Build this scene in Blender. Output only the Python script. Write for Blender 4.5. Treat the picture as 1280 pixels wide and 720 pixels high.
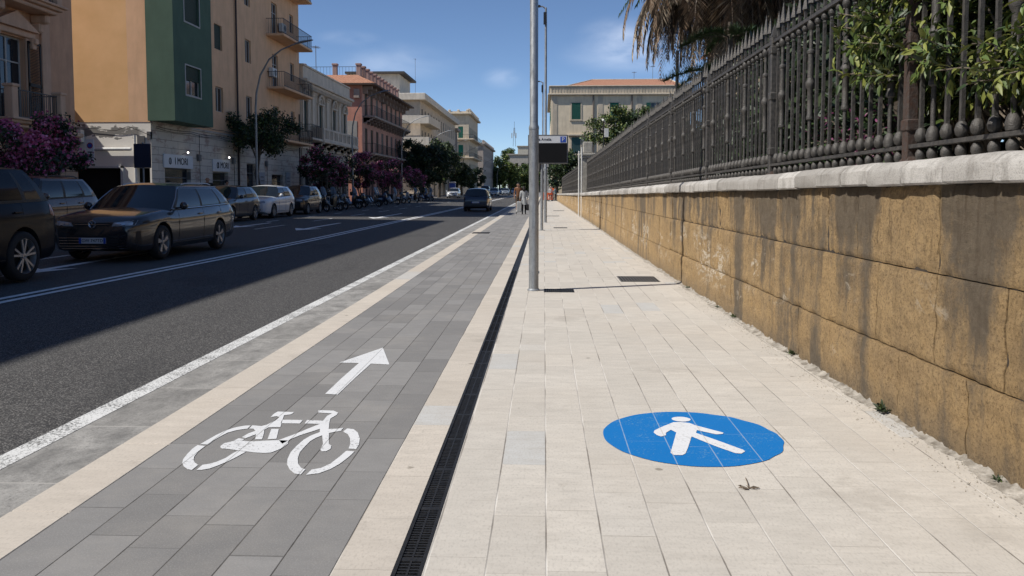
import bpy, bmesh, math, random
import numpy as np
from math import sin, cos, pi, radians as R, atan2, hypot
from mathutils import Vector, Matrix
from mathutils.bvhtree import BVHTree
from mathutils import noise as mnoise
random.seed(7); rng = np.random.default_rng(7)
S = bpy.context.scene; C = S.collection
for o in list(bpy.data.objects): bpy.data.objects.remove(o)

# ------------------------------------------------------------ camera, sky, sun, exposure
cd = bpy.data.cameras.new('camera'); cam = bpy.data.objects.new('camera', cd); C.objects.link(cam)
S.camera = cam
cam.location = (0, 0, 1.42)
cam.rotation_euler = (R(90 - 3.5), 0, R(2.2681))
cd.sensor_width = 36; cd.lens = 36 * 1010 / 1280
cd.shift_x = 0.0; cd.shift_y = -(360 - 297.77) / 1280
cd.clip_start = .05; cd.clip_end = 3000
SUN_EL, SUN_STR, SKY_STR = 50, 4.6, .118
w = bpy.data.worlds.new('World'); S.world = w; w.use_nodes = True
nt = w.node_tree; bg = nt.nodes['Background']
sky = nt.nodes.new('ShaderNodeTexSky'); sky.sky_type = 'NISHITA'; sky.sun_disc = False
sky.sun_elevation = R(SUN_EL); sky.sun_rotation = R(248.2)
sky.air_density = .6; sky.dust_density = 0; sky.ozone_density = 4
bg.inputs[1].default_value = SKY_STR
def sky_clouds():
    tc = nt.nodes.new('ShaderNodeTexCoord'); nz = nt.nodes.new('ShaderNodeTexNoise')
    mp = nt.nodes.new('ShaderNodeMapping'); mp.inputs['Scale'].default_value = (1, 1, 3.2)
    nt.links.new(tc.outputs['Generated'], mp.inputs[0]); nt.links.new(mp.outputs[0], nz.inputs['Vector'])
    nz.inputs['Scale'].default_value = 9; nz.inputs['Detail'].default_value = 6; nz.inputs['Distortion'].default_value = .6
    tot = None
    for (x, z, sx, sz, k) in [(.117, .165, .075, .020, .6), (.09, .185, .04, .02, .5), (-.05, .135, .022, .011, .6), (-.185, .155, .06, .02, .35), (-.24, .185, .03, .008, .35)]:
        dd = Vector((x, 1, z)).normalized()
        s = nt.nodes.new('ShaderNodeVectorMath'); s.operation = 'SUBTRACT'; s.inputs[1].default_value = dd
        nt.links.new(tc.outputs['Generated'], s.inputs[0])
        m = nt.nodes.new('ShaderNodeVectorMath'); m.operation = 'MULTIPLY'; m.inputs[1].default_value = (1 / sx, .5 / sx, 1 / sz)
        nt.links.new(s.outputs[0], m.inputs[0])
        l = nt.nodes.new('ShaderNodeVectorMath'); l.operation = 'LENGTH'; nt.links.new(m.outputs[0], l.inputs[0])
        r = nt.nodes.new('ShaderNodeMapRange'); r.interpolation_type = 'SMOOTHSTEP'
        r.inputs[1].default_value = 1.5; r.inputs[2].default_value = 0; r.inputs[3].default_value = 0; r.inputs[4].default_value = k
        nt.links.new(l.outputs['Value'], r.inputs[0])
        if tot is None: tot = r.outputs[0]
        else:
            a = nt.nodes.new('ShaderNodeMath'); a.operation = 'ADD'; nt.links.new(tot, a.inputs[0]); nt.links.new(r.outputs[0], a.inputs[1]); tot = a.outputs[0]
    nr = nt.nodes.new('ShaderNodeMapRange'); nr.inputs[1].default_value = .35; nr.inputs[2].default_value = .75
    nt.links.new(nz.outputs[0], nr.inputs[0])
    a = nt.nodes.new('ShaderNodeMath'); a.operation = 'MULTIPLY'; nt.links.new(tot, a.inputs[0]); nt.links.new(nr.outputs[0], a.inputs[1])
    b = nt.nodes.new('ShaderNodeMath'); b.operation = 'MULTIPLY'; b.inputs[1].default_value = .55; nt.links.new(a.outputs[0], b.inputs[0])
    mx = nt.nodes.new('ShaderNodeMix'); mx.data_type = 'RGBA'
    nt.links.new(b.outputs[0], mx.inputs[0]); nt.links.new(sky.outputs[0], mx.inputs[6]); mx.inputs[7].default_value = (11, 11.5, 12.5, 1)
    nt.links.new(mx.outputs[2], bg.inputs[0])
sky_clouds()
sl = bpy.data.lights.new('sun', 'SUN'); sun = bpy.data.objects.new('sun', sl); C.objects.link(sun)
sl.energy = SUN_STR; sl.angle = R(.5); sl.color = (1, .955, .88)
sdir = Vector((-cos(R(SUN_EL)) * .928, -cos(R(SUN_EL)) * .372, sin(R(SUN_EL))))
sun.rotation_euler = sdir.to_track_quat('Z', 'Y').to_euler(); sun.location = (-30, -10, 40)
S.view_settings.view_transform = 'Standard'; S.view_settings.look = 'None'
S.view_settings.exposure = .08; S.view_settings.gamma = 1
S.render.resolution_x, S.render.resolution_y = 1024, 576

# ------------------------------------------------------------ node and mesh helpers
class NG:
    def __init__(s, m): s.t = m.node_tree; s.b = s.t.nodes['Principled BSDF']
    def n(s, t): return s.t.nodes.new(t)
    def put(s, sock, v):
        if hasattr(v, 'links') or hasattr(v, 'is_linked'): s.t.links.new(v, sock)
        else: sock.default_value = v
    def m(s, op, a, b=0.0, c=None):
        n = s.n('ShaderNodeMath'); n.operation = op; s.put(n.inputs[0], a); s.put(n.inputs[1], b)
        if c is not None: s.put(n.inputs[2], c)
        return n.outputs[0]
    def pos(s):
        n = s.n('ShaderNodeTexCoord'); return n.outputs['Object']
    def sep(s, v):
        n = s.n('ShaderNodeSeparateXYZ'); s.put(n.inputs[0], v); return n.outputs
    def comb(s, x=0.0, y=0.0, z=0.0):
        n = s.n('ShaderNodeCombineXYZ'); s.put(n.inputs[0], x); s.put(n.inputs[1], y); s.put(n.inputs[2], z); return n.outputs[0]
    def noise(s, v, sc, det=3, rough=.55, dist=0):
        n = s.n('ShaderNodeTexNoise'); s.put(n.inputs['Vector'], v); n.inputs['Scale'].default_value = sc
        n.inputs['Detail'].default_value = det; n.inputs['Roughness'].default_value = rough; n.inputs['Distortion'].default_value = dist
        return n.outputs[0]
    def voro(s, v, sc, out=0):
        n = s.n('ShaderNodeTexVoronoi'); s.put(n.inputs['Vector'], v); n.inputs['Scale'].default_value = sc; return n.outputs[out]
    def wn(s, v):
        n = s.n('ShaderNodeTexWhiteNoise'); s.put(n.inputs['Vector'], v); return n.outputs[0]
    def scale(s, v, k):
        n = s.n('ShaderNodeVectorMath'); n.operation = 'MULTIPLY'; s.put(n.inputs[0], v); n.inputs[1].default_value = k; return n.outputs[0]
    def mr(s, v, a, b, c=0.0, d=1.0):
        n = s.n('ShaderNodeMapRange'); s.put(n.inputs[0], v)
        for i, q in enumerate((a, b, c, d)): n.inputs[i + 1].default_value = q
        return n.outputs[0]
    def mix(s, f, a, b, mode='MIX'):
        n = s.n('ShaderNodeMix'); n.data_type = 'RGBA'; n.blend_type = mode
        s.put(n.inputs[0], f); s.put(n.inputs[6], a); s.put(n.inputs[7], b); return n.outputs[2]
    def col(s, v): s.put(s.b.inputs['Base Color'], v)
    def bump(s, h, st=.3, d=.01):
        n = s.n('ShaderNodeBump'); n.inputs['Strength'].default_value = st; n.inputs['Distance'].default_value = d
        s.put(n.inputs['Height'], h); s.t.links.new(n.outputs[0], s.b.inputs['Normal'])
def c4(c, k=1): return (min(1, c[0] * k), min(1, c[1] * k), min(1, c[2] * k), 1)
def newmat(name, rough=.8, metal=0, spec=.5, coat=0):
    m = bpy.data.materials.new(name); m.use_nodes = True; b = m.node_tree.nodes['Principled BSDF']
    b.inputs['Roughness'].default_value = rough; b.inputs['Metallic'].default_value = metal
    b.inputs['Specular IOR Level'].default_value = spec; b.inputs['Coat Weight'].default_value = coat
    b.inputs['Coat Roughness'].default_value = .05
    return m
_mc = {}
def mat(name, col, rough=.8, var=.12, sc=3, bump=0, bsc=30, metal=0, spec=.5, coat=0, col2=None, stretch=(1, 1, 1), grime=0):
    if name in _mc: return _mc[name]
    m = newmat(name, rough, metal, spec, coat); g = NG(m)
    v = g.scale(g.pos(), stretch)
    f = g.mr(g.noise(v, sc, 5), .3, .7)
    c = g.mix(f, c4(col, 1 - var), c4(col2) if col2 else c4(col, 1 + var))
    if grime:
        f2 = g.mr(g.noise(g.scale(g.pos(), (1.2, 1.2, .25)), 2.2, 6, .65), .45, .75, 0, grime)
        c = g.mix(f2, c, c4(col, .45))
    g.col(c)
    if bump: g.bump(g.noise(v, bsc, 4), bump, .02)
    _mc[name] = m; return m
def link(o, parent=None):
    C.objects.link(o)
    if parent is not None: o.parent = parent
    return o
def tag(o, label=None, cat=None, group=None, kind=None):
    if label: o['label'] = label
    if cat: o['category'] = cat
    if group: o['group'] = group
    if kind: o['kind'] = kind
    return o
def empty(name, loc, rz=0):
    o = bpy.data.objects.new(name, None); o.location = loc; o.rotation_euler = (0, 0, rz); o.empty_display_size = .2
    return link(o)
def thing(name, loc, label, cat, group=None, rz=0): return tag(empty(name, loc, rz), label, cat, group)
def copy_tree(o, parent=None):
    c = o.copy(); C.objects.link(c); c.parent = parent
    for ch in o.children: copy_tree(ch, c)
    return c
class MB:
    def __init__(s): s.v = []; s.f = []; s.m = []; s.k = 0
    def add(s, vs, fs, k=None):
        n = len(s.v); s.v += [tuple(p) for p in vs]; s.f += [tuple(i + n for i in f) for f in fs]; s.m += [s.k if k is None else k] * len(fs); return s
    def box(s, x0, x1, y0, y1, z0, z1, k=None):
        return s.add([(x0, y0, z0), (x1, y0, z0), (x1, y1, z0), (x0, y1, z0), (x0, y0, z1), (x1, y0, z1), (x1, y1, z1), (x0, y1, z1)],
              [(0, 3, 2, 1), (4, 5, 6, 7), (0, 1, 5, 4), (1, 2, 6, 5), (2, 3, 7, 6), (3, 0, 4, 7)], k)
    def bbox(s, x0, x1, y0, y1, z0, z1, b=.01, k=None):   # chamfered box
        P = []
        for (z, i) in ((z0, b), (z0 + b, 0), (z1 - b, 0), (z1, b)):
            X0, X1, Y0, Y1 = x0 + i, x1 - i, y0 + i, y1 - i
            P += [(X0 + b, Y0, z), (X1 - b, Y0, z), (X1, Y0 + b, z), (X1, Y1 - b, z), (X1 - b, Y1, z), (X0 + b, Y1, z), (X0, Y1 - b, z), (X0, Y0 + b, z)]
        F = [tuple(range(7, -1, -1)), tuple(range(24, 32))]
        for r in range(3):
            for i in range(8): F.append((r * 8 + i, r * 8 + (i + 1) % 8, r * 8 + 8 + (i + 1) % 8, r * 8 + 8 + i))
        return s.add(P, F, k)
    def obox(s, p, q, wd, ht, k=None, up=(0, 0, 1)):        # box along a segment
        p = Vector(p); q = Vector(q); d = (q - p).normalized(); u = Vector(up)
        if abs(d.dot(u)) > .99: u = Vector((1, 0, 0))
        r = d.cross(u).normalized() * wd / 2; u = r.cross(d).normalized() * ht / 2
        return s.add([p - r - u, p + r - u, p + r + u, p - r + u, q - r - u, q + r - u, q + r + u, q - r + u],
              [(0, 3, 2, 1), (4, 5, 6, 7), (0, 1, 5, 4), (1, 2, 6, 5), (2, 3, 7, 6), (3, 0, 4, 7)], k)
    def tube(s, pts, rad, n=8, k=None, cap=True):
        pts = [Vector(p) for p in pts]; rad = rad if isinstance(rad, (list, tuple)) else [rad] * len(pts)
        vs = []; u = None
        for i, p in enumerate(pts):
            d = (pts[min(i + 1, len(pts) - 1)] - pts[max(i - 1, 0)]).normalized()
            if u is None: u = d.orthogonal().normalized()
            u = (u - d * u.dot(d)).normalized(); r = d.cross(u)
            for j in range(n):
                a = 2 * pi * j / n; vs.append(p + (u * cos(a) + r * sin(a)) * rad[i])
        fs = [(i * n + j, i * n + (j + 1) % n, (i + 1) * n + (j + 1) % n, (i + 1) * n + j) for i in range(len(pts) - 1) for j in range(n)]
        if cap: fs += [tuple(range(n - 1, -1, -1)), tuple((len(pts) - 1) * n + j for j in range(n))]
        return s.add(vs, fs, k)
    def lathe(s, prof, c=(0, 0, 0), n=12, ax='z', k=None, cap=True):   # prof: (r, h)
        vs = []
        for r, h in prof:
            for j in range(n):
                a = 2 * pi * j / n
                if ax == 'z': vs.append((c[0] + r * cos(a), c[1] + r * sin(a), c[2] + h))
                elif ax == 'y': vs.append((c[0] + r * cos(a), c[1] + h, c[2] + r * sin(a)))
                else: vs.append((c[0] + h, c[1] + r * cos(a), c[2] + r * sin(a)))
        L = len(prof)
        fs = [(i * n + j, i * n + (j + 1) % n, (i + 1) * n + (j + 1) % n, (i + 1) * n + j) for i in range(L - 1) for j in range(n)]
        if cap: fs += [tuple(range(n - 1, -1, -1)), tuple((L - 1) * n + j for j in range(n))]
        return s.add(vs, fs, k)
    def ball(s, c, r, n=8, sz=1, k=None):
        m = max(4, n // 2)
        return s.lathe([(r * max(.02, sin(pi * i / m)), -r * sz * cos(pi * i / m)) for i in range(m + 1)], c, n, 'z', k)
    def prism(s, poly, z0, z1, k=None):                      # xy polygon
        n = len(poly)
        return s.add([(x, y, z0) for x, y in poly] + [(x, y, z1) for x, y in poly],
              [tuple(range(n - 1, -1, -1)), tuple(range(n, 2 * n))] + [(i, (i + 1) % n, n + (i + 1) % n, n + i) for i in range(n)], k)
    def grid(s, P, k=None):                                  # P[i][j] points
        n, m = len(P), len(P[0])
        return s.add([p for r in P for p in r], [(i * m + j, i * m + j + 1, (i + 1) * m + j + 1, (i + 1) * m + j) for i in range(n - 1) for j in range(m - 1)], k)
    def build(s, name, mats, parent=None, smooth=0, loc=None, bevel=0):
        me = bpy.data.meshes.new(name); me.from_pydata(s.v, [], s.f)
        for m in (mats if isinstance(mats, (list, tuple)) else [mats]): me.materials.append(m)
        me.polygons.foreach_set('material_index', s.m)
        if smooth: finish_smooth(me, smooth)
        me.update(); o = bpy.data.objects.new(name, me)
        if loc: o.location = loc
        if bevel:
            b = o.modifiers.new('b', 'BEVEL'); b.width = bevel; b.segments = 1; b.limit_method = 'ANGLE'
        return link(o, parent)
def finish_smooth(me, ang=35):
    bm = bmesh.new(); bm.from_mesh(me); bmesh.ops.recalc_face_normals(bm, faces=bm.faces)
    ca = R(ang)
    for f in bm.faces: f.smooth = True
    for e in bm.edges:
        e.smooth = not (len(e.link_faces) != 2 or e.calc_face_angle(9) > ca)
    bm.to_mesh(me); bm.free()
def npmesh(name, V, F, mats, mi=None, parent=None):
    me = bpy.data.meshes.new(name); V = np.asarray(V, dtype=np.float32); F = np.asarray(F, dtype=np.int32); k = F.shape[1]
    me.vertices.add(len(V)); me.vertices.foreach_set('co', V.ravel())
    me.loops.add(F.size); me.loops.foreach_set('vertex_index', F.ravel())
    me.polygons.add(len(F)); me.polygons.foreach_set('loop_start', np.arange(0, F.size, k, dtype=np.int32))
    for m in (mats if isinstance(mats, (list, tuple)) else [mats]): me.materials.append(m)
    if mi is not None: me.polygons.foreach_set('material_index', np.asarray(mi, dtype=np.int32))
    me.update(calc_edges=True)
    return link(bpy.data.objects.new(name, me), parent)
FONT = None
def text_obj(name, s, size, mt, loc, rot, parent, ext=.004, sx=1):
    cu = bpy.data.curves.new(name, 'FONT'); cu.body = s; cu.size = size; cu.extrude = ext; cu.align_x = 'CENTER'; cu.align_y = 'CENTER'
    o = bpy.data.objects.new(name, cu); C.objects.link(o)
    bpy.context.view_layer.update()
    me = bpy.data.meshes.new_from_object(o.evaluated_get(bpy.context.evaluated_depsgraph_get()))
    bpy.data.objects.remove(o); me.materials.clear(); me.materials.append(mt)
    o = bpy.data.objects.new(name, me); o.location = loc; o.rotation_euler = rot; o.scale = (sx, 1, 1)
    return link(o, parent)
def zroad(x): return -.08 + max(0, (-2.88 - x)) * .0145

# ------------------------------------------------------------ ground materials
def stone_nodes(g, x0, wdt, L, jx, jy, seed=0.0):
    X, Y, Z = g.sep(g.pos())
    cx = g.m('DIVIDE', g.m('SUBTRACT', X, x0), wdt); c = g.m('FLOOR', cx)
    r1 = g.wn(g.comb(c, seed, 3.0)); r2 = g.wn(g.comb(c, seed, 9.0))
    Lc = g.m('MULTIPLY_ADD', r2, L * .35, L * .85)
    v = g.m('ADD', g.m('DIVIDE', Y, Lc), g.m('MULTIPLY', r1, 9.0))
    # uneven lengths: warp by a slow wave
    v = g.m('ADD', v, g.m('MULTIPLY', g.m('SINE', g.m('ADD', g.m('MULTIPLY', v, 2.3), g.m('MULTIPLY', c, 1.7))), .22))
    s_ = g.m('FLOOR', v)
    tone = g.wn(g.comb(c, s_, seed)); tone2 = g.wn(g.comb(c, s_, seed + 5))
    fx = g.m('FRACT', cx); dx = g.m('MULTIPLY', g.m('MINIMUM', fx, g.m('SUBTRACT', 1.0, fx)), wdt)
    fy = g.m('FRACT', v); dy = g.m('MULTIPLY', g.m('MINIMUM', fy, g.m('SUBTRACT', 1.0, fy)), L)
    wob = g.m('MULTIPLY', g.m('SUBTRACT', g.noise(g.pos(), 14, 4), .5), .004)
    jxm = g.mr(g.m('ADD', dx, wob), jx * .35, jx, 1, 0); jym = g.mr(g.m('ADD', dy, wob), jy * .35, jy, 1, 0)
    return tone, tone2, jxm, jym, r1
def m_light_paving(name, x0, wdt, L, seed, base=(.585, .545, .485)):
    m = newmat(name, .85, spec=.3); g = NG(m)
    tone, t2, jx, jy, r1 = stone_nodes(g, x0, wdt, L, .0045, .0022, seed)
    c = g.mix(tone, c4(base, .93), c4(base, 1.06))
    c = g.mix(g.mr(t2, .95, .96), c, c4((.53, .53, .515)))          # an odd cooler slab
    n = g.noise(g.scale(g.pos(), (1, 2.4, 1)), 5, 7, .62); c = g.mix(g.mr(n, .32, .70, 0, .42), c, c4(base, .66))
    sp = g.noise(g.scale(g.pos(), (1, .45, 1)), 90, 3, .6); c = g.mix(g.mr(sp, .50, .72, 0, .5), c, c4(base, .60)); tv = g.noise(g.scale(g.pos(), (.6, 5.0, 1)), 7, 8, .75, .6); c = g.mix(g.mr(tv, .52, .66, 0, .28), c, c4(base, .62))
    X, Y, Z = g.sep(g.pos())
    big = g.noise(g.pos(), .7, 3); c = g.mix(g.mr(big, .45, .75, 0, .25), c, c4((.5, .43, .35)))
    st = g.noise(g.pos(), 2.1, 5, .7, .5); c = g.mix(g.mr(st, .66, .74, 0, .35), c, c4((.22, .19, .15)))
    vd = g.voro(g.pos(), 2.3); vn = g.noise(g.pos(), 26, 4); spot = g.mr(g.m('ADD', vd, g.m('MULTIPLY', vn, .12)), .115, .09); c = g.mix(g.m('MULTIPLY', spot, .6), c, c4((.13, .11, .08)))
    g1 = g.voro(g.pos(), 5.5); gw = g.wn(g.comb(g.m('FLOOR', g.m('MULTIPLY', X, 2.0)), g.m('FLOOR', g.m('MULTIPLY', Y, 2.0)), 7.0)); gm = g.m('MULTIPLY', g.mr(g.m('ADD', g1, g.m('MULTIPLY', vn, .08)), .085, .07), g.mr(gw, .6, .62)); c = g.mix(g.m('MULTIPLY', gm, .45), c, c4((.2, .18, .155)))
    dn = g.mr(g.m('ADD', g.noise(g.pos(), .9, 6, .7, .4), g.m('MULTIPLY', vn, .05)), .60, .68, 0, .30); c = g.mix(dn, c, c4((.30, .27, .23)))
    lg = g.noise(g.pos(), 1.3, 2); jc = g.mix(g.mr(lg, .42, .6), c4((.16, .14, .12)), c4((.66, .63, .58)))
    c = g.mix(g.m('MULTIPLY', jx, .85), c, jc); c = g.mix(g.m('MULTIPLY', jy, .55), c, c4((.28, .25, .21)))
    g.col(c)
    h = g.m('SUBTRACT', g.m('MULTIPLY', g.noise(g.pos(), 60, 5), .35), g.m('MAXIMUM', jx, g.m('MULTIPLY', jy, .6)))
    g.bump(h, .35, .006); return m
def m_dark_paving(name, x0, wdt, L, seed):
    m = newmat(name, .8, spec=.35); g = NG(m)
    tone, t2, jx, jy, r1 = stone_nodes(g, x0, wdt, L, .0042, .0028, seed); base = (.235, .228, .22)
    c = g.mix(tone, c4(base, .80), c4(base, 1.14))
    n = g.noise(g.scale(g.pos(), (1, 1.6, 1)), 6, 6, .65); c = g.mix(g.mr(n, .35, .7, 0, .35), c, c4(base, .68))
    sp = g.noise(g.pos(), 150, 2, .7); c = g.mix(g.mr(sp, .5, .8, 0, .5), c, c4(base, 1.6))
    du = g.noise(g.pos(), 1.1, 5, .7); c = g.mix(g.mr(du, .5, .72, 0, .28), c, c4((.38, .35, .31)))
    wl = g.mr(g.noise(g.pos(), 1.9, 2), .45, .6); jc = g.mix(wl, c4((.045, .04, .036)), c4((.11, .10, .09)))
    c = g.mix(g.m('MULTIPLY', jx, .9), c, jc); c = g.mix(g.m('MULTIPLY', jy, .7), c, c4((.09, .085, .08)))
    g.col(c); h = g.m('SUBTRACT', g.m('MULTIPLY', g.noise(g.pos(), 80, 4), .3), g.m('MAXIMUM', jx, jy)); g.bump(h, .4, .006); return m
def m_asphalt():
    m = newmat('asphalt', .82, spec=.3); g = NG(m); p = g.pos()
    f = g.noise(p, 3.0, 5, .6); c = g.mix(f, c4((.034, .033, .034)), c4((.052, .050, .049)))
    a = g.voro(p, 95); a2 = g.wn(g.scale(g.pos(), (1, 1, 1)))
    cell = g.n('ShaderNodeTexVoronoi'); g.put(cell.inputs['Vector'], p); cell.inputs['Scale'].default_value = 130
    cs = g.sep(cell.outputs['Color'])[0]
    c = g.mix(g.mr(cs, .60, .92, 0, .85), c, c4((.24, .23, .215))); c = g.mix(g.mr(cs, .25, .05, 0, .6), c, c4((.014, .014, .015)))
    X, Y, Z = g.sep(p)
    tr = g.noise(g.comb(X, g.m('MULTIPLY', Y, .05), 0.0), 1.4, 3); c = g.mix(g.mr(tr, .45, .7, 0, .3), c, c4((.10, .097, .092)))
    pt = g.noise(g.comb(g.m('MULTIPLY', X, .35), g.m('MULTIPLY', Y, .12), 4.0), 1.5, 2); c = g.mix(g.mr(pt, .6, .63, 0, .25), c, c4((.03, .03, .031)))
    g.col(c); g.bump(g.m('ADD', cs, g.noise(p, 60, 2)), .45, .006); return m
def m_gutter():
    m = newmat('gutter_concrete', .85, spec=.3); g = NG(m); p = g.pos(); X, Y, Z = g.sep(p)
    n = g.noise(g.scale(p, (1, .6, 1)), 5, 8, .7, .4); c = g.mix(g.mr(n, .34, .68), c4((.19, .185, .175)), c4((.42, .405, .38)))
    n2 = g.noise(p, 60, 5, .75); c = g.mix(g.mr(n2, .5, .72, 0, .7), c, c4((.10, .095, .09)))
    fy = g.m('FRACT', g.m('DIVIDE', Y, .98)); d = g.m('MINIMUM', fy, g.m('SUBTRACT', 1.0, fy)); j = g.mr(d, .004, .010, 1, 0)
    sl_ = g.m('FLOOR', g.m('DIVIDE', Y, .98)); tn = g.wn(g.comb(sl_, 1.0, 2.0)); c = g.mix(g.m('MULTIPLY', tn, .3), c, c4((.12, .115, .105)))
    c = g.mix(g.m('MULTIPLY', j, .7), c, c4((.42, .40, .37))); g.col(c); g.bump(g.noise(p, 90, 5), .5, .006); return m
def m_paint(name, col, under, amt=.3, sc=55, joints=None, jcol=None):
    m = newmat(name, .7, spec=.3); g = NG(m); p = g.pos()
    n = g.noise(p, sc, 5, .7); n2 = g.noise(p, 4, 3)
    f = g.mr(g.m('ADD', n, g.m('MULTIPLY', g.m('SUBTRACT', n2, .5), .35)), .64 - amt * .25, .70 - amt * .2)
    c = g.mix(g.noise(p, 2.5, 5), c4(col, .88), c4(col)); c = g.mix(g.m('MULTIPLY', f, .85), c, c4(under))
    if joints:
        t, t2, jx, jy, r1 = stone_nodes(g, *joints); c = g.mix(g.m('MULTIPLY', jx, .7), c, c4(jcol)); c = g.mix(g.m('MULTIPLY', jy, .35), c, c4(jcol))
    g.col(c); return m
X_LIGHT0, WL = -.445, .2262
M_LIGHT = m_light_paving('light_paving', X_LIGHT0 + .005, WL, .46, 1.0)
M_STRIP = m_light_paving('light_strip', -.785, .4, .52, 4.0, (.575, .52, .45))
M_KERB = m_light_paving('kerb_stone', -2.353, .4, .95, 6.0, (.59, .53, .455))
M_DARK = m_dark_paving('dark_paving', -2.08, .2158, .52, 2.0)
M_ASPH = m_asphalt(); M_GUT = m_gutter()
M_WHITE = m_paint('road_paint', (.72, .72, .70), (.06, .058, .056), .55, 60)
M_WHITE2 = m_paint('lane_paint', (.68, .68, .67), (.05, .05, .05), .6, 20)
M_MARK = m_paint('symbol_paint', (.72, .725, .73), (.26, .26, .255), .22, 60, (-2.08, .2158, .52, .0042, .0028, 2.0), (.2, .2, .19))
M_BLUE = m_paint('blue_paint', (.004, .17, .50), (.13, .28, .45), .16, 70, (X_LIGHT0 + .005, WL, .46, .0042, .0022, 1.0), (.33, .42, .52))
M_MAN = m_paint('figure_paint', (.74, .75, .77), (.5, .5, .5), .3, 60, (X_LIGHT0 + .005, WL, .46, .0042, .0022, 1.0), (.5, .46, .4))

def wallx(Y): return float(np.interp(Y, [-6, 3.8, 5.9, 12, 19.7, 28, 84, 96], [2.5, 2.243, 2.171, 2.08, 2.01, 1.995, 1.62, 1.55]))
def zt(Y): return float(np.interp(Y, [-6, 3.9, 40, 85, 96], [1.55, 1.45, 1.08, .76, .70]))
def sheet(name, x0, x1, y0, y1, z, m, kind='structure'):
    mb = MB(); ys = [y0 + (y1 - y0) * i / 12 for i in range(13)]
    f0 = x0 if callable(x0) else (lambda y: x0); f1 = x1 if callable(x1) else (lambda y: x1)
    zz = z if callable(z) else (lambda x: z)
    mb.grid([[(f0(y), y, zz(f0(y))), (f1(y), y, zz(f1(y)))] for y in ys])
    o = mb.build(name, m); o['kind'] = kind; return o
def solid(name, x0, x1, y0, y1, z0, z1, m):
    o = MB().box(x0, x1, y0, y1, z0, z1).build(name, m); o['kind'] = 'structure'; return o
# terrain out to the horizon
M_EARTH = mat('dry_earth', (.22, .19, .14), .95, .25, .3)
o = MB().grid([[(x, y, -.55) for y in (-400, 0, 400, 2500)] for x in (-1500, 0, 1500)]).build('ground', M_EARTH); o['kind'] = 'structure'
sheet('road', -14.3, -2.84, -30, 520, zroad, M_ASPH)
solid('cross_road', -60, -18.2, 31.6, 37.4, -.3, zroad(-14.3) + .04, M_ASPH)
solid('far_road', -14.3, 60, 96.5, 114, -.3, -.075, M_ASPH)
sheet('gutter', -2.885, -2.34, -30, 520, -.072, M_GUT)
def kerb_strip():
    mb = MB(); y = -8.0
    while y < 520:
        L = .95 if y < 60 else 20; mb.bbox(-2.353, -2.08, y + .0012, y + L - .0012, -.3, .0, .006); y += L
    o = mb.build('kerb', M_KERB); o['kind'] = 'structure'
kerb_strip()
sheet('bike_lane', -2.08, -.785, -8, 520, -.0005, M_DARK)
sheet('light_strip', -.785, -.562, -8, 520, -.0003, M_STRIP)
sheet('footpath', -.447, lambda y: wallx(y) + .12, -8, 96.5, 0, M_LIGHT)
M_FARP = mat('far_paving', (.50, .46, .40), .85, .1, 2)
solid('far_footpath', -.447, 1.0, 96.5, 520, -.3, -.004, M_FARP)
M_SW = mat('pavement_tiles', (.20, .185, .17), .85, .2, 2.0, .1)
solid('left_pavement', -18.6, -14.45, -30, 31.5, -.3, zroad(-14.3) + .13, M_SW)
solid('left_pavement', -18.6, -14.45, 37.5, 77, -.3, zroad(-14.3) + .13, M_SW)
solid('left_pavement', -18.6, -14.45, 81.5, 116.5, -.3, zroad(-14.3) + .13, M_SW)
solid('left_pavement', -18.6, -14.45, 121, 520, -.3, zroad(-14.3) + .13, M_SW)
M_KERB2 = mat('grey_kerb', (.27, .26, .24), .85, .15, 3)
for a, b in ((-30, 31.5), (37.5, 77), (81.5, 116.5), (121, 520)): solid('left_kerb', -14.45, -14.3, a, b, -.3, zroad(-14.3) + .136, M_KERB2)
# painted lines
def line(x0, x1, y0, y1, m=None, dz=.004):
    mb = MB(); n = max(1, int((y1 - y0) / 20))
    mb.grid([[(x0, y0 + (y1 - y0) * i / n, zroad(x0) + dz), (x1, y0 + (y1 - y0) * i / n, zroad(x1) + dz)] for i in range(n + 1)])
    o = mb.build('lane_line', m or M_WHITE2); o['kind'] = 'structure'
line(-3.03, -2.884, -20, 400, M_WHITE, .0105)
for (xa, xb) in ((0, .12), (.25, .37)):
    mb = MB(); pts = [(0, -7.19), (10, -7.17), (16, -6.92), (23, -6.75), (45, -6.58), (61, -6.5), (400, -6.5)]
    mb.grid([[(x + xa, y, zroad(x) + .004), (x + xb, y, zroad(x) + .0035)] for y, x in pts]); o = mb.build('centre_line', mat('worn_white', (.74, .74, .73), .7, .2, 12)); o['kind'] = 'structure'
for y in (13.4, 20.5, 27.5, 34.5, 41.5, 48.5, 55.5, 62.5, 69.5, 76.5, 83.5, 90.5): line(-10.05, -9.93, y, y + 3.2)
for y in (26, 33.2, 38.9, 44.2, 56, 62, 68, 74, 80, 86, 92): line(-11.62, -11.5, y, y + 1.6)
line(-11.5, -11.38, 50.5, 52.5)
for y in (70, 77, 84, 91, 98, 105, 112, 119, 126): line(-6.3, -6.18, y, y + 3)
def road_arrow(x, y, L, wd, cat_l):
    P = [(0, 0), (wd, 1.5), (.09, 1.2), (.07, L), (-.07, L), (-.09, 1.2), (-wd, 1.5)]
    mb = MB(); vs = [(x + a, y + b, zroad(x + a) + .005) for a, b in P]; mb.add(vs, [(0, 1, 2, 5, 6), (2, 3, 4, 5)])
    tag(mb.build('lane_arrow', mat('worn_white', (.5, .5, .49))), cat_l, 'road marking', 'worn arrows painted on the oncoming lanes')
road_arrow(-8.75, 12.6, 5.2, .42, 'worn white arrow painted on the dark road between the estate car and the double line')
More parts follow.
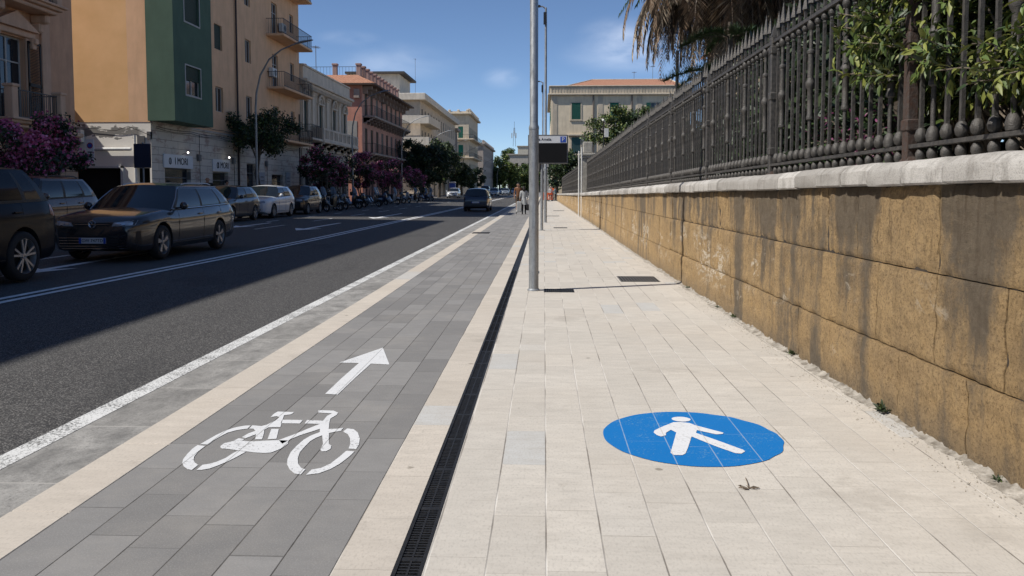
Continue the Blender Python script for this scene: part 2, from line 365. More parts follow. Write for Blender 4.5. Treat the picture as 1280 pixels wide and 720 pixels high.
road_arrow(-8.45, 27.2, 6, .5, 'worn white arrow painted in the shaded lane beside the dark hatchback')
road_arrow(-8.2, 38.4, 8, .55, 'faded white arrow just past the sunlit band on the far lanes')
road_arrow(-11.1, 28.2, 4.2, .4, 'faint white arrow beside the row of parked cars, ahead of the white hatchback')
# painted symbols
def ground_poly(name, polys, z, m, parent=None):
    mb = MB()
    for P in polys:
        n = len(mb.v); mb.add([(x, y, z) for x, y in P], [tuple(range(len(P)))])
    o = mb.build(name, m, parent)
    bm = bmesh.new(); bm.from_mesh(o.data); bmesh.ops.triangulate(bm, faces=bm.faces, ngon_method='EAR_CLIP'); bmesh.ops.recalc_face_normals(bm, faces=bm.faces); bm.to_mesh(o.data); bm.free()
    return o
BIKE= [[(-1.757, 4.708), (-1.791, 4.7), (-1.835, 4.664), (-1.867, 4.599), (-1.887, 4.511), (-1.9, 4.409), (-1.908, 4.344), (-1.861, 4.338), (-1.862, 4.406), (-1.853, 4.488), (-1.839, 4.559), (-1.803, 4.612), (-1.751, 4.644)], [(-1.916, 4.327), (-1.917, 4.269), (-1.907, 4.181), (-1.892, 4.097), (-1.871, 4.04), (-1.839, 3.986), (-1.803, 3.948), (-1.775, 3.935), (-1.775, 4.012), (-1.806, 4.043), (-1.831, 4.083), (-1.852, 4.14), (-1.866, 4.226), (-1.866, 4.312)], [(-1.752, 3.938), (-1.728, 3.939), (-1.694, 3.96), (-1.668, 4.011), (-1.644, 4.069), (-1.623, 4.146), (-1.606, 4.228), (-1.655, 4.24), (-1.667, 4.199), (-1.676, 4.122), (-1.698, 4.063), (-1.723, 4.03), (-1.753, 4.013)], [(-1.782, 4.319), (-1.78, 4.366), (-1.747, 4.405), (-1.734, 4.458), (-1.696, 4.445), (-1.7, 4.416), (-1.663, 4.405), (-1.617, 4.41), (-1.509, 4.43), (-1.437, 4.429), (-1.423, 4.371), (-1.432, 4.288), (-1.45, 4.251), (-1.467, 4.219), (-1.498, 4.209), (-1.559, 4.217), (-1.608, 4.233), (-1.662, 4.247), (-1.717, 4.268), (-1.758, 4.275), (-1.776, 4.298)], [(-1.747, 4.71), (-1.687, 4.695), (-1.665, 4.724), (-1.641, 4.814), (-1.64, 4.883), (-1.664, 4.91), (-1.696, 4.885), (-1.701, 4.963), (-1.693, 5.012), (-1.585, 5.004), (-1.587, 4.955), (-1.626, 4.93), (-1.605, 4.838), (-1.567, 4.681), (-1.611, 4.679), (-1.637, 4.671), (-1.644, 4.618), (-1.623, 4.558), (-1.595, 4.444), (-1.633, 4.442), (-1.662, 4.536), (-1.695, 4.459), (-1.723, 4.478), (-1.712, 4.554), (-1.688, 4.6), (-1.715, 4.641), (-1.743, 4.646)], [(-1.608, 4.641), (-1.564, 4.643), (-1.516, 4.456), (-1.564, 4.447)], [(-1.477, 4.832), (-1.474, 4.758), (-1.591, 4.758), (-1.606, 4.833)], [(-1.451, 4.833), (-1.349, 4.821), (-1.353, 4.929), (-1.337, 4.984), (-1.433, 5.0), (-1.441, 5.054), (-1.344, 5.048), (-1.303, 5.003), (-1.299, 4.955), (-1.316, 4.868), (-1.3, 4.783), (-1.269, 4.654), (-1.229, 4.66), (-1.188, 4.679), (-1.188, 4.62), (-1.215, 4.604), (-1.247, 4.576), (-1.195, 4.38), (-1.171, 4.344), (-1.162, 4.29), (-1.176, 4.253), (-1.198, 4.249), (-1.217, 4.284), (-1.221, 4.332), (-1.227, 4.378), (-1.274, 4.531), (-1.298, 4.481), (-1.312, 4.422), (-1.314, 4.329), (-1.313, 4.23), (-1.293, 4.129), (-1.266, 4.048), (-1.231, 3.986), (-1.204, 3.969), (-1.206, 3.893), (-1.241, 3.906), (-1.282, 3.961), (-1.321, 4.038), (-1.344, 4.118), (-1.362, 4.229), (-1.363, 4.336), (-1.356, 4.449), (-1.34, 4.518), (-1.305, 4.591), (-1.322, 4.656), (-1.361, 4.592), (-1.403, 4.526), (-1.433, 4.456), (-1.454, 4.369), (-1.496, 4.434), (-1.44, 4.545), (-1.397, 4.649), (-1.35, 4.754), (-1.445, 4.759)], [(-1.162, 4.669), (-1.121, 4.656), (-1.08, 4.589), (-1.044, 4.481), (-1.023, 4.368), (-1.022, 4.292), (-1.065, 4.302), (-1.075, 4.384), (-1.099, 4.479), (-1.131, 4.557), (-1.172, 4.606)], [(-1.068, 4.263), (-1.021, 4.256), (-1.029, 4.173), (-1.051, 4.057), (-1.079, 3.977), (-1.121, 3.914), (-1.178, 3.889), (-1.172, 3.965), (-1.131, 3.99), (-1.1, 4.055), (-1.08, 4.171)]]
ARROW= [(-1.437, 7.101), (-1.245, 6.411), (-1.402, 6.44), (-1.415, 5.942), (-1.421, 5.448), (-1.512, 5.466), (-1.514, 5.938), (-1.505, 6.459), (-1.669, 6.47)]
MAN= [(0.788, 4.864), (0.833, 4.869), (0.883, 4.851), (0.913, 4.802), (0.977, 4.735), (1.045, 4.665), (1.038, 4.64), (0.997, 4.629), (0.945, 4.67), (0.901, 4.71), (0.885, 4.652), (0.972, 4.528), (1.084, 4.357), (1.088, 4.33), (1.058, 4.291), (1.027, 4.301), (0.947, 4.412), (0.847, 4.583), (0.79, 4.378), (0.76, 4.282), (0.738, 4.255), (0.691, 4.256), (0.682, 4.292), (0.724, 4.46), (0.772, 4.657), (0.749, 4.71), (0.711, 4.649), (0.704, 4.602), (0.673, 4.576), (0.653, 4.6), (0.64, 4.652), (0.652, 4.694), (0.705, 4.767)]
o = ground_poly('bicycle_symbol', BIKE, .0025, M_MARK); tag(o, 'white stencilled bicycle painted on the dark bike lane in the foreground', 'road marking')
o = ground_poly('bike_lane_arrow', [ARROW], .0025, M_MARK); tag(o, 'white arrow painted on the dark bike lane beyond the bicycle symbol', 'road marking')
cxy = (.848, 4.595); P = []
for i in range(96):
    a = 2 * pi * i / 96; r = .504 + .005 * sin(i * 7.3) * (1 if .1 < a < 1.2 or a > 5.4 else .25); P.append((cxy[0] + r * cos(a), cxy[1] + r * 1.012 * sin(a)))
disc = ground_poly('footpath_disc', [P], .003, M_BLUE); tag(disc, 'round blue disc with a white walking figure painted on the pale footpath', 'road marking')
hd = [(.846 + .0575 * cos(2 * pi * i / 24), 4.932 + .052 * sin(2 * pi * i / 24)) for i in range(24)]
ground_poly('walking_figure', [MAN, hd], .0055, M_MAN, disc)
# ------------------------------------------------------------ drains
M_IRON = mat('cast_iron', (.022, .021, .02), .55, .3, 20, .3, 80, metal=.3)
M_GRIME = mat('channel_grime', (.012, .011, .010), .9, .4, 15)
def drain_channel():
    t = thing('drain_channel', (-.505, 0, 0), 'long black slotted drain channel between the bike lane and the pale footpath', 'drain')
    MB().box(-.057, .058, -8, 520, -.16, -.028).build('channel', M_GRIME, t)
    mb = MB(); y = .6
    while y < 14:
        mb.box(-.040, -.004, y, y + .011, -.028, -.005); mb.box(.004, .040, y, y + .011, -.028, -.005); y += .0235 if y < 7 else .047
    mb.box(-.004, .004, -8, 16, -.028, -.004)
    mb.box(-.041, .041, 14, 520, -.028, -.006)
    y = .5
    while y < 16: mb.box(-.0415, .0415, y, y + .03, -.028, -.0045); y += .5
    mb.build('grating', M_IRON, t)
    mb = MB(); mb.box(-.0585, -.041, -8, 520, -.03, -.001); mb.box(.041, .0585, -8, 520, -.03, -.001); mb.build('rail', M_IRON, t)
drain_channel()
M_GALVG = mat('grey_grate', (.16, .155, .15), .5, .2, 8, metal=.4)
def small_drain(x0, x1, y0, y1, lab, m=None, n=14, rows=3, grp='drain covers let into the footpath'):
    m = m or M_GALVG; t = thing('drain_cover', ((x0 + x1) / 2, (y0 + y1) / 2, 0), lab, 'drain cover', grp); a, b = (x1 - x0) / 2, (y1 - y0) / 2
    MB().box(-a, a, -b, b, -.01, .0022).build('pit', M_GRIME, t); mb = MB()
    for i in range(n + 1): x = -a + .008 + (2 * a - .016) * i / n; mb.box(x - .006, x + .006, -b, b, .002, .007)
    for j in range(rows + 1): y = -b + .008 + (2 * b - .016) * j / rows; mb.box(-a, a, y - .006, y + .006, .002, .0065)
    mb.build('grate', m, t)
small_drain(.0, .42, 11.05, 11.4, 'small black drain grate right of the foot of the galvanised pole', M_IRON)
small_drain(1.18, 1.78, 12.35, 13.1, 'grey square-meshed drain grate in the footpath near the stone wall', None, 13, 6)
small_drain(.35, .85, 29.2, 29.7, 'drain slot in the footpath to the right of the parking display post', M_IRON)
small_drain(.6, 1.3, 52, 52.8, 'distant drain slot far along the pale footpath', M_IRON)
small_drain(.1, .8, 42, 42.5, 'drain slot beyond the parking display post, on the drain channel side', M_IRON)
small_drain(-2.3, -1.75, 25.6, 26.3, 'dark drain grate at the kerb side of the bike lane', M_IRON)
# ------------------------------------------------------------ right stone wall with coping
def m_tuff():
    m = newmat('tuff_stone', .92, spec=.2); g = NG(m); p = g.pos(); X, Y, Z = g.sep(p)
    at = g.n('ShaderNodeAttribute'); at.attribute_name = 'tone'; tone = at.outputs['Fac']
    c = g.mix(g.noise(g.scale(p, (1, 1, .8)), 2.6, 8, .7), c4((.36, .235, .115)), c4((.66, .475, .265)))
    lgn = g.noise(g.comb(2.0, g.m('MULTIPLY', Y, 1.1), g.m('MULTIPLY', Z, 1.3)), 1.5, 6, .7); c = g.mix(g.mr(lgn, .42, .66, 0, .7), c, c4((.60, .40, .19))); c = g.mix(g.mr(lgn, .46, .30, 0, .6), c, c4((.27, .20, .135))); c = g.mix(g.mr(tone, 0, 1, 0, .45), c, c4((.52, .355, .18)))
    fine = g.noise(p, 55, 7, .8); c = g.mix(g.mr(fine, .5, .62, 0, .75), c, c4((.15, .10, .055))); c = g.mix(g.mr(fine, .44, .32, 0, .45), c, c4((.60, .47, .30)))
    mid = g.noise(p, 11, 6, .7); c = g.mix(g.mr(mid, .5, .68, 0, .45), c, c4((.20, .14, .08)))
    # run-off stains: strongest under the coping, with broad patches lower down
    top = g.mr(Z, .45, 1.4); wob = g.m('MULTIPLY', g.m('SUBTRACT', g.noise(p, 7, 6, .7), .5), .22); wz = g.m('MULTIPLY', g.noise(p, 16, 5, .7), .16)
    st = g.noise(g.comb(0.0, g.m('ADD', Y, g.m('MULTIPLY', wz, .25)), g.m('ADD', g.m('MULTIPLY', Z, .10), g.m('MULTIPLY', wz, .4))), 3.2, 6, .6, .1)
    st2 = g.noise(g.comb(3.0, g.m('MULTIPLY', Y, .8), g.m('MULTIPLY', Z, .38)), 1.5, 4, .55)
    s = g.m('ADD', st, g.m('ADD', g.m('MULTIPLY', g.m('SUBTRACT', st2, .5), 1.0), g.m('MULTIPLY', g.m('SUBTRACT', top, .5), .17)))
    s = g.m('ADD', s, g.m('MULTIPLY', wob, .8)); near = g.mr(Y, 3.5, 9, .125, .004); s = g.m('ADD', s, near)
    dk = g.mr(g.m('ADD', s, g.m('MULTIPLY', g.m('SUBTRACT', g.noise(p, 40, 5, .8), .5), .14)), .51, .66); c = g.mix(g.m('MULTIPLY', dk, .88), c, g.mix(g.noise(p, 14, 7, .75), c4((.065, .055, .047)), c4((.27, .225, .17))))
    vn = g.noise(g.comb(0.0, g.m('MULTIPLY', Y, 6.0), g.m('MULTIPLY', Z, .7)), 3.0, 5, .65); c = g.mix(g.m('MULTIPLY', g.mr(vn, .52, .70), g.mr(Z, .4, 1.3, .08, .7)), c, c4((.10, .07, .045)))
    # base grime and pale salts
    bs = g.mr(g.m('ADD', Z, g.m('MULTIPLY', g.noise(p, 5, 5), .22)), .33, .08); c = g.mix(g.m('MULTIPLY', bs, .6), c, c4((.17, .15, .125)))
    sa = g.noise(g.scale(p, (1, .8, 1.8)), 2.4, 7, .72, 1.8); zm = g.m('MULTIPLY', g.mr(Z, .15, .4), g.mr(Z, .95, .7))
    msk = g.mr(g.noise(g.comb(5.0, g.m('MULTIPLY', Y, 1.0), g.m('MULTIPLY', Z, 1.6)), 1.1, 2), .53, .59); ring = g.m('MULTIPLY', msk, g.mr(g.m('ABSOLUTE', g.m('SUBTRACT', sa, .56)), .05, .02))
    c = g.mix(g.m('MULTIPLY', g.m('MULTIPLY', ring, zm), g.mr(g.noise(p, 30, 3), .34, .5, 0, .95)), c, c4((.74, .66, .54)))
    pk = g.mr(g.voro(p, 70), .16, .08); c = g.mix(g.m('MULTIPLY', pk, g.mr(g.noise(p, 8, 3), .4, .6, .1, .75)), c, c4((.06, .045, .03)))
    vein = g.mr(g.m('ABSOLUTE', g.m('SUBTRACT', g.noise(g.scale(p, (1, 1, 3.5)), 1.7, 8, .7, 1.2), .5)), .004, .001); c = g.mix(g.m('MULTIPLY', vein, .35), c, c4((.04, .03, .025)))
    g.col(c)
    pit = g.mr(g.voro(p, 38), .05, .22); h = g.m('ADD', g.m('MULTIPLY', pit, .35), g.m('ADD', g.m('MULTIPLY', g.noise(p, 34, 8, .85), 1.5), g.m('MULTIPLY', g.noise(p, 5, 4), .8)))
    g.bump(h, .95, .03); return m
def m_coping():
    m = newmat('coping_stone', .9, spec=.2); g = NG(m); p = g.pos()
    at = g.n('ShaderNodeAttribute'); at.attribute_name = 'tone'; tone = at.outputs['Fac']
    c = g.mix(tone, c4((.34, .32, .295)), c4((.58, .555, .52)))
    n = g.noise(g.scale(p, (1, 1, .5)), 7, 8, .7); c = g.mix(g.mr(n, .48, .66, 0, .6), c, c4((.17, .155, .135)))
    n = g.noise(p, 120, 3, .8); c = g.mix(g.mr(n, .5, .7, 0, .6), c, c4((.12, .11, .10))); g.col(c)
    X, Y, Z = g.sep(p); g.bump(g.m('ADD', g.noise(p, 50, 6, .8), g.m('MULTIPLY', g.noise(p, 6, 3), .8)), .6, .012); return m
M_TUFF, M_COP = m_tuff(), m_coping()
M_MORT = mat('dark_mortar', (.045, .036, .028), .95, .3, 8, .3)
def retaining_wall():
    t = thing('stone_wall', (2.2, 4, 0), 'long ochre stone retaining wall with grey coping beside the pale footpath', 'wall'); O = Vector((2.2, 4, 0))
    mb = MB(); tone = []
    hs = [(.0, .42, .022), (.428, .935, .010), (.943, 9, .0)]
    for ci, (a, b, off) in enumerate(hs):
        y = -6.0 + ci * .31
        while y < 96:
            L = random.uniform(.5, .85) if ci == 0 else random.uniform(.55, 1.15)
            if y > 30: L *= 2.5
            y1 = min(96, y + L); dj = random.uniform(-.004, .004); g_ = .0032
            fine_ = 2.8 < y < 13; n = int(L / .028) if fine_ else 3; k = (26 if ci else 24) if fine_ else 1
            P = []; 
            for j in range(k + 1):
                row = []
                for i in range(n + 1):
                    yy = y + g_ + (y1 - y - 2 * g_) * i / n
                    zlo = a - (.35 if ci == 0 else 0) * 1.0; zhi = min(b, zt(yy)) if ci == 2 else min(b, zt(yy) - .02)
                    zz = zlo + (zhi - zlo) * j / k; jit = 0
                    if fine_:
                        q_ = Vector((ci * 9.1, yy, zz)); jit = .022 * (mnoise.fractal(q_ * 9, .9, 2.0, 5) * .5) + .012 * mnoise.noise(q_ * 3)
                        ed = min(yy - y, y1 - yy, abs(zz - zlo), abs(zhi - zz)); jit += .012 * max(0, 1 - ed / .03) * (1 + mnoise.noise(q_ * 14))
                    row.append(Vector((wallx(yy) - off + dj + jit, yy, zz)) - O)
                P.append(row)
            n0 = len(mb.f); mb.grid(P)
            # edges returning into the joint
            for row, s in ((P[0], 1), (P[-1], 1)): mb.grid([row, [q + Vector((.035, 0, 0)) for q in row]])
            for c_ in (0, -1): mb.grid([[r[c_] for r in P], [r[c_] + Vector((.035, 0, 0)) for r in P]])
            tone += [random.random()] * (len(mb.f) - n0); y = y1
    o = mb.build('wall', M_TUFF, t, 50); at = o.data.attributes.new('tone', 'FLOAT', 'FACE'); at.data.foreach_set('value', tone)
    mb = MB(); ys = np.linspace(-6, 96, 60)
    mb.grid([[Vector((wallx(y) + .016, y, -.4)) - O, Vector((wallx(y) + .016, y, zt(y) + .01)) - O, Vector((wallx(y) + .6, y, zt(y) + .01)) - O, Vector((wallx(y) + .6, y, -.4)) - O] for y in ys])
    mb.build('core', M_MORT, t)
    # coping
    mb = MB(); tone = []; y = -6.1
    prof = [(.0, .0), (-.056, .002), (-.064, .012), (-.064, .06), (-.062, .098), (-.054, .110), (-.018, .140), (.0, .148), (.03, .153), (.25, .158), (.5, .15), (.56, .12), (.56, 0)]
    while y < 95.5:
        L = random.uniform(.44, .52) if y < 30 else random.uniform(.9, 1.3)
        k = random.uniform(-.006, .006); n0 = len(mb.f); rows = []
        for yy, sh in ((y + .004, .03), (y + .005, .010), (y + .012, .003), (y + .03, 0), (y + L * .25, -.002), (y + L / 2, 0), (y + L * .75, .002), (y + L - .03, 0), (y + L - .012, .003), (y + L - .005, .010), (y + L - .004, .03)):
            rows.append([Vector((wallx(yy) + a + (sh if a < .2 else 0) + k + random.uniform(-.003, .003), yy, zt(yy) + b * (1.0) + k - (sh if b > .05 else 0))) - O for a, b in prof])
        mb.grid(rows); tone += [random.random()] * (len(mb.f) - n0); y += L
    o = mb.build('coping', M_COP, t, 28); at = o.data.attributes.new('tone', 'FLOAT', 'FACE'); at.data.foreach_set('value', tone)
    return t
retaining_wall()
# mortar fillet and crumbs along the foot of the wall
def wall_foot():
    mb = MB(); ys = np.concatenate([np.arange(1.5, 16, .035), np.arange(16, 96, .6)]); rows = []
    for y in ys:
        wd = .02 + .028 * abs(sin(y * 2.1) + sin(y * 5.3)) + random.uniform(0, .02)
        rows.append([(wallx(y) - wd - .02, y, .0015), (wallx(y) - wd * .7, y, random.uniform(.004, .016)), (wallx(y) - wd * .35, y, random.uniform(.01, .035)), (wallx(y) + .01, y, random.uniform(.02, .06))])
    o = mb.grid(rows).build('mortar_fillet', mat('mortar_crumbs', (.26, .225, .18), .95, .35, 14, .8, 60, col2=(.52, .48, .42)), None, 60); tag(o, kind='stuff', label='crumbled pale mortar along the foot of the ochre wall', cat='mortar')
    V = []; F = []; 
    for i in range(2600):
        y = 1.8 + (rng.random() ** 1.6) * 16; x = wallx(y) - .05 - abs(rng.normal()) * .10; r = rng.uniform(.0015, .006) * (1.8 if rng.random() > .985 else 1); n = len(V)
        q = rng.normal(size=(4, 3)) * .35 + np.array([[1, 0, -.2], [-.6, .8, -.2], [-.6, -.8, -.2], [0, 0, .9]])
        q = q * r + np.array([x, y, .002 + r * .3]); V += q.tolist(); F += [(n, n + 1, n + 3), (n + 1, n + 2, n + 3), (n + 2, n, n + 3)]
    o = npmesh('pebbles', V, F, mat('pale_gravel', (.42, .38, .32), .95, .4, 40)); tag(o, kind='stuff', label='scattered pale grit at the foot of the stone wall', cat='gravel')
wall_foot()

# ------------------------------------------------------------ iron railing on the wall
M_RAIL = mat('painted_iron', (.062, .060, .058), .5, .35, 25, .35, 120, metal=.15, col2=(.11, .10, .09))
M_RUST = mat('rusty_iron', (.11, .052, .032), .75, .4, 30, .4, 90, metal=.1, col2=(.07, .06, .055))
FX = .29
def fpt(Y): return Vector((wallx(Y) + FX, Y, zt(Y) + .155))
def railing(name, y0, y1, label, detail=True):
    O = fpt(y0); t = thing(name, O, label, 'railing')
    def bar_mesh(kind):
        mb = MB()
        if kind == 'bar':
            mb.box(-.012, .012, -.013, .013, .15, 1.40); mb.lathe([(.014, 0), (.034, .02), (.04, .05), (.03, .085), (.016, .10)], (0, 0, .13), 10)
            mb.ball((0, 0, 1.345), .032, 10); mb.lathe([(.016, 0), (.02, .01), (.016, .02)], (0, 0, 1.29), 8)
            mb.box(-.012, .012, -.012, .012, 1.42, 1.52); mb.add([(-.03, -.012, 1.52), (.03, -.012, 1.52), (.03, .012, 1.52), (-.03, .012, 1.52), (0, 0, 1.70), (-.0, -.03, 1.525), (0, .03, 1.525)], [(0, 5, 4), (5, 1, 4), (2, 6, 4), (6, 3, 4), (0, 4, 3), (1, 2, 4), (0, 3, 6, 2, 1, 5)])
            mb.ball((0, 0, .052), .034, 10, 1.3)
        elif kind == 'baluster':
            mb.lathe([(.014, .12), (.036, .135), (.042, .17), (.03, .215), (.016, .23), (.016, .48), (.033, .49), (.033, .515), (.026, .53), (.026, .76), (.034, .775), (.043, .80), (.043, .83), (.030, .85), (.028, .87), (.028, 1.08), (.035, 1.09), (.035, 1.11), (.018, 1.13), (.018, 1.30), (.034, 1.32), (.04, 1.35), (.03, 1.385), (.016, 1.40)], (0, 0, 0), 12)
            mb.box(-.013, .013, -.013, .013, 1.42, 1.54); mb.add([(-.034, -.014, 1.54), (.034, -.014, 1.54), (.034, .014, 1.54), (-.034, .014, 1.54), (0, 0, 1.76), (0, -.034, 1.54), (0, .034, 1.54)], [(0, 5, 4), (5, 1, 4), (2, 6, 4), (6, 3, 4), (0, 4, 3), (1, 2, 4)])
            mb.ball((0, 0, .052), .034, 10, 1.3)
        elif kind == 'post':
            mb.bbox(-.036, .036, -.040, .040, -.01, 1.46, .006); mb.bbox(-.045, .045, -.05, .05, .22, .30, .008); mb.bbox(-.045, .045, -.05, .05, .80, .88, .008); mb.bbox(-.045, .045, -.05, .05, 1.28, 1.36, .008)
            mb.add([(-.036, -.036, 1.46), (.036, -.036, 1.46), (.036, .036, 1.46), (-.036, .036, 1.46), (0, 0, 1.60)], [(0, 1, 4), (1, 2, 4), (2, 3, 4), (3, 0, 4)])
            mb.add([(-.05, -.09, 0), (.05, -.09, 0), (.05, .09, 0), (-.05, .09, 0), (0, 0, .09)], [(0, 1, 4), (1, 2, 4), (2, 3, 4), (3, 0, 4)], 1)
        return mb
    pos = []; yb = 5.6 - 3.12 * 3
    while yb < y1:
        pos.append((yb, 'post'))
        for d in (.30, 1.14, 1.98, 2.82): pos.append((yb + d, 'baluster'))
        for d in (.15, .468, .636, .804, .972, 1.308, 1.476, 1.644, 1.812, 2.148, 2.316, 2.484, 2.652, 2.97): pos.append((yb + d, 'bar'))
        yb += 3.12
    pos = sorted(p for p in pos if y0 <= p[0] <= y1)
    count = dict(bar=0, baluster=0, post=0); protos = {}; rest = MB()
    for y, k in pos:
        p = fpt(y) - O; count[k] += 1
        vis = y > 3.9
        if k == 'bar' and (not detail or count[k] > 100 + 18):
            if detail: rest.v, rest.f, rest.m = (lambda m_: ([*rest.v, *[tuple(Vector(v) + p) for v in m_.v]], rest.f + [tuple(i + len(rest.v) for i in f) for f in m_.f], rest.m + m_.m))(bar_mesh('bar'))
            else: rest.box(p.x - .012, p.x + .012, p.y - .013, p.y + .013, p.z + .1, p.z + 1.62)
            continue
        if k == 'bar' and not vis:
            rest.box(p.x - .014, p.x + .014, p.y - .014, p.y + .014, p.z + .1, p.z + 1.6); continue
        if k not in protos:
            protos[k] = bar_mesh(k).build(k, [M_RAIL, M_RUST], t, 33)
            o = protos[k]
        else:
            o = protos[k].copy(); C.objects.link(o); o.parent = t
        o.location = p
        if k == 'post' and abs(y - 5.6) < .1:
            o.data = o.data.copy(); o.data.materials.clear(); o.data.materials.append(M_RUST); o.data.materials.append(M_RUST); o['label'] = 'rusty red-brown post'
    if rest.v: tag(rest.build('bars', M_RAIL, t), kind='stuff')
    ys = np.linspace(y0, y1, 30)
    for nm, z, hw, hh in (('top_rail', 1.405, .026, .016), ('upper_rail', 1.50, .0, .0), ('bottom_rail', .115, .03, .013)):
        if hw == 0: continue
        mb = MB(); P = []
        for y in ys:
            q = fpt(y) - O; P.append([q + Vector((-hw, 0, z - hh)), q + Vector((-hw, 0, z + hh)), q + Vector((hw, 0, z + hh)), q + Vector((hw, 0, z - hh)), q + Vector((-hw, 0, z - hh))])
        mb.grid(P); mb.build(nm, M_RAIL, t)
    return t
railing('iron_railing', 1.0, 41.7, 'dark iron railing with spear tips on the grey coping, nearer than the stone pillar')
railing('iron_railing', 42.9, 86, 'distant stretch of dark iron railing beyond the stone pillar', False)
M_PIL = mat('weathered_stone', (.36, .34, .30), .9, .3, 6, .4, 40, grime=.6)
def pillar():
    t = thing('stone_pillar', (1.95, 42, 0), 'grey stone pillar with moulded cap standing in the wall line', 'pillar')
    MB().bbox(0, .62, 0, .62, 0, 3.0, .02).build('shaft', M_PIL, t)
    mb = MB(); mb.bbox(-.07, .69, -.07, .69, 3.0, 3.12, .03); mb.bbox(-.12, .74, -.12, .74, 3.12, 3.26, .03); mb.bbox(.06, .56, .06, .56, 3.26, 3.85, .04); mb.build('cap', M_PIL, t)
pillar()
M_WPOST = mat('white_paint', (.62, .62, .60), .6, .1, 8)
for k, (x, y) in enumerate(((1.80, 42.0), (1.90, 41.2))):
    t = thing('white_post', (x, y, 0), ['slim white post by the stone pillar, left of the pair', 'slim white post by the stone pillar, right of the pair'][k], 'post', 'white posts by the stone pillar')
    MB().tube([(0, 0, 0), (0, 0, 3.3 + .15 * k)], .04, 10).build('shaft', M_WPOST, t, 40); MB().tube([(0, 0, 3.3 + .15 * k), (0, 0, 3.36 + .15 * k)], .048, 10).build('cap', M_WPOST, t, 40)
# ------------------------------------------------------------ galvanised poles
def m_galv():
    m = newmat('galvanised_steel', .42, .55, .5); g = NG(m); p = g.pos()
    v = g.noise(g.scale(p, (1, 1, .35)), 16, 7, .7); c = g.mix(g.mr(v, .3, .7), c4((.21, .225, .24)), c4((.40, .42, .44)))
    v2 = g.voro(p, 45); c = g.mix(g.mr(v2, .1, .5, 0, .3), c, c4((.46, .47, .48))); v3 = g.noise(g.scale(p, (1, 1, .2)), 9, 4); c = g.mix(g.mr(v3, .58, .7, 0, .5), c, c4((.17, .16, .145)))
    g.col(c); g.put(g.b.inputs['Roughness'], g.mr(v, .3, .7, .34, .6)); return m
M_GALV = m_galv(); M_DKMET = mat('dark_metal', (.03, .03, .032), .5, .2, 8, metal=.4)
def lamp_pole(x, y, label, r=.066):
    t = thing('lamp_post', (x, y, 0), label, 'lamp post', 'straight galvanised lamp posts beside the drain channel')
    MB().lathe([(r + .004, -.05), (r + .004, .0), (r, .004), (r, 2.16), (r - .001, 2.28)], n=28, cap=False).build('base_tube', M_GALV, t, 40)
    MB().lathe([(r + .003, 2.24), (r + .003, 2.27), (r - .011, 2.31), (r - .013, 8.2), (r - .02, 8.9), (.02, 8.92)], n=28).build('shaft', M_GALV, t, 40)
    mb = MB(); mb.lathe([(r + .022, .0), (r + .022, .010), (r + .001, .03)], n=24); mb.build('collar', M_GALV, t, 40)
    mb = MB(); mb.box(r - .004, r + .012, -.02, .02, .24, .27); mb.box(-r * .3, r * .3, -r - .004, -r + .01, .9, 1.2); mb.build('hatch', M_GALV, t)
    a = MB(); a.tube([(0, 0, 8.85), (-.12, 0, 8.95), (-.3, 0, 8.96)], .03, 8); a.build('arm', M_GALV, t, 40)
    h = MB(); h.bbox(-.62, -.22, -.12, .12, 8.93, 9.0, .02); h.build('lamp_head', M_DKMET, t)
    MB().bbox(-.1, .02, -.14, -.05, 8.2, 8.7, .01).build('control_box', M_DKMET, t)
    return t
lamp_pole(-.142, 11.25, 'thick galvanised steel pole rising from the footpath edge in the foreground', .068)
lamp_pole(.06, 34, 'tall slim steel lamp post with small flat head, just behind the black parking display', .062)
lamp_pole(-.10, 57.5, 'furthest slim steel lamp post, its flat head showing low between the nearer poles', .062)
# parking display
M_BLK = mat('matt_black', (.009, .009, .010), .6, .1, 5, spec=.15); M_PANEL = mat('sign_white', (.62, .63, .65), .5, .04, 5); M_PBLUE = mat('sign_blue', (.02, .07, .38), .5, .05, 5); M_GREYM = mat('grey_frame', (.13, .13, .135), .5, .1, 5, metal=.3)
def display():
    t = thing('parking_display', (-.075, 27.6, 0), 'black parking display board with white header and blue P on a steel post', 'display board')
    MB().tube([(0, 0, 0), (0, 0, 2.3)], .048, 16).build('post', M_GALV, t, 40)
    MB().tube([(0, 0, 0), (0, 0, .015)], .11, 16).build('foot', M_GALV, t, 40)
    x0, x1 = -.47, .88
    b = MB(); b.bbox(x0, x1, -.10, .10, 2.27, 3.245, .012); b = b.build('casing', M_GREYM, t)
    MB().box(x0 + .04, x1 - .04, -.112, -.095, 2.31, 2.955).build('screen', M_BLK, t)
    h = MB().box(x0 + .04, x1 - .04, -.114, -.095, 2.965, 3.20).build('header', M_PANEL, t)
    text_obj('lettering', 'Villa Amelia', .135, M_BLK, (.03, -.117, 3.085), (R(90), 0, 0), h, .002, .9)
    MB().box(x1 - .26, x1 - .07, -.119, -.1, 2.985, 3.18).build('blue_square', M_PBLUE, h)
    text_obj('letter_p', 'P', .19, M_PANEL, (x1 - .165, -.122, 3.083), (R(90), 0, 0), h, .002)
display()
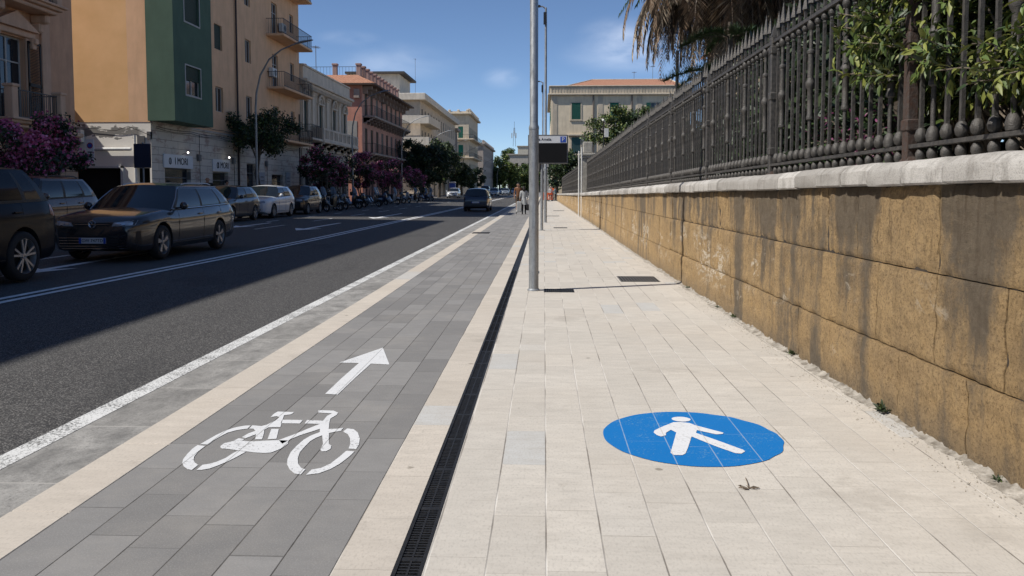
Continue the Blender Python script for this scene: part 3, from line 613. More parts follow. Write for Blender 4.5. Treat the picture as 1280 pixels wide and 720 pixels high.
# curved street lamps on the far pavement
M_LAMP = mat('lamp_steel', (.22, .23, .24), .45, .15, 6, metal=.5)
def curved_lamp(y, label, x=-15.0, proto=[None]):
    if proto[0] is None:
        t = thing('street_lamp', (x, y, .2), label, 'street lamp', 'curved street lamps along the far pavement'); proto[0] = t
        P = [(0, 0, 0), (0, 0, 3), (0, 0, 5.4), (.06, 0, 6.2), (.28, 0, 7.1), (.75, 0, 7.9), (1.4, 0, 8.4), (2.2, 0, 8.72)]
        MB().tube([P[0], (0, 0, .6)], [.09, .085], 12).build('base', M_LAMP, t, 40)
        MB().tube([(0, 0, .55)] + P[1:], [.07, .06, .055, .052, .048, .044, .04, .036], 12).build('pole', M_LAMP, t, 40)
        mb = MB(); mb.grid([[(2.1, -.05, 8.66), (2.1, 0, 8.74), (2.1, .05, 8.66), (2.1, 0, 8.64), (2.1, -.05, 8.66)], [(2.5, -.13, 8.76), (2.5, 0, 8.86), (2.5, .13, 8.76), (2.5, 0, 8.74), (2.5, -.13, 8.76)], [(3.0, -.10, 8.86), (3.0, 0, 8.92), (3.0, .10, 8.86), (3.0, 0, 8.85), (3.0, -.10, 8.86)], [(3.1, 0, 8.89)] * 5])
        mb.build('lamp_head', mat('lamp_head_grey', (.16, .165, .17), .5, .1, 4), t, 40)
    else: t = copy_tree(proto[0]); t.location = (x, y, .2); t['label'] = label
curved_lamp(41.8, 'curved street lamp arching in front of the yellow-brown apartment block')
curved_lamp(63, 'curved street lamp arching in front of the pink building')
curved_lamp(85, 'curved street lamp beside the big dark tree, before the grey balconied block')
curved_lamp(106, 'curved street lamp arching above the crown of the big dark tree')
curved_lamp(127, 'small curved street lamp in front of the green-shuttered palazzo, the nearer of two')
curved_lamp(149, 'small curved street lamp in front of the green-shuttered palazzo, the further of two')
curved_lamp(212, 'distant curved street lamp against lit green trees, left of the pair', -16.2)
curved_lamp(262, 'distant curved street lamp against lit green trees, right of the pair', -15.2)

# ------------------------------------------------------------ windows and facades
M_GLASS = mat('window_glass', (.018, .022, .028), .08, .2, 3, spec=.6); M_FRAME = mat('pale_window_frame', (.38, .37, .35), .6, .1, 4); M_DARKIN = mat('dark_interior', (.012, .011, .010), .9)
def m_shutter(name, c):
    m = newmat(name, .6, spec=.3); g = NG(m); X, Y, Z = g.sep(g.pos())
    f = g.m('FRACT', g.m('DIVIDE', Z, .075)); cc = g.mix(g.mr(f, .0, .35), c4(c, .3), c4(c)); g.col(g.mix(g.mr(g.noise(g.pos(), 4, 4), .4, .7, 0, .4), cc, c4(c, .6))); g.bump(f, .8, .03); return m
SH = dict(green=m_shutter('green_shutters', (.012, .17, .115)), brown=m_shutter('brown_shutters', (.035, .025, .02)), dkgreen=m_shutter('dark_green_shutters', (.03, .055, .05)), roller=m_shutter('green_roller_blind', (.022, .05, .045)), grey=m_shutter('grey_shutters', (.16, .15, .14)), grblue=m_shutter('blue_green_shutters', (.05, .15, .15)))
_wp = {}
def window(kind, w_, h_, root, p, rz=0, shutter='brown', frame=None, name=None):
    key = (kind, round(w_, 2), round(h_, 2), shutter, frame.name if frame else '')
    if key in _wp:
        o = copy_tree(_wp[key], root); o.location = p; o.rotation_euler = (0, 0, rz); return o
    fm = frame or M_FRAME; a = w_ / 2; mb = MB(); fr = .055
    mb.box(-.03, .03, -a, -a + fr, 0, h_); mb.box(-.03, .03, a - fr, a, 0, h_); mb.box(-.03, .03, -a + fr, a - fr, h_ - fr, h_); mb.box(-.03, .03, -a + fr, a - fr, 0, fr)
    if kind in ('sash', 'blind', 'door', 'open'): mb.box(-.035, .035, -.035, .035, fr, h_ - fr)
    if kind == 'door': mb.box(-.033, .033, -a + fr, a - fr, h_ * .70, h_ * .70 + .05)
    if kind == 'shop': mb.box(-.02, .035, -a + fr, a - fr, h_ * .78, h_ * .78 + .05)
    o = mb.build(name or ('door' if kind in ('door', 'shop') else 'window'), fm, root); o.location = p; o.rotation_euler = (0, 0, rz)
    MB().box(-.012, .0, -a + fr, a - fr, fr, h_ - fr).build('pane', M_GLASS, o)
    if kind == 'blind':
        s = MB(); s.box(.04, .06, -a + .02, a - .02, h_ * .52, h_ - .01); s.build('roller_blind', SH[shutter], o)
    if kind == 'blindfull': MB().box(.04, .06, -a + .02, a - .02, .02, h_ - .01).build('roller_blind', SH[shutter], o)
    if kind == 'louvre':
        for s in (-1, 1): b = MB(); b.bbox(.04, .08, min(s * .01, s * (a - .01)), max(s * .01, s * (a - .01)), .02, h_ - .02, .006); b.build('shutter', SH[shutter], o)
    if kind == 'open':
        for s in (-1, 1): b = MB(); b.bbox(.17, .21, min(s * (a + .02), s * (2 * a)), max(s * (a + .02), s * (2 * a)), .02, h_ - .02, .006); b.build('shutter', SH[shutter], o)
    if kind == 'ajar':
        for s in (-1, 1): b = MB(); b.obox((.05, s * (a - .02), h_ / 2), (.45, s * (a + .25), h_ / 2), .03, h_ - .04); b.build('shutter', SH[shutter], o)
    _wp[key] = o; return o
def wall_face(mb, O, U, N, L, H, ops, rev=.2, z0=0.0, k=None):
    """Wall plane with real openings (u0,u1,z0,z1) and reveals."""
    O, U, N = Vector(O), Vector(U), Vector(N)
    us = sorted({0.0, L, *[o[0] for o in ops], *[o[1] for o in ops]}); zs = sorted({z0, H, *[o[2] for o in ops], *[o[3] for o in ops]})
    P = lambda u, z, d=0: O + U * u + N * d + Vector((0, 0, z))
    for i in range(len(us) - 1):
        for j in range(len(zs) - 1):
            uc, zc = (us[i] + us[i + 1]) / 2, (zs[j] + zs[j + 1]) / 2
            if any(o[0] < uc < o[1] and o[2] < zc < o[3] for o in ops): continue
            mb.add([P(us[i], zs[j]), P(us[i + 1], zs[j]), P(us[i + 1], zs[j + 1]), P(us[i], zs[j + 1])], [(0, 1, 2, 3)], k)
    for a, b, c, d in ops:
        mb.add([P(a, c), P(b, c), P(b, d), P(a, d), P(a, c, -rev), P(b, c, -rev), P(b, d, -rev), P(a, d, -rev)], [(0, 1, 5, 4), (1, 2, 6, 5), (2, 3, 7, 6), (3, 0, 4, 7)], k)
def plaster(name, col, var=.1, grime=.35, sc=1.2): return mat(name, col, .9, var, sc, .15, 40, spec=.2, grime=grime)
def rail_mesh(L, dep, h=1.0, step=.13, solid_ends=False):
    mb = MB()      # balcony railing: local u along +Y from 0..L, depth outwards +X 0..dep
    mb.box(dep - .02, dep + .02, 0, L, h - .03, h); mb.box(dep - .01, dep + .01, 0, L, .06, .085)
    n = int(L / step)
    for i in range(n + 1): y = .01 + (L - .02) * i / n; mb.box(dep - .008, dep + .008, y - .008, y + .008, .0, h - .02)
    for y in (0.01, L - .01):
        mb.box(0, dep, y - .02, y + .02, h - .03, h); m_ = max(2, int(dep / step))
        for i in range(1, m_): x = dep * i / m_; mb.box(x - .008, x + .008, y - .008, y + .008, 0, h - .02)
    return mb
def balcony(root, u0, u1, z, dep, slabm, railm, h=1.0, th=.16, brackets=0, step=.13, kind='iron'):
    L = u1 - u0; s = MB(); s.bbox(0, dep + .06, u0 - .06, u1 + .06, z - th, z, .03)
    if kind == 'moulded': s.bbox(0, dep + .0, u0, u1, z - th - .08, z - th, .02)
    o = s.build('balcony', slabm, root)
    if kind == 'solid': r = MB(); r.box(dep - .1, dep, u0, u1, z, z + h); r.box(0, dep - .1, u0, u0 + .1, z, z + h); r.box(0, dep - .1, u1 - .1, u1, z, z + h); r.build('parapet', railm, o)
    elif kind == 'pierced':
        r = MB(); n = max(1, round(L / 1.5)); r.box(dep - .12, dep, u0, u1, z + h - .16, z + h); r.box(dep - .12, dep, u0, u1, z, z + .12)
        for i in range(n * 3 + 1): y = u0 + (L - .16) * i / (n * 3); r.box(dep - .11, dep - .01, y, y + (.34 if i % 3 == 0 else .14), z + .12, z + h - .16)
        r.box(0, dep - .12, u0, u0 + .12, z, z + h); r.box(0, dep - .12, u1 - .12, u1, z, z + h); r.build('parapet', railm, o)
    else: r = rail_mesh(L, dep, h, step); q = r.build('railing', railm, o); q.location = (0, u0, z)
    if brackets:
        for i in range(brackets):
            b = MB(); y = u0 + .15 + (L - .3) * i / max(1, brackets - 1)
            for (x1_, z1_) in ((dep, .12), (dep * .8, .28), (dep * .55, .45), (dep * .3, .6)): b.box(0, x1_, y - .1, y + .1, z - th - z1_, z - th)
            b.build('bracket', slabm, o)
    return o
def ac_unit(p, rz, label):
    t = thing('air_conditioner', p, label, 'air conditioner', None, rz); MB().bbox(0, .3, -.4, .4, 0, .58, .02).build('casing', M_WPOST, t)
    MB().lathe([(.22, .30), (.22, .308), (.19, .31), (.03, .312)], (0, .08, .29), 20, 'x').build('fan_grille', M_GREYM, t)
    MB().box(.03, .27, -.36, -.32, -.05, 0).box(.03, .27, .32, .36, -.05, 0).build('bracket', M_GREYM, t)
M_BALR = mat('balcony_iron', (.02, .02, .022), .5, .2, 6, metal=.2)

# ---- brown palazzo at the far left
def brown_palazzo():
    X = -18.5; Y0 = -24.0; L = 31.4 - Y0; H = 16.9; t = thing('brown_palazzo', (X, Y0, 0), 'brown stuccoed palazzo at the far left edge with a shuttered balcony window', 'building')
    mw = plaster('brown_stucco', (.58, .34, .215), .1, .4); mst = mat('brown_block_stone', (.25, .17, .115), .9, .18, 2, .3, 30)
    mtrim = plaster('stucco_trim', (.60, .39, .27), .1, .45)
    def blocks():
        m = newmat('rusticated_blocks', .9, spec=.2); g = NG(m); X_, Y_, Z_ = g.sep(g.pos()); bt = g.n('ShaderNodeTexBrick'); g.put(bt.inputs['Vector'], g.comb(g.m('ADD', Y_, X_), Z_, 0.0))
        bt.inputs['Scale'].default_value = 1; bt.inputs['Brick Width'].default_value = .95; bt.inputs['Row Height'].default_value = .42; bt.inputs['Mortar Size'].default_value = .012
        bt.inputs['Color1'].default_value = c4((.46, .30, .20)); bt.inputs['Color2'].default_value = c4((.52, .36, .25)); bt.inputs['Mortar'].default_value = c4((.09, .06, .04))
        g.col(g.mix(g.mr(g.noise(g.pos(), 4, 5), .4, .7, 0, .3), bt.outputs[0], c4((.12, .08, .06)))); g.bump(bt.outputs[1], -.6, .02); return m
    mb_ = blocks(); ops = []; kinds = []
    cs = [51.65 - 4.6 * i for i in range(11)]
    for i, c in enumerate(cs):
        for z in (3.78, 7.98, 12.1): ops.append((c - .75, c + .75, z, z + 2.95))
    wl = MB(); wall_face(wl, (0, 0, 0), (0, 1, 0), (1, 0, 0), L, H, [o for o in ops], .3, 3.6, 0)
    g_ops = [(c - .9, c + .9, .15, 2.7) for c in cs[:11:2]]
    wall_face(wl, (.05, 0, 0), (0, 1, 0), (1, 0, 0), L, 3.6, g_ops, .3, 0, 1)
    wl.add([(0, L, 0), (-12, L, 0), (-12, L, H), (0, L, H), (0, 0, 0), (-12, 0, 0), (-12, 0, H), (0, 0, H), (-.0, L, 3.6), (.05, L, 3.6), (.05, L, 0)], [(0, 1, 2, 3), (4, 5, 6, 7), (1, 2, 6, 5), (0, 8, 9, 10)], 0)
    wl.box(-.6, -.55, .5, L - .5, .1, 16.5, 2)
    wl.build('wall', [mw, mb_, M_DARKIN], t)
    MB().box(-12, .5, -.2, L + .45, H, H + .35).build('roof', mtrim, t)
    c_ = MB(); c_.bbox(-.2, .28, -.1, L + .12, 3.44, 3.6, .03); c_.bbox(-.2, .18, -.1, L + .08, 3.30, 3.44, .03); c_.build('cornice', mtrim, t)
    p_ = MB(); p_.bbox(-.02, .10, 53.3, 53.8, 3.6, 16.7, .02)
    p_.build('pilaster', mtrim, t)
    for i, c in enumerate(cs):
        for z in (3.78, 7.98, 12.1):
            f = window('door', 1.5, 2.95, t, (-.2, c, z), 0)
            if i < 2 or True:
                if i < 2:
                    fr = MB(); fr.bbox(0, .09, c - .98, c - .76, z, z + 3.0, .02); fr.bbox(0, .09, c + .76, c + .98, z, z + 3.0, .02); fr.bbox(0, .16, c - 1.2, c + 1.2, z + 3.0, z + 3.22, .03)
                    fr.add([(0, c - 1.25, z + 3.22), (0, c + 1.25, z + 3.22), (0, c, z + 3.8), (.3, c - 1.25, z + 3.22), (.3, c + 1.25, z + 3.22), (.3, c, z + 3.8)], [(0, 1, 2), (3, 4, 5), (0, 1, 4, 3), (1, 2, 5, 4), (0, 2, 5, 3)])
                    for s in (-1, 1): fr.bbox(0, .24, c + s * 1.02 - .11, c + s * 1.02 + .11, z + 2.62, z + 3.0, .03); fr.bbox(0, .34, c + s * 1.02 - .09, c + s * 1.02 + .09, z + 2.8, z + 3.0, .03)
                    fr.build('window_surround', mtrim, t)
                    for s in (-1, 1):
                        sh = MB(); y0_, y1_ = (c + .77, c + 1.52) if s > 0 else (c - 1.52, c - .77)
                        sh.box(.10, .14, y0_, y0_ + .07, z + .02, z + 2.9); sh.box(.10, .14, y1_ - .07, y1_, z + .02, z + 2.9); sh.box(.10, .14, y0_, y1_, z + 1.3, z + 1.42); sh.box(.10, .14, y0_, y1_, z + 2.82, z + 2.9); sh.box(.10, .14, y0_, y1_, z + .02, z + .12)
                        zz = z + .14
                        while zz < z + 2.82: sh.obox((.12, y0_ + .07, zz), (.12, y1_ - .07, zz), .045, .01, up=(.6, 0, 1)); zz += .055
                        sh.build('shutter', mat('dark_brown_paint', (.025, .018, .014), .6), t)
    for j, z in enumerate((3.78, 7.98, 12.1)):
        for i, c in enumerate(cs[:2]):
            s = MB(); s.bbox(0, 1.0, c - 1.55, c + 1.62, z - .16, z, .03); s.bbox(0, .86, c - 1.45, c + 1.5, z - .3, z - .16, .04); s.bbox(0, 1.12, c - 1.62, c + 1.70, z - .06, z + .02, .02)
            for y in (c - 1.2, c + 1.25): s.bbox(0, .62, y - .14, y + .14, z - .62, z - .3, .05); s.bbox(0, .38, y - .12, y + .12, z - .95, z - .6, .05)
            s = s.build('balcony', mtrim, t)
            for y in (c - 1.35, c + 1.32): MB().bbox(.72, 1.02, y - .15, y + .15, z, z + 1.04, .02).bbox(.68, 1.06, y - .19, y + .19, z + 1.02, z + 1.12, .02).build('pedestal', mtrim, s)
            r = rail_mesh(2.35, .86, .98, .115)
            for q in range(3): r.tube([(.86, 1.17 + .16 * cos(a) * (1 - .3 * q), .5 + .3 * sin(a) * (1 - .3 * q)) for a in np.linspace(0, 2 * pi, 17)], .008, 4)
            q = r.build('railing', mat('worn_grey_iron', (.09, .085, .08), .6), s); q.location = (0, c - 1.19, z)
    t2 = thing('no_parking_sign', (-18.35, 31.9, 2.55), 'white rectangular sign with a round no-parking symbol on the corner of the brown palazzo', 'sign')
    MB().box(-.02, .3, -.02, .0, 0, .85).build('panel', M_PANEL, t2); MB().lathe([(.12, -.028), (.12, -.02)], (.14, 0, .6), 20, 'y').build('disc', mat('sign_red', (.25, .02, .02), .6), t2); MB().lathe([(.085, -.034), (.085, -.028)], (.14, 0, .6), 20, 'y').build('disc_centre', M_PBLUE, t2)
    l_ = MB(); [l_.box(.04, .24, -.024, -.02, .12 + .1 * i, .16 + .1 * i) for i in range(3)]; l_.build('lettering', M_BLK, t2)
brown_palazzo()
ac_unit((-22.0, 37.4, 3.6), R(-90), 'white air conditioner high on the sunlit white wall of the alley')

# ---- yellow apartment block with green bay
def yellow_block():
    X = -18.5; Y0 = 37.5; L = 23.5; H = 19.9; t = thing('apartment_block', (X, Y0, 0), 'tall ochre apartment block with a dark green bay and shops on its ground floor', 'building')
    mw = plaster('ochre_render', (.72, .46, .285), .07, .28); my = mat('golden_render', (.76, .45, .20), .9, .09, .8, .2, 30, col2=(.80, .49, .24)); 
    def whitewall():
        m = newmat('banded_white_wall', .9, spec=.2); g = NG(m); p = g.pos(); X_, Y_, Z_ = g.sep(p)
        n = g.noise(g.scale(p, (1.0, 1, 2.2)), 1.6, 6, .6); band = g.mr(g.m('ABSOLUTE', g.m('SUBTRACT', g.m('ADD', Z_, g.m('MULTIPLY', g.m('SUBTRACT', n, .5), 1.3)), 4.08)), .22, .17)  # irregular dark grey band across the wall, fading out towards the corner
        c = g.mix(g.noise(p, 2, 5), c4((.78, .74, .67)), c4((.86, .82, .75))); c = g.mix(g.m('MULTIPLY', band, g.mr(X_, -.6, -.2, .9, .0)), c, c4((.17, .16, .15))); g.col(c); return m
    def stonebase():
        m = newmat('pale_stone_cladding', .85, spec=.3); g = NG(m); X_, Y_, Z_ = g.sep(g.pos()); bt = g.n('ShaderNodeTexBrick'); g.put(bt.inputs['Vector'], g.comb(Y_, Z_, 0.0)); bt.inputs['Scale'].default_value = 1
        bt.inputs['Brick Width'].default_value = 1.4; bt.inputs['Row Height'].default_value = .38; bt.inputs['Mortar Size'].default_value = .012
        bt.inputs['Color1'].default_value = c4((.52, .475, .41)); bt.inputs['Color2'].default_value = c4((.60, .545, .475)); bt.inputs['Mortar'].default_value = c4((.2, .18, .16))
        n = g.noise(g.scale(g.pos(), (1, .7, 1.6)), 1.3, 6, .7); c = g.mix(g.mr(n, .52, .62, 0, .7), bt.outputs[0], c4((.30, .20, .17))); g.col(c); g.bump(bt.outputs[1], -.4, .01); return m
    ms = stonebase(); mwh = whitewall(); mgr = plaster('dark_green_render', (.085, .135, .10), .08, .2)
    wins = []; up = []
    for k in range(4):
        z = 5.8 + 3.5 * k
        up += [(7.7, 8.8, z, z + 1.4, 'blindfull' if k == 1 or k == 3 else 'sash'), (12.4, 13.4, z - .02, z + 1.4, 'sash')]
        up += [(17.4, 18.6, z - .95 if k else z - .3, z + 1.3, 'door'), (21.3, 22.2, z, z + 1.3, 'sash')]
    gf = [(1.3, 4.2, .2, 2.45), (7.0, 9.2, .2, 2.35), (12.2, 13.8, .2, 3.0), (16.8, 19.2, .2, 2.4)]
    mb = MB(); wall_face(mb, (0, 0, 0), (0, 1, 0), (1, 0, 0), L, H, [u[:4] for u in up], .22, 4.55, 0)
    wall_face(mb, (.03, 0, 0), (0, 1, 0), (1, 0, 0), L, 4.55, gf, .35, 0, 1)
    # gable facing the camera: golden render above, white below
    D = 13; Wg = 3.9
    wall_face(mb, (-1.0, 0, 0), (-1, 0, 0), (0, -1, 0), D - 1, H, [], .2, 4.55, 2)
    wall_face(mb, (0, 0, 0), (-1, 0, 0), (0, -1, 0), 1.0, H, [], .2, 4.55, 0)
    wall_face(mb, (0.03, .02, 0), (-1, 0, 0), (0, -1, 0), D, 4.55, [(1.5, 3.75, .1, 2.4), (.1, .75, 1.0, 2.4)], .3, 0, 3)
    mb.add([(-D, 0, 0), (-D, L, 0), (-D, L, H), (-D, 0, H), (0, L, 0), (0, L, H)], [(0, 1, 2, 3), (4, 1, 2, 5)], 0)
    mb.box(-.7, -.6, .6, L - .2, .1, H - .5, 4); mb.box(-3.8, -.72, .5, .6, .1, 2.6, 4)
    mb.build('wall', [mw, ms, my, mwh, M_DARKIN], t)
    MB().box(-D, .7, -.35, L + .3, H, H + .3).build('roof', mw, t)
    c_ = MB(); c_.box(.035, .12, 0, L, 4.5, 4.60); c_.build('cornice', ms, t)
    for a, b, c, d, k in up: window(k, b - a, d - c, t, (-.15, (a + b) / 2, c), 0, 'roller')
    for i, (a, b, c, d) in enumerate(gf): window('shop', b - a, d - c, t, (-.2, (a + b) / 2, c), 0, frame=M_GREYM)
    # green bay
    gb = MB(); y0_, y1_, dx = -.2, 4.15, 1.3; bops = [(1.2, 2.9, 5.95 + 3.5 * k - 4.6, 7.35 + 3.5 * k - 4.6) for k in range(4)]
    wall_face(gb, (dx, y0_, 4.6), (0, 1, 0), (1, 0, 0), y1_ - y0_, H - 4.6, bops, .2, 0, 0)
    gb.add([(0, y0_, 4.6), (dx, y0_, 4.6), (dx, y0_, H), (0, y0_, H), (0, y1_, 4.6), (dx, y1_, 4.6), (dx, y1_, H), (0, y1_, H)], [(0, 1, 2, 3), (4, 5, 6, 7), (0, 1, 5, 4), (3, 2, 6, 7)], 0)
    bay = gb.build('bay', mgr, t)
    for k in range(4):
        z = 5.95 + 3.5 * k; window('blind' if k % 2 == 0 else 'blindfull', 1.7, 1.4, bay, (dx - .14, y0_ + 2.05, z), 0, 'roller', M_FRAME)
        f = MB(); c = y0_ + 2.05
        for (a, b, e, g_) in ((c - .91, c + .91, z - .07, z), (c - .91, c + .91, z + 1.4, z + 1.46), (c - .91, c - .85, z, z + 1.4), (c + .85, c + .91, z, z + 1.4)): f.box(dx, dx + .03, a, b, e, g_)
        f.build('window_surround', M_FRAME, bay)
    p_ = MB(); p_.tube([(.1, 10.75, .3), (.1, 10.75, H)], .06, 8); p_.build('drainpipe', mat('dark_pipe', (.035, .02, .02), .6), t, 40)
    p_ = MB(); p_.tube([(.1, 23.0, .3), (.1, 23.0, 7)], .05, 8); p_.build('drainpipe', mat('dark_pipe', (.035, .02, .02), .6), t, 40)
    for k in range(4): balcony(t, 16.3, 22.9, 4.75 + 3.5 * k, 1.15, mw, M_BALR, 1.0, .16)
    # white gable details
    g_ = MB(); g_.box(-1.45, -1.32, -.06, .0, .1, 2.5); g_.box(-3.85, -1.32, -.06, .0, 2.4, 2.5); g_.build('door_frame', M_WPOST, t)
    g_ = MB(); g_.tube([(-2.6, -.16, 3.28), (-.85, -.16, 3.28)], .08, 10); g_.build('awning_roll', M_WPOST, t, 40)
    g_ = MB(); g_.tube([(-.72, -.06, .2), (-.72, -.06, 3.95)], .05, 8); g_.build('drainpipe', M_WPOST, t, 40)
    g_ = MB(); g_.tube([(.1 + .0, -.1, 3.9), (-1.0, -.1, 4.35), (-1.6, -.06, 4.15), (-3.8, -.06, 4.35)], .012, 5); g_.build('cable', M_BLK, t)
    g_ = MB(); g_.box(-.12, .03, -.1, .12, 3.75, 4.1); g_.box(-.6, -.25, -.08, .0, 3.55, 3.9); g_.build('junction_box', M_GREYM, t)
    # shop signs
    for k, (a, b, z0_, z1_) in enumerate(((1.1, 4.3, 2.45, 3.12), (6.9, 9.3, 2.40, 3.08))):
        s = thing('shop_sign', (X + .04, Y0 + (a + b) / 2, (z0_ + z1_) / 2), ['grey-white shop sign lettered i MORI over the doorway nearer the green bay', 'grey-white shop sign lettered i MORI over the second doorway, nearer the leafy tree'][k], 'sign', 'shop signs on the ochre block')
        h = (z1_ - z0_) / 2; w2 = (b - a) / 2; MB().bbox(0, .08, -w2, w2, -h, h, .01).build('panel', M_PANEL, s)
        text_obj('lettering', 'I MORI', .5, M_BLK, (.085, .25, 0), (R(90), 0, R(90)), s, .006); q = MB(); q.tube([(.088, -w2 + .6 + .12 * cos(a_), .16 * sin(a_)) for a_ in np.linspace(0, 2 * pi, 17)], .014, 5); q.tube([(.088, -w2 + .6, -.14), (.088, -w2 + .6, .16)], .012, 5); q.build('emblem', M_BLK, s)
        lm = newmat('lit_bulb', .5); lm.node_tree.nodes['Principled BSDF'].inputs['Emission Color'].default_value = (1, .95, .85, 1); lm.node_tree.nodes['Principled BSDF'].inputs['Emission Strength'].default_value = 5
        q = MB(); q.tube([(0, .5, h + .05), (.3, .5, h + .16)], .012, 5); q.build('lamp_arm', M_GREYM, s); MB().ball((.32, .5, h + .14), .05, 8).build('bulb', lm, s)
    for (y, z, wd, hh) in ((14.8, 1.2, 1.0, 1.3), (20.2, 1.2, 1.0, 1.4)):
        s = thing('wall_notice', (X + .04, Y0 + y, z), 'pale notice panel on the shop wall behind the leafy tree' if y < 15 else 'pale notice panel right of the last doorway of the ochre block', 'notice'); MB().bbox(0, .05, -wd / 2, wd / 2, 0, hh, .01).build('panel', mat('notice_grey', (.34, .34, .36), .6), s)
        q = MB(); [q.box(.051, .054, -wd / 2 + .15, wd / 2 - .15 - .1 * (i % 2), .2 + .25 * i, .28 + .25 * i) for i in range(4)]; q.build('lettering', M_GREYM, s)
yellow_block()
def facade_cables():
    t = [o for o in C.objects if o.name == 'apartment_block'][0]
    for z, a, b, sag in ((4.38, .3, 22.8, .06), (4.30, .3, 22.8, .10), (4.75, 4.4, 16, .05)):
        MB().tube([(.15, a + (b - a) * i / 24, z - sag * abs(sin(i * .8))) for i in range(25)], .012, 5).build('cable', M_BLK, t)
    for y in (5.1, 9.9, 15.6): MB().tube([(.14, y, .4), (.14, y, 4.3)], .014, 5).build('cable', M_BLK, t); MB().bbox(.03, .18, y - .14, y + .14, 2.9, 3.25, .01).build('junction_box', M_GREYM, t)
facade_cables()
ac_unit((-17.35 - 1.1, 37.5 + 16.9, 8.95), 0, 'white air conditioner on the ochre block between the two upper balconies'); ac_unit((-18.4, 37.5 + 18.95, 12.3), 0, 'white air conditioner standing on the topmost visible balcony')
def hidden_block():  # unseen from the camera; placed so its roof edge shades the white wall
    t = thing('hidden_building', (-36, 31.8, 0), 'unseen low building in the alley, placed to shade the white wall', 'building'); MB().box(0, 12.7, .05, 5.6, 0, 6.5).build('wall', plaster('grey_render', (.35, .32, .28)), t); MB().box(-.1, 12.75, 0, 5.63, 6.5, 6.62).build('roof', plaster('grey_render', (.35, .32, .28)), t)
hidden_block()
# sign seen from behind
t = thing('traffic_sign', (-15.0, 29.8, .2), 'dark blue back of a rectangular traffic sign on a pole before the white wall', 'traffic sign')
MB().tube([(0, 0, 0), (0, 0, 2.95)], .035, 10).build('pole', M_LAMP, t, 40); MB().bbox(-.33, .33, -.05, -.035, 2.0, 2.9, .005).build('panel', mat('sign_back_blue', (.012, .018, .045), .5), t); MB().box(-.3, .3, -.035, -.02, 2.2, 2.24).build('bracket', M_GREYM, t)
# ---- ornate cream palazzo (second block)
def simple_block(name, label, X, Y0, L, H, D, wall_m, ops, gf_ops=None, gf_m=None, zg=4.3, gable_ops=(), gable_m=None, rev=.2):
    t = thing(name, (X, Y0, 0), label, 'building'); mb = MB(); gf_ops = gf_ops or []
    wall_face(mb, (0, 0, 0), (0, 1, 0), (1, 0, 0), L, H, [o[:4] for o in ops if o[2] >= zg], rev, zg, 0)
    wall_face(mb, (.04, 0, 0), (0, 1, 0), (1, 0, 0), L, zg, gf_ops, .3, 0, 1)
    wall_face(mb, (0, 0, 0), (-1, 0, 0), (0, -1, 0), D, H, [o[:4] for o in gable_ops], rev, 0, 2)
    mb.add([(-D, 0, 0), (-D, L, 0), (-D, L, H), (-D, 0, H), (0, L, 0), (0, L, H)], [(0, 1, 2, 3), (4, 1, 2, 5), ], 0)
    mb.box(-.7, -.6, .6, L - .2, .1, H - .3, 3); mb.box(-D + .5, -.72, .6, .7, .1, H - .3, 3)
    mb.build('wall', [wall_m, gf_m or wall_m, gable_m or wall_m, M_DARKIN], t)
    for o in ops: window(o[4], o[1] - o[0], o[3] - o[2], t, (-.12, (o[0] + o[1]) / 2, o[2]), 0, o[5])
    for o in gable_ops: window(o[4], o[1] - o[0], o[3] - o[2], t, (-(o[0] + o[1]) / 2, .12, o[2]), R(-90), o[5])
    for o in gf_ops: window('shop', o[1] - o[0], o[3] - o[2], t, (-.2, (o[0] + o[1]) / 2, o[2]), 0, frame=M_GREYM)
    return t
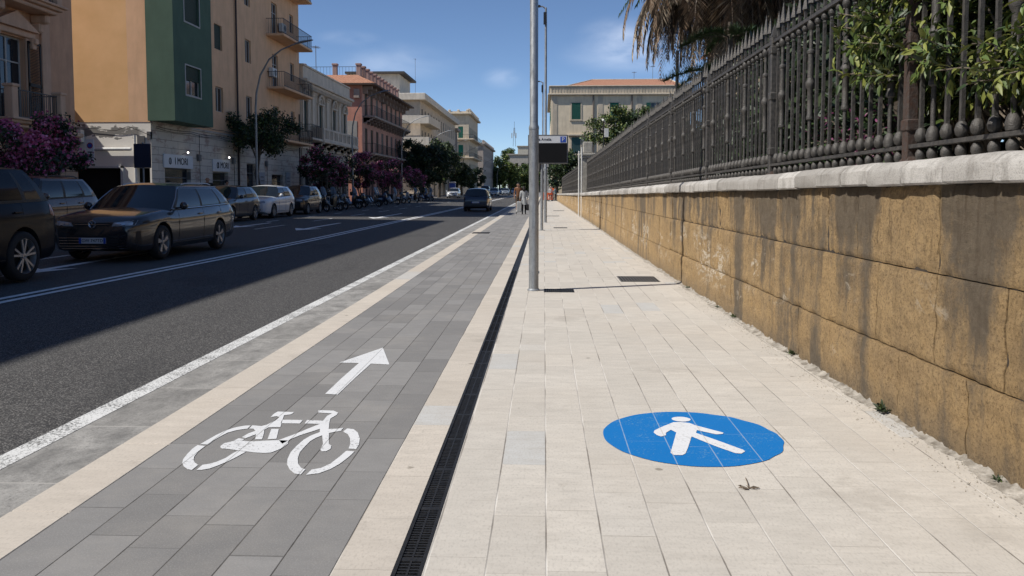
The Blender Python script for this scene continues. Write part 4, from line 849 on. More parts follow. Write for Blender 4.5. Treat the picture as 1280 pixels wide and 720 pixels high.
def cream_palazzo():
    mw = plaster('cream_stucco', (.58, .48, .37), .1, .45); mt_ = plaster('cream_trim', (.66, .56, .45), .1, .4); mg = mat('ashlar_grey', (.40, .34, .28), .9, .2, 3)
    L = 14.6; H = 10.0; ops = [(c - .55, c + .55, 5.85, 8.25, 'louvre', 'dkgreen') for c in (1.1, 5.3, 9.6, 13.3)]
    t = simple_block('cream_palazzo', 'ornate cream stucco palazzo with arched window crowns and a pierced stone balcony', -18.5, 61.2, L, H, 12, mw, ops, [(c - .8, c + .8, .2, 3.2) for c in (1.6, 5.4, 9.4, 13)], mg, 4.6)
    MB().box(-12, 0, 0, L, H, H + .05).build('roof', mw, t)
    c_ = MB(); c_.bbox(0, .45, -.1, L + .2, 9.35, 9.55, .04); c_.bbox(0, .62, -.2, L + .35, 9.55, 9.78, .04); c_.bbox(-.3, .25, -.05, L + .05, 9.78, 10.75, .03); c_.bbox(-.34, .32, -.1, L + .1, 10.75, 10.9, .03)
    i = .2
    while i < L: c_.box(.1, .42, i, i + .14, 9.12, 9.36); i += .42
    c_.bbox(0, .14, -.05, L + .05, 4.5, 4.72, .02); c_.build('cornice', mt_, t)
    for c in (1.1, 5.3, 9.6, 13.3):
        f = MB(); f.bbox(0, .12, c - .85, c - .57, 5.5, 8.3, .02); f.bbox(0, .12, c + .57, c + .85, 5.5, 8.3, .02); f.bbox(0, .2, c - .95, c + .95, 8.27, 8.4, .02)
        A = [(.16, c + .78 * cos(a), 8.42 + .62 * sin(a)) for a in np.linspace(0, pi, 13)]; f.tube(A, .09, 6); f.tube([(.1, c + .45 * cos(a), 8.42 + .36 * sin(a)) for a in np.linspace(0, pi, 9)], .06, 6); f.ball((.16, c, 9.05), .16, 8); f.build('window_surround', mt_, t)
    for c in (3.2, 7.4, 11.5):
        f = MB(); f.bbox(0, .12, c - .3, c + .3, 4.9, 8.9, .02); f.bbox(0, .2, c - .38, c + .38, 8.75, 9.1, .03); f.ball((.2, c - .25, 8.95), .13, 6); f.ball((.2, c + .25, 8.95), .13, 6); f.build('pilaster', mt_, t)
    balcony(t, 2.6, 14.3, 5.3, 1.05, mt_, mt_, .95, .22, 6, kind='pierced'); balcony(t, -.6, 2.2, 5.3, 1.0, mt_, M_BALR, 1.0, .16)
    # tiled roof and its loggia behind the parapet
    M_TILE = tile_mat(); r = MB(); r.grid([[(-2.5, 4.0, 10.9), (-2.5, 13.6, 10.9)], [(-7, 5.8, 12.9), (-7, 13.6, 12.9)], [(-11.5, 4, 10.9), (-11.5, 13.6, 10.9)]]); r.add([(-2.5, 4, 10.9), (-7, 5.8, 12.9), (-11.5, 4, 10.9)], [(0, 1, 2)]); r.build('tiled_roof', M_TILE, t)
    for (y, h) in ((2.2, 1.9), (7.2, 2.6)): antenna((-18.5 - .8, 61.2 + y, 10.9), h, 'thin television aerial above the parapet of the cream palazzo, ' + ('the shorter' if h < 2 else 'the taller'))
def tile_mat():
    if 'terracotta_tiles' in _mc: return _mc['terracotta_tiles']
    m = newmat('terracotta_tiles', .85, spec=.2); g = NG(m); X, Y, Z = g.sep(g.pos()); f = g.m('FRACT', g.m('MULTIPLY', g.m('ADD', X, Y), 3.2)); f2 = g.m('FRACT', g.m('MULTIPLY', Z, 4.5))
    c = g.mix(g.mr(g.noise(g.pos(), 5, 6, .7), .35, .65), c4((.30, .135, .085)), c4((.46, .25, .165))); c = g.mix(g.m('MULTIPLY', g.mr(f, .2, .0), .55), c, c4((.12, .05, .03))); c = g.mix(g.m('MULTIPLY', g.mr(f2, .15, .0), .3), c, c4((.15, .06, .04))); g.col(c); g.bump(f, .6, .05)
    _mc['terracotta_tiles'] = m; return m
def antenna(p, h, label, n=4):
    t = thing('roof_aerial', p, label, 'aerial'); mb = MB(); mb.tube([(0, 0, 0), (0, 0, h)], .03, 5); mb.build('mast', M_GREYM, t); mb = MB(); mb.tube([(-.1, -.5, h - .15), (.1, .5, h - .15)], .02, 4)
    for i in range(n): mb.tube([(-.35, -.4 + .25 * i, h - .15), (.35, -.4 + .25 * i, h - .15)], .014, 4)
    mb.build('array', M_GREYM, t)
cream_palazzo()
def pink_palazzo():
    mw = plaster('pink_render', (.50, .24, .18), .1, .4); mp = plaster('dusty_pink', (.56, .31, .24), .1, .4); mt_ = plaster('pink_trim', (.36, .29, .25), .1, .4); mg = plaster('grey_patch', (.33, .32, .30), .1, .4)
    L = 23.4; H = 12.3; ops = []; cs = [1.9 + 2.8 * i for i in range(8)]
    for c in cs:
        for z in (5.2, 9.0): ops.append((c - .6, c + .6, z, z + 2.5, 'louvre' if random.random() < .7 else 'door', 'grey' if random.random() < .3 else 'brown'))
    t = simple_block('pink_palazzo', 'faded pink palazzo with long iron balconies on carved brackets and roof-terrace pillars', -18.5, 82, L, H, 13, mp, ops, [(c - .8, c + .8, .2, 3.2) for c in cs], None, 4.4, (), mw)
    M_T = tile_mat()
    r = MB(); e = 1.5; r.grid([[(e, -.7, H - .25), (e, L + .7, H - .25)], [(-.6, .8, H + .75), (-.6, L - .6, H + .75)]]); r.grid([[(e, -.7, H - .25), (-13, -.7, H - .25)], [(-.6, .8, H + .75), (-13, .8, H + .75)]]); r.build('tiled_eave', M_T, t)
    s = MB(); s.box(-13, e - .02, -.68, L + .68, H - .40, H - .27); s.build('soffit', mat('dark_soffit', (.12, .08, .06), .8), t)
    MB().box(-13, -.6, .8, L - .6, H, H + .74).build('roof', mw, t)
    mpp = plaster('pinkish_pillars', (.36, .25, .22), .1, .5)
    for (x, y) in [(-.75, .9 + i * (L - 2) / 11) for i in range(12)] + [(-3.2, .9), (-6.5, .9), (-9.5, .9)]: MB().bbox(x, x + .45, y, y + .45, H + .6, H + 1.75, .02).bbox(x - .07, x + .52, y - .07, y + .52, H + 1.75, H + 1.95, .03).build('terrace_pillar', mpp, t)

    q = rail_mesh(L - 2, .0, .9, .3).build('terrace_railing', M_BALR, t); q.location = (-.5, 1, H + .75)
    q = MB(); [q.box(-.55 - i * .33, -.53 - i * .33, 1.08, 1.1, H + .75, H + 1.6) for i in range(30)]; q.box(-10, -.5, 1.07, 1.11, H + 1.6, H + 1.64); q.build('terrace_railing', M_BALR, t)
    for i in range(12): y = .5 + i * 2.05; MB().bbox(0, 1.0, y, y + .2, H - .75, H - .42, .03).bbox(0, .5, y, y + .2, H - 1.2, H - .75, .03).build('eave_bracket', mt_, t)
    balcony(t, .6, 22.8, 8.9, 1.15, mt_, M_BALR, 1.0, .2, 14, .22); balcony(t, .6, 22.8, 5.1, 1.15, mt_, M_BALR, 1.0, .2, 10, .22)
    MB().bbox(-1.9, -.5, -.04, .0, 2.5, 8.3, .01).build('grey_patch', mg, t); MB().box(-1.9, -.5, -.045, .0, 2.3, 4.7).build('cream_patch', plaster('pale_patch', (.5, .43, .34), .1, .3), t)
    MB().bbox(-.75, -.2, -.35, 0, 10.6, 11.5, .02).build('wall_box', mt_, t)
pink_palazzo()
def grey_block():
    mw = plaster('grey_beige_render', (.58, .48, .37), .12, .5); mwh = plaster('pale_concrete', (.66, .59, .49), .1, .4)
    L = 47; H = 14.6; ops = []; cs = [1.8 + 3.3 * i for i in range(14)]
    for i, c in enumerate(cs):
        for z in (4.9, 8.2, 11.4): ops.append((c - .55, c + .55, z, z + 2.1, 'louvre' if (i * 7 + int(z)) % 3 else 'door', 'brown' if (i + int(z)) % 2 else 'grey'))
    t = simple_block('balconied_block', 'grey-beige apartment block with white solid balconies behind the big dark tree', -18.5, 121, L, H, 14, mw, ops, [(c - 1, c + 1, .2, 3) for c in cs[::2]], None, 4.2, [(2.5, 3.6, 11.4, 13.4, 'door', 'brown')])
    MB().bbox(-14, .9, -.9, L + .3, H, H + 1.0, .05).build('roof', mwh, t)
    u = MB(); u.box(-11, -3.5, 2, 12, H + 1, H + 4.2); u.build('penthouse', mwh, t); MB().box(-11.6, -2.6, 1.2, 12.8, H + 4.2, H + 4.5).build('penthouse_roof', mat('dark_roof_edge', (.07, .06, .055), .8), t)
    for i, z in enumerate((8.1, 11.3)):
        o = balcony(t, -.9 if i else 0, 12, z - .0, 1.4, mwh, mwh, 1.0, .2, kind='solid')
        MB().bbox(-6, 1.4, -1.0, -.9, z - .2, z + 1.0, .01).build('balcony', mwh, t)
    balcony(t, 22, 34, 8.1, 1.4, mwh, mwh, 1.0, .2, kind='solid'); balcony(t, 14, 21, 4.8, 1.2, mwh, M_BALR, 1.0, .2, step=.4); balcony(t, 22, 40, 4.8, 1.6, mwh, mwh, 1.0, .2, kind='solid')
    MB().bbox(-7, 1.4, -1.0, 0, 4.3, 5.2, .02).build('balcony', mwh, t)
    antenna((-23.5, 148, H + 1), 9.5, 'very tall thin mast on the roof of the grey balconied block', 1)
    u = MB(); u.box(-9, -3, 26, 40, H + 1, H + 3.4); u.build('penthouse', mwh, t); MB().box(-9.5, -2.5, 25, 41, H + 3.4, H + 3.7).build('penthouse_roof', mat('dark_roof_edge', (.07, .06, .055), .8), t)
grey_block()
def green_palazzo():
    mw = plaster('stone_render', (.58, .49, .37), .12, .5); L = 27; H = 19.6; ops = []; cs = [1.8 + 2.9 * i for i in range(9)]
    for c in cs:
        for z in (4.9, 9.4, 13.9): ops.append((c - .6, c + .6, z, z + 2.8, 'louvre', 'green' if random.random() < .45 else 'brown'))
    gops = [(a - .6, a + .6, z, z + 2.8, 'louvre', 'green' if (a < 3 or z > 12) and z > 9 else 'brown') for a in (2.0, 4.8) for z in (4.9, 9.4, 13.9)]
    t = simple_block('green_shuttered_palazzo', 'tall stone-coloured palazzo with green shutters and a crested roofline further down the street', -18.5, 199, L, H, 30, mw, ops, [(c - .9, c + .9, .2, 3.4) for c in cs], None, 4.5, gops)
    c_ = MB(); c_.bbox(0, .8, -.8, L + .5, H, H + .5, .1); c_.bbox(-30, 0, -.8, 0, H, H + .5, .1)
    for i in range(14): c_.bbox(-.2, .4, i * 2.0 - .3, i * 2.0 + .2, H + .5, H + 1.4, .08)
    for i in range(10): c_.bbox(-i * 2.2 - .6, -i * 2.2, -.4, .2, H + .5, H + 1.2, .08)
    c_.build('cornice', mw, t); MB().box(-30, 0, 0, L, H, H + .8).build('roof', mw, t)
    for z in (9.2, 13.7): balcony(t, .0, 26, z, 1.3, mw, M_BALR, 1.0, .3, 0, .4); MB().bbox(-7, 1.3, -1.2, 0, z - .3, z, .05).build('balcony', mw, t); q = MB(); [q.box(1.2 - i * .45, 1.24 - i * .45, -1.15, -1.1, z, z + 1) for i in range(19)]; q.box(-7, 1.25, -1.16, -1.1, z + .97, z + 1.02); q.build('railing', M_BALR, t)
    q = MB(); q.box(-12, 0, -1.5, 0, 4.1, 4.3); q.build('awning', mat('green_canvas', (.02, .10, .06), .8), t)
green_palazzo()
def more_blocks():
    mw = plaster('dim_plaster', (.38, .33, .29), .12, .5); ops = [(c - .55, c + .55, z, z + 2.2, 'louvre', 'brown') for c in [2 + 4 * i for i in range(12)] for z in (4.8, 8.3, 11.6)]
    t = simple_block('terraced_palazzo', 'dim grey-brown palazzo between the balconied block and the green-shuttered one', -18.5, 168.3, 4.5, 13.4, 14, plaster('brown_grey_plaster', (.33, .28, .24), .12, .5), [(c - .6, c + .6, z, z + 2.4, 'louvre', 'brown') for c in (2.2,) for z in (5, 8.3, 10.6)], None, None, 4.5)
    MB().bbox(-14, .7, -.4, 4.7, 13.4, 14.0, .1).build('roof', mw, t); balcony(t, .4, 4.2, 8.1, 1.2, mw, M_BALR, 1, .2, step=.5)
    t = simple_block('far_palazzo', 'last long plastered block before the distant green trees', -18.5, 246, 50, 14.8, 20, mw, ops, None, None, 4.4); c_ = MB(); c_.bbox(-20, .7, -.6, 50.5, 14.8, 15.4, .1); [c_.bbox(-.3, .3, i * 3.0, i * 3.0 + .5, 15.4, 16.2, .05) for i in range(17)]; c_.build('roof', mw, t)
    for (x, y, w_, d_, h, lab, cc) in ((-15, 330, 14, 20, 15, 'distant pale building left of the far street end', (.42, .38, .33)), (-3.5, 420, 12, 20, 21, 'tall distant grey building closing the street on the right', (.36, .34, .32)), (-13, 400, 8, 10, 22, 'distant cream building with a thin mast above the trees', (.5, .46, .38)), (-6.2, 380, 3.2, 8, 17, 'slim distant beige building in the gap behind the walking people', (.46, .40, .32)), (-2, 330, 2.8, 8, 14, 'narrow distant white building behind the foreground pole', (.5, .48, .45))):
        t = thing('distant_building', (x, y, 0), lab, 'building', 'distant buildings at the end of the street'); mb = MB(); n = int(w_ / 2.6); nf = int(h / 3.3) - 1
        o_ = [(.8 + i * 2.5, 1.9 + i * 2.5, 3.6 + 3.2 * j, 5.5 + 3.2 * j) for i in range(n) for j in range(nf)]
        wall_face(mb, (0, 0, 0), (1, 0, 0), (0, -1, 0), w_, h, o_, .4, 0, 0); mb.box(.1, w_ - .1, .5, d_, 0, h - .1, 1)
        mb.add([(0, 0, 0), (0, d_, 0), (0, d_, h), (0, 0, h), (w_, 0, 0), (w_, d_, 0), (w_, d_, h), (w_, 0, h)], [(0, 1, 2, 3), (4, 5, 6, 7), (1, 5, 6, 2)], 0)
        mb.build('wall', [plaster('distant_%d' % int(h * 10 + w_), cc, .1, .4), M_DARKIN], t); MB().bbox(-.4, w_ + .4, -.4, d_, h, h + .6, .1).build('roof', mat('far_roof', (.3, .27, .23), .9), t)
    t = thing('telecom_mast', (-14.5, 395, 22), 'far lattice mast with aerials rising over the distant trees', 'mast'); mb = MB(); [mb.tube([(dx, 0, 0), (dx * .4, 0, 9)], .12, 4) for dx in (-.6, .6)]; mb.tube([(0, 0, 6), (0, 0, 12)], .1, 4); mb.build('mast', M_GREYM, t); mb = MB(); [mb.box(-1.4 + i * 1.0, -1.0 + i * 1.0, -.2, .2, 4 + (i % 2), 6.5 + (i % 2)) for i in range(3)]; mb.build('aerials', M_FRAME, t)
more_blocks()
# ---- beige villa with hipped roof beyond the wall on the right
def villa():
    X0, Y0, W, D, H = .95, 115, 19.5, 26, 14.6
    t = thing('hipped_villa', (X0, Y0, 0), 'beige three-storey building with green shutters and a terracotta hipped roof beyond the railing', 'building')
    mw = plaster('beige_render', (.70, .59, .43), .08, .35); mt_ = plaster('beige_trim', (.52, .45, .35), .1, .5); T = tile_mat()
    cs = [3.55, 8.9, 14.6]; ops = [(c - .62, c + .62, z, z + 2.3) for c in cs for z in (11.2, 6.4, 2.2)]; sops = [(c - .6, c + .6, z, z + 2.3) for c in (3, 7.5, 12, 16.5, 21) for z in (11.2, 6.4, 2.2)]
    mb = MB(); wall_face(mb, (0, 0, 0), (1, 0, 0), (0, -1, 0), W, H, ops, .25, 0, 0); wall_face(mb, (0, 0, 0), (0, 1, 0), (-1, 0, 0), D, H, sops, .25, 0, 0); mb.add([(W, 0, 0), (W, D, 0), (W, D, H), (W, 0, H), (0, D, 0), (0, D, H)], [(0, 1, 2, 3), (4, 1, 2, 5)], 0); mb.box(.6, W - .3, .6, .7, .1, H, 1); mb.box(.6, .7, .7, D - .3, .1, H, 1)
    mb.build('wall', [mw, M_DARKIN], t)
    for i, (a, b, c, d) in enumerate(ops): window('open' if i // 3 == 2 and c > 10 else 'louvre', b - a, d - c, t, ((a + b) / 2, .05, c), R(-90), 'grblue' if c < 8 else 'green')
    for (a, b, c, d) in sops: window('louvre', b - a, d - c, t, (.05, (a + b) / 2, c), R(180), 'green')
    for (a, b, c, d) in ops:
        f = MB(); f.box(a - .18, a, -.06, 0, c - .1, d + .1); f.box(b, b + .18, -.06, 0, c - .1, d + .1); f.box(a, b, -.06, 0, d, d + .1); f.bbox(a - .3, b + .3, -.16, 0, c - .22, c - .1, .02)
        if c < 8: f.bbox(a - .55, b + .55, -.45, 0, d + .15, d + .4, .05)
        f.build('window_surround', mt_, t)
    c_ = MB(); c_.bbox(-.45, W + .45, -.45, D, H - .05, H + .2, .06); c_.bbox(-.15, W + .15, -.15, D, H + .2, H + 1.15, .04); c_.bbox(-.3, W + .3, -.3, D, H + 1.15, H + 1.3, .04)
    i = 0.0
    while i < W: c_.box(i, i + .14, -.2, -.1, H + .25, H + 1.0); i += .42
    c_.build('cornice', mt_, t)
    r = MB(); a = [(1.8, 1.2, H + 1.3), (W - .6, 1.2, H + 1.3), (W - .6, D - 1, H + 1.3), (1.8, D - 1, H + 1.3), (6.2, 7.5, H + 3.1), (W - 1.8, 7.5, H + 3.1), (W - 1.8, D - 7, H + 3.1), (6.2, D - 7, H + 3.1)]; r.add(a, [(0, 1, 5, 4), (1, 2, 6, 5), (2, 3, 7, 6), (3, 0, 4, 7), (4, 5, 6, 7)]); r.build('roof', T, t)
    r = MB(); r.tube([a[4], a[5]], .1, 6); r.tube([a[0], a[4]], .1, 6); r.tube([a[1], a[5]], .12, 6); r.build('ridge_tiles', mt_, t)
    for x in (5.95, 11.35): MB().tube([(x, -.1, 0), (x, -.1, H)], .1, 6).build('drainpipe', mat('pipe_brown', (.15, .12, .10), .7), t)
    [MB().bbox(x, x + .7, -.05, 0, 0, H - .1, .01).build('pilaster', mt_, t) for x in (.2, 6.6, 12.1)]
    antenna((X0 + 15.4, Y0 + 9, H + 2.8), 2.6, 'television aerial above the hipped terracotta roof, the larger', 5); antenna((X0 + 12.6, Y0 + 9, H + 2.8), 1.7, 'small aerial on the hipped terracotta roof, left of the larger one', 3)
villa()
def garden_house():
    t = thing('garden_house', (11.2, 44, 0), 'beige gable of a house glimpsed through and above the iron railing', 'building'); mw = plaster('sunny_beige', (.56, .44, .29), .08, .3)
    mb = MB(); P = [(0, 0), (12, 0), (12, 11), (6.2, 13.6), (0, 10.4)]; n = len(P); mb.add([(x, 0, z) for x, z in P] + [(x, 12, z) for x, z in P], [tuple(range(n)), tuple(range(n, 2 * n)), (0, 4, 9, 5), (1, 2, 7, 6)]); mb.build('wall', mw, t)
    r = MB(); r.add([(-.5, -.4, 10.2), (6.2, -.4, 13.75), (12.5, -.4, 10.9), (-.5, 12.4, 10.2), (6.2, 12.4, 13.75), (12.5, 12.4, 10.9), (-.5, -.4, 10.4), (6.2, -.4, 13.95), (12.5, -.4, 11.1), (-.5, 12.4, 10.4), (6.2, 12.4, 13.95), (12.5, 12.4, 11.1)], [(0, 1, 4, 3), (1, 2, 5, 4), (6, 7, 10, 9), (7, 8, 11, 10), (0, 1, 7, 6), (1, 2, 8, 7), (0, 3, 9, 6)]); r.build('roof', tile_mat(), t)
    window('louvre', 1.1, 2.0, t, (2.6, -.04, 5.5), R(-90), 'brown'); window('louvre', 1.1, 2.0, t, (6.4, -.04, 5.5), R(-90), 'brown')
garden_house()
sh_ = MB().grid([[(wallx(y) + .58, y, zt(y) - .12), (60, y, 1.3)] for y in np.linspace(-6, 95, 20)]).build('garden_ground', mat('garden_soil', (.10, .085, .06), .95, .4, 1.5)); sh_['kind'] = 'structure'

# ------------------------------------------------------------ foliage
def leafmat(name, c, tr=.0, rough=.5):
    m = newmat(name, rough, spec=.4); g = NG(m); g.col(g.mix(g.mr(g.noise(g.pos(), 1.3, 3), .35, .65), c4(c, .7), c4(c, 1.25))); 
    if tr: m.node_tree.nodes['Principled BSDF'].inputs['Transmission Weight'].default_value = 0
    return m
def leaves(name, blobs, size, mats, parent, weights=None, asp=.5, droop=.0, seed=1):
    """blobs: (cx,cy,cz, rx,ry,rz, n): small folded leaves spread through each clump."""
    r = np.random.default_rng(seed); C_, N_ = [], []
    for (cx, cy, cz, rx, ry, rz, n) in blobs:
        d = r.normal(size=(n, 3)); d /= np.linalg.norm(d, axis=1)[:, None]; rad = r.random(n) ** .45
        p = d * rad[:, None] * np.array([rx, ry, rz]) * (1 + .25 * np.sin(d[:, :1] * 5 + d[:, 1:2] * 7 + cx)) + np.array([cx, cy, cz]); C_.append(p); N_.append(d)
    P = np.concatenate(C_); n = len(P); nor = np.concatenate(N_) * .5 + r.normal(size=(n, 3)) * .8 + np.array([0, 0, .5]); nor /= np.linalg.norm(nor, axis=1)[:, None]
    a = np.cross(nor, r.normal(size=(n, 3))); a /= np.linalg.norm(a, axis=1)[:, None]; a[:, 2] -= droop; b = np.cross(nor, a); s = size * r.uniform(.6, 1.35, n)[:, None]
    V = np.stack([P - a * s, P - b * s * asp + nor * s * .12, P + a * s, P + b * s * asp + nor * s * .12], 1).reshape(-1, 3); F = np.arange(4 * n).reshape(-1, 4)
    mi = r.choice(len(mats), n, p=weights); return npmesh(name, V, F, mats, mi, parent)
LG = dict(dk=leafmat('dark_green_leaf', (.018, .034, .013)), md=leafmat('mid_green_leaf', (.036, .062, .018)), lt=leafmat('light_green_leaf', (.095, .14, .035)), yl=leafmat('yellow_green_leaf', (.19, .21, .045)), ol=leafmat('grey_green_leaf', (.045, .06, .03)), pk=leafmat('pink_flower', (.46, .085, .20)), pk2=leafmat('pale_pink_flower', (.60, .22, .34)), br=leafmat('dry_brown_frond', (.19, .13, .085)), gy=leafmat('dry_grey_frond', (.32, .26, .19)))
M_BARK = mat('bark', (.085, .068, .052), .95, .3, 12, .8, 30); M_BARK2 = mat('pale_bark', (.16, .13, .10), .95, .3, 10, .8, 30)
def blobs_in(c, r, n, cr, k, seed, zmin=None):
    q = random.Random(seed); out = []
    for i in range(n):
        while True:
            v = Vector((q.uniform(-1, 1), q.uniform(-1, 1), q.uniform(-1, 1)))
            if v.length < 1: break
        v = v * (.45 + .55 * v.length) ; rr = cr * q.uniform(.6, 1.25); out.append((c[0] + v.x * r[0], c[1] + v.y * r[1], c[2] + v.z * r[2], rr, rr, rr * .8, int(k * q.uniform(.6, 1.3))))
    return out
def tree(name, base, crown_c, crown_r, label, group=None, n=22, cr=.55, k=300, size=.09, mats=('dk', 'md'), wt=None, trunk=.12, seed=1, flower=None, bark=None, lean=(0, 0), stems=1, droop=0):
    t = thing(name, base, label, 'tree', group); cc = Vector(crown_c) - Vector(base); q = random.Random(seed + 99)
    B = blobs_in(cc, crown_r, n, cr, k, seed); mb = MB()
    for s in range(stems):
        o = Vector((q.uniform(-.25, .25), q.uniform(-.25, .25), 0)) if stems > 1 else Vector((0, 0, 0)); top = cc + Vector((0, 0, -crown_r[2] * .25)) + o * 3; mid = Vector((top.x * .35 + lean[0], top.y * .35 + lean[1], top.z * .5)) + o * 1.5
        mb.tube([o, o * .9 + mid * .5, mid, top * .82 + mid * .18, top], [trunk * 1.25, trunk, trunk * .85, trunk * .6, trunk * .35], 9)
        for b in B[s::max(1, stems)][:14]:
            e = Vector(b[:3]); st = mid.lerp(top, q.uniform(.2, .95)); m_ = st.lerp(e, .5) + Vector((0, 0, q.uniform(0, .2))); mb.tube([st, m_, e], [trunk * .42, trunk * .26, trunk * .08], 5)
    mb.build('trunk', bark or M_BARK, t, 60)
    leaves('crown', B, size, [LG[m] for m in mats], t, wt, seed=seed, droop=droop)
    if flower:
        fb = [(b[0], b[1], b[2] + b[5] * .2, b[3] * 1.08, b[4] * 1.08, b[5] * 1.1, int(b[6] * flower * q.choice((.2, .6, 1.8)))) for b in B]; fb = [(*b[:6], max(3, b[6])) for b in fb]
        leaves('blossom', fb, size * .75, [LG['pk'], LG['pk2']], t, [.7, .3], .9, seed=seed + 5)
    return t
ZP = .2
tree('leafy_tree', (-16.9, 48, ZP), (-16.9, 48, 4.75), (2.3, 2.3, 1.15), 'dark leafy street tree with a leaning trunk before the ochre block', None, 34, .62, 330, .085, ('dk', 'md', 'lt'), [.55, .38, .07], .14, 3, lean=(-.35, 0))
tree('oleander', (-14.9, 23.3, ZP), (-14.7, 23.3, 2.6), (1.25, 1.5, .9), 'pink-flowering oleander in front of the brown palazzo at the left edge', 'pink oleanders along the far pavement', 26, .42, 330, .06, ('dk', 'ol'), None, .05, 11, 1.5, stems=4, droop=.2)
OG = 'pink oleanders along the far pavement'
tree('oleander', (-15.6, 56.5, ZP), (-15.6, 56.5, 3.0), (1.6, 1.7, 1.7), 'dusky oleander just right of the small black car, its flowers dim in shade', OG, 26, .5, 260, .085, ('dk', 'ol'), None, .06, 12, .22, stems=3)
tree('oleander', (-15.7, 61, ZP), (-15.7, 61, 2.9), (1.5, 1.7, 1.5), 'dim pinkish oleander below the pierced stone balcony', OG, 20, .5, 240, .085, ('dk', 'ol'), None, .06, 13, .35, stems=3)
tree('oleander', (-15.3, 69, ZP), (-15.3, 69, 2.9), (1.6, 2.4, 1.5), 'oleander with strong pink flowers in front of the pink palazzo, left of the other', OG, 26, .5, 240, .09, ('dk', 'ol'), None, .06, 14, .7, stems=3)
tree('oleander', (-15.0, 77, ZP), (-15.0, 77, 2.75), (1.6, 2.4, 1.4), 'oleander with the brightest pink flowers, beside the second curved lamp and the big tree', OG, 26, .5, 240, .09, ('dk', 'ol'), None, .06, 15, 1.1, stems=3)
tree('oleander', (-14.6, 92, ZP), (-14.6, 92, 2.8), (1.7, 2.8, 1.6), 'small oleander with sparse pink flowers under the big dark tree', OG, 20, .55, 220, .10, ('dk', 'ol'), None, .06, 16, .4, stems=3)
tree('broad_tree', (-15.6, 104, ZP), (-16.0, 104, 4.9), (4.1, 4.2, 3.5), 'big broad dark tree in front of the grey balconied block', None, 60, 1.0, 330, .17, ('dk', 'md'), [.75, .25], .28, 21)
tree('broad_tree', (-14.6, 112, ZP), (-14.2, 112, 5.0), (2.7, 3, 3.2), 'looser grey-green tree leaning out right of the big dark tree', None, 30, .9, 260, .17, ('ol', 'md', 'lt'), [.45, .35, .2], .2, 22)
tree('street_tree', (-15.4, 150, ZP), (-15.4, 150, 4.2), (2.6, 4, 3.0), 'dark rounded tree behind the blue cabin', None, 34, .9, 230, .2, ('dk', 'md'), None, .2, 23)
tree('street_tree', (-15.6, 176, ZP), (-15.6, 176, 4.0), (2.4, 4, 2.8), 'small dark tree in front of the green-shuttered palazzo', None, 24, .9, 200, .22, ('dk', 'md'), None, .2, 24)
FT = 'sunlit trees at the end of the street'
for i, (x, y, z, r, h, lab) in enumerate(((-16.5, 300, 9.2, 4.4, 5.5, 'tallest lit green tree right of the last palazzo'), (-12.5, 290, 6.8, 4.0, 4.4, 'lit green tree behind the first distant arched lamp'), (-9.5, 300, 6.0, 3.6, 3.8, 'lit green tree behind the second distant arched lamp'), (-7.0, 330, 7.2, 2.6, 4.8, 'darker tree left of the distant slim buildings'), (-3.5, 300, 4.6, 2.2, 3.2, 'dark tree at the far end of the bike lane'), (-14.5, 340, 15.2, 2.8, 3.0, 'dark conifer top showing above the other distant trees'), (-19.0, 296, 4.6, 4.2, 4.6, 'low tree filling the gap right of the last palazzo'), (-13.0, 318, 4.4, 4.2, 4.4, 'low dark tree between the two distant arched lamps'), (-9.5, 335, 4.6, 3.6, 4.6, 'low dark tree behind the oncoming cars'), (-6.0, 315, 3.8, 2.6, 3.8, 'low dark tree left of the walking people'), (-10.5, 360, 10.0, 3.4, 3.6, 'higher tree crown in front of the far mast'))):
    tree('distant_tree', (x, y, 0), (x, y, z), (r, r, h), lab, FT, 34, 1.4, 170, .34, ('md', 'lt', 'yl') if i in (0, 1, 2) else ('md', 'lt'), [.15, .5, .35] if i in (0, 1, 2) else None, .35, 30 + i)
# right-hand side
tree('citrus_tree', (8.6, 82, 1.2), (8.0, 82, 7.1), (3.6, 3.2, 3.1), 'bright bushy green tree in front of the hipped villa', None, 60, .85, 330, .13, ('md', 'lt', 'yl', 'dk'), [.25, .4, .2, .15], .2, 41)
tree('dark_tree', (3.4, 98, .2), (3.2, 98, 3.3), (2.4, 3, 2.2), 'dark green tree right of the parking display, before the villa', None, 40, .9, 260, .18, ('dk', 'md', 'lt'), [.5, .35, .15], .2, 42)
tree('dark_tree', (1.8, 108, 0), (1.7, 108, 4.0), (1.2, 2, 2.6), 'narrow dark tree directly below the parking display', None, 22, .8, 220, .18, ('dk', 'md'), None, .16, 43)
tree('garden_tree', (7.2, 60, 1.2), (7.0, 60, 5.0), (2.2, 3, 1.9), 'dark garden tree just behind the stone pillar and railing', None, 34, .7, 260, .13, ('dk', 'md'), None, .18, 44)
tree('garden_tree', (9.6, 38, 1.2), (9.0, 38, 6.9), (1.5, 1.4, 1.0), 'small feathery green tree poking over the spear tips below the palm', None, 12, .5, 260, .10, ('md', 'ol'), None, .1, 45)
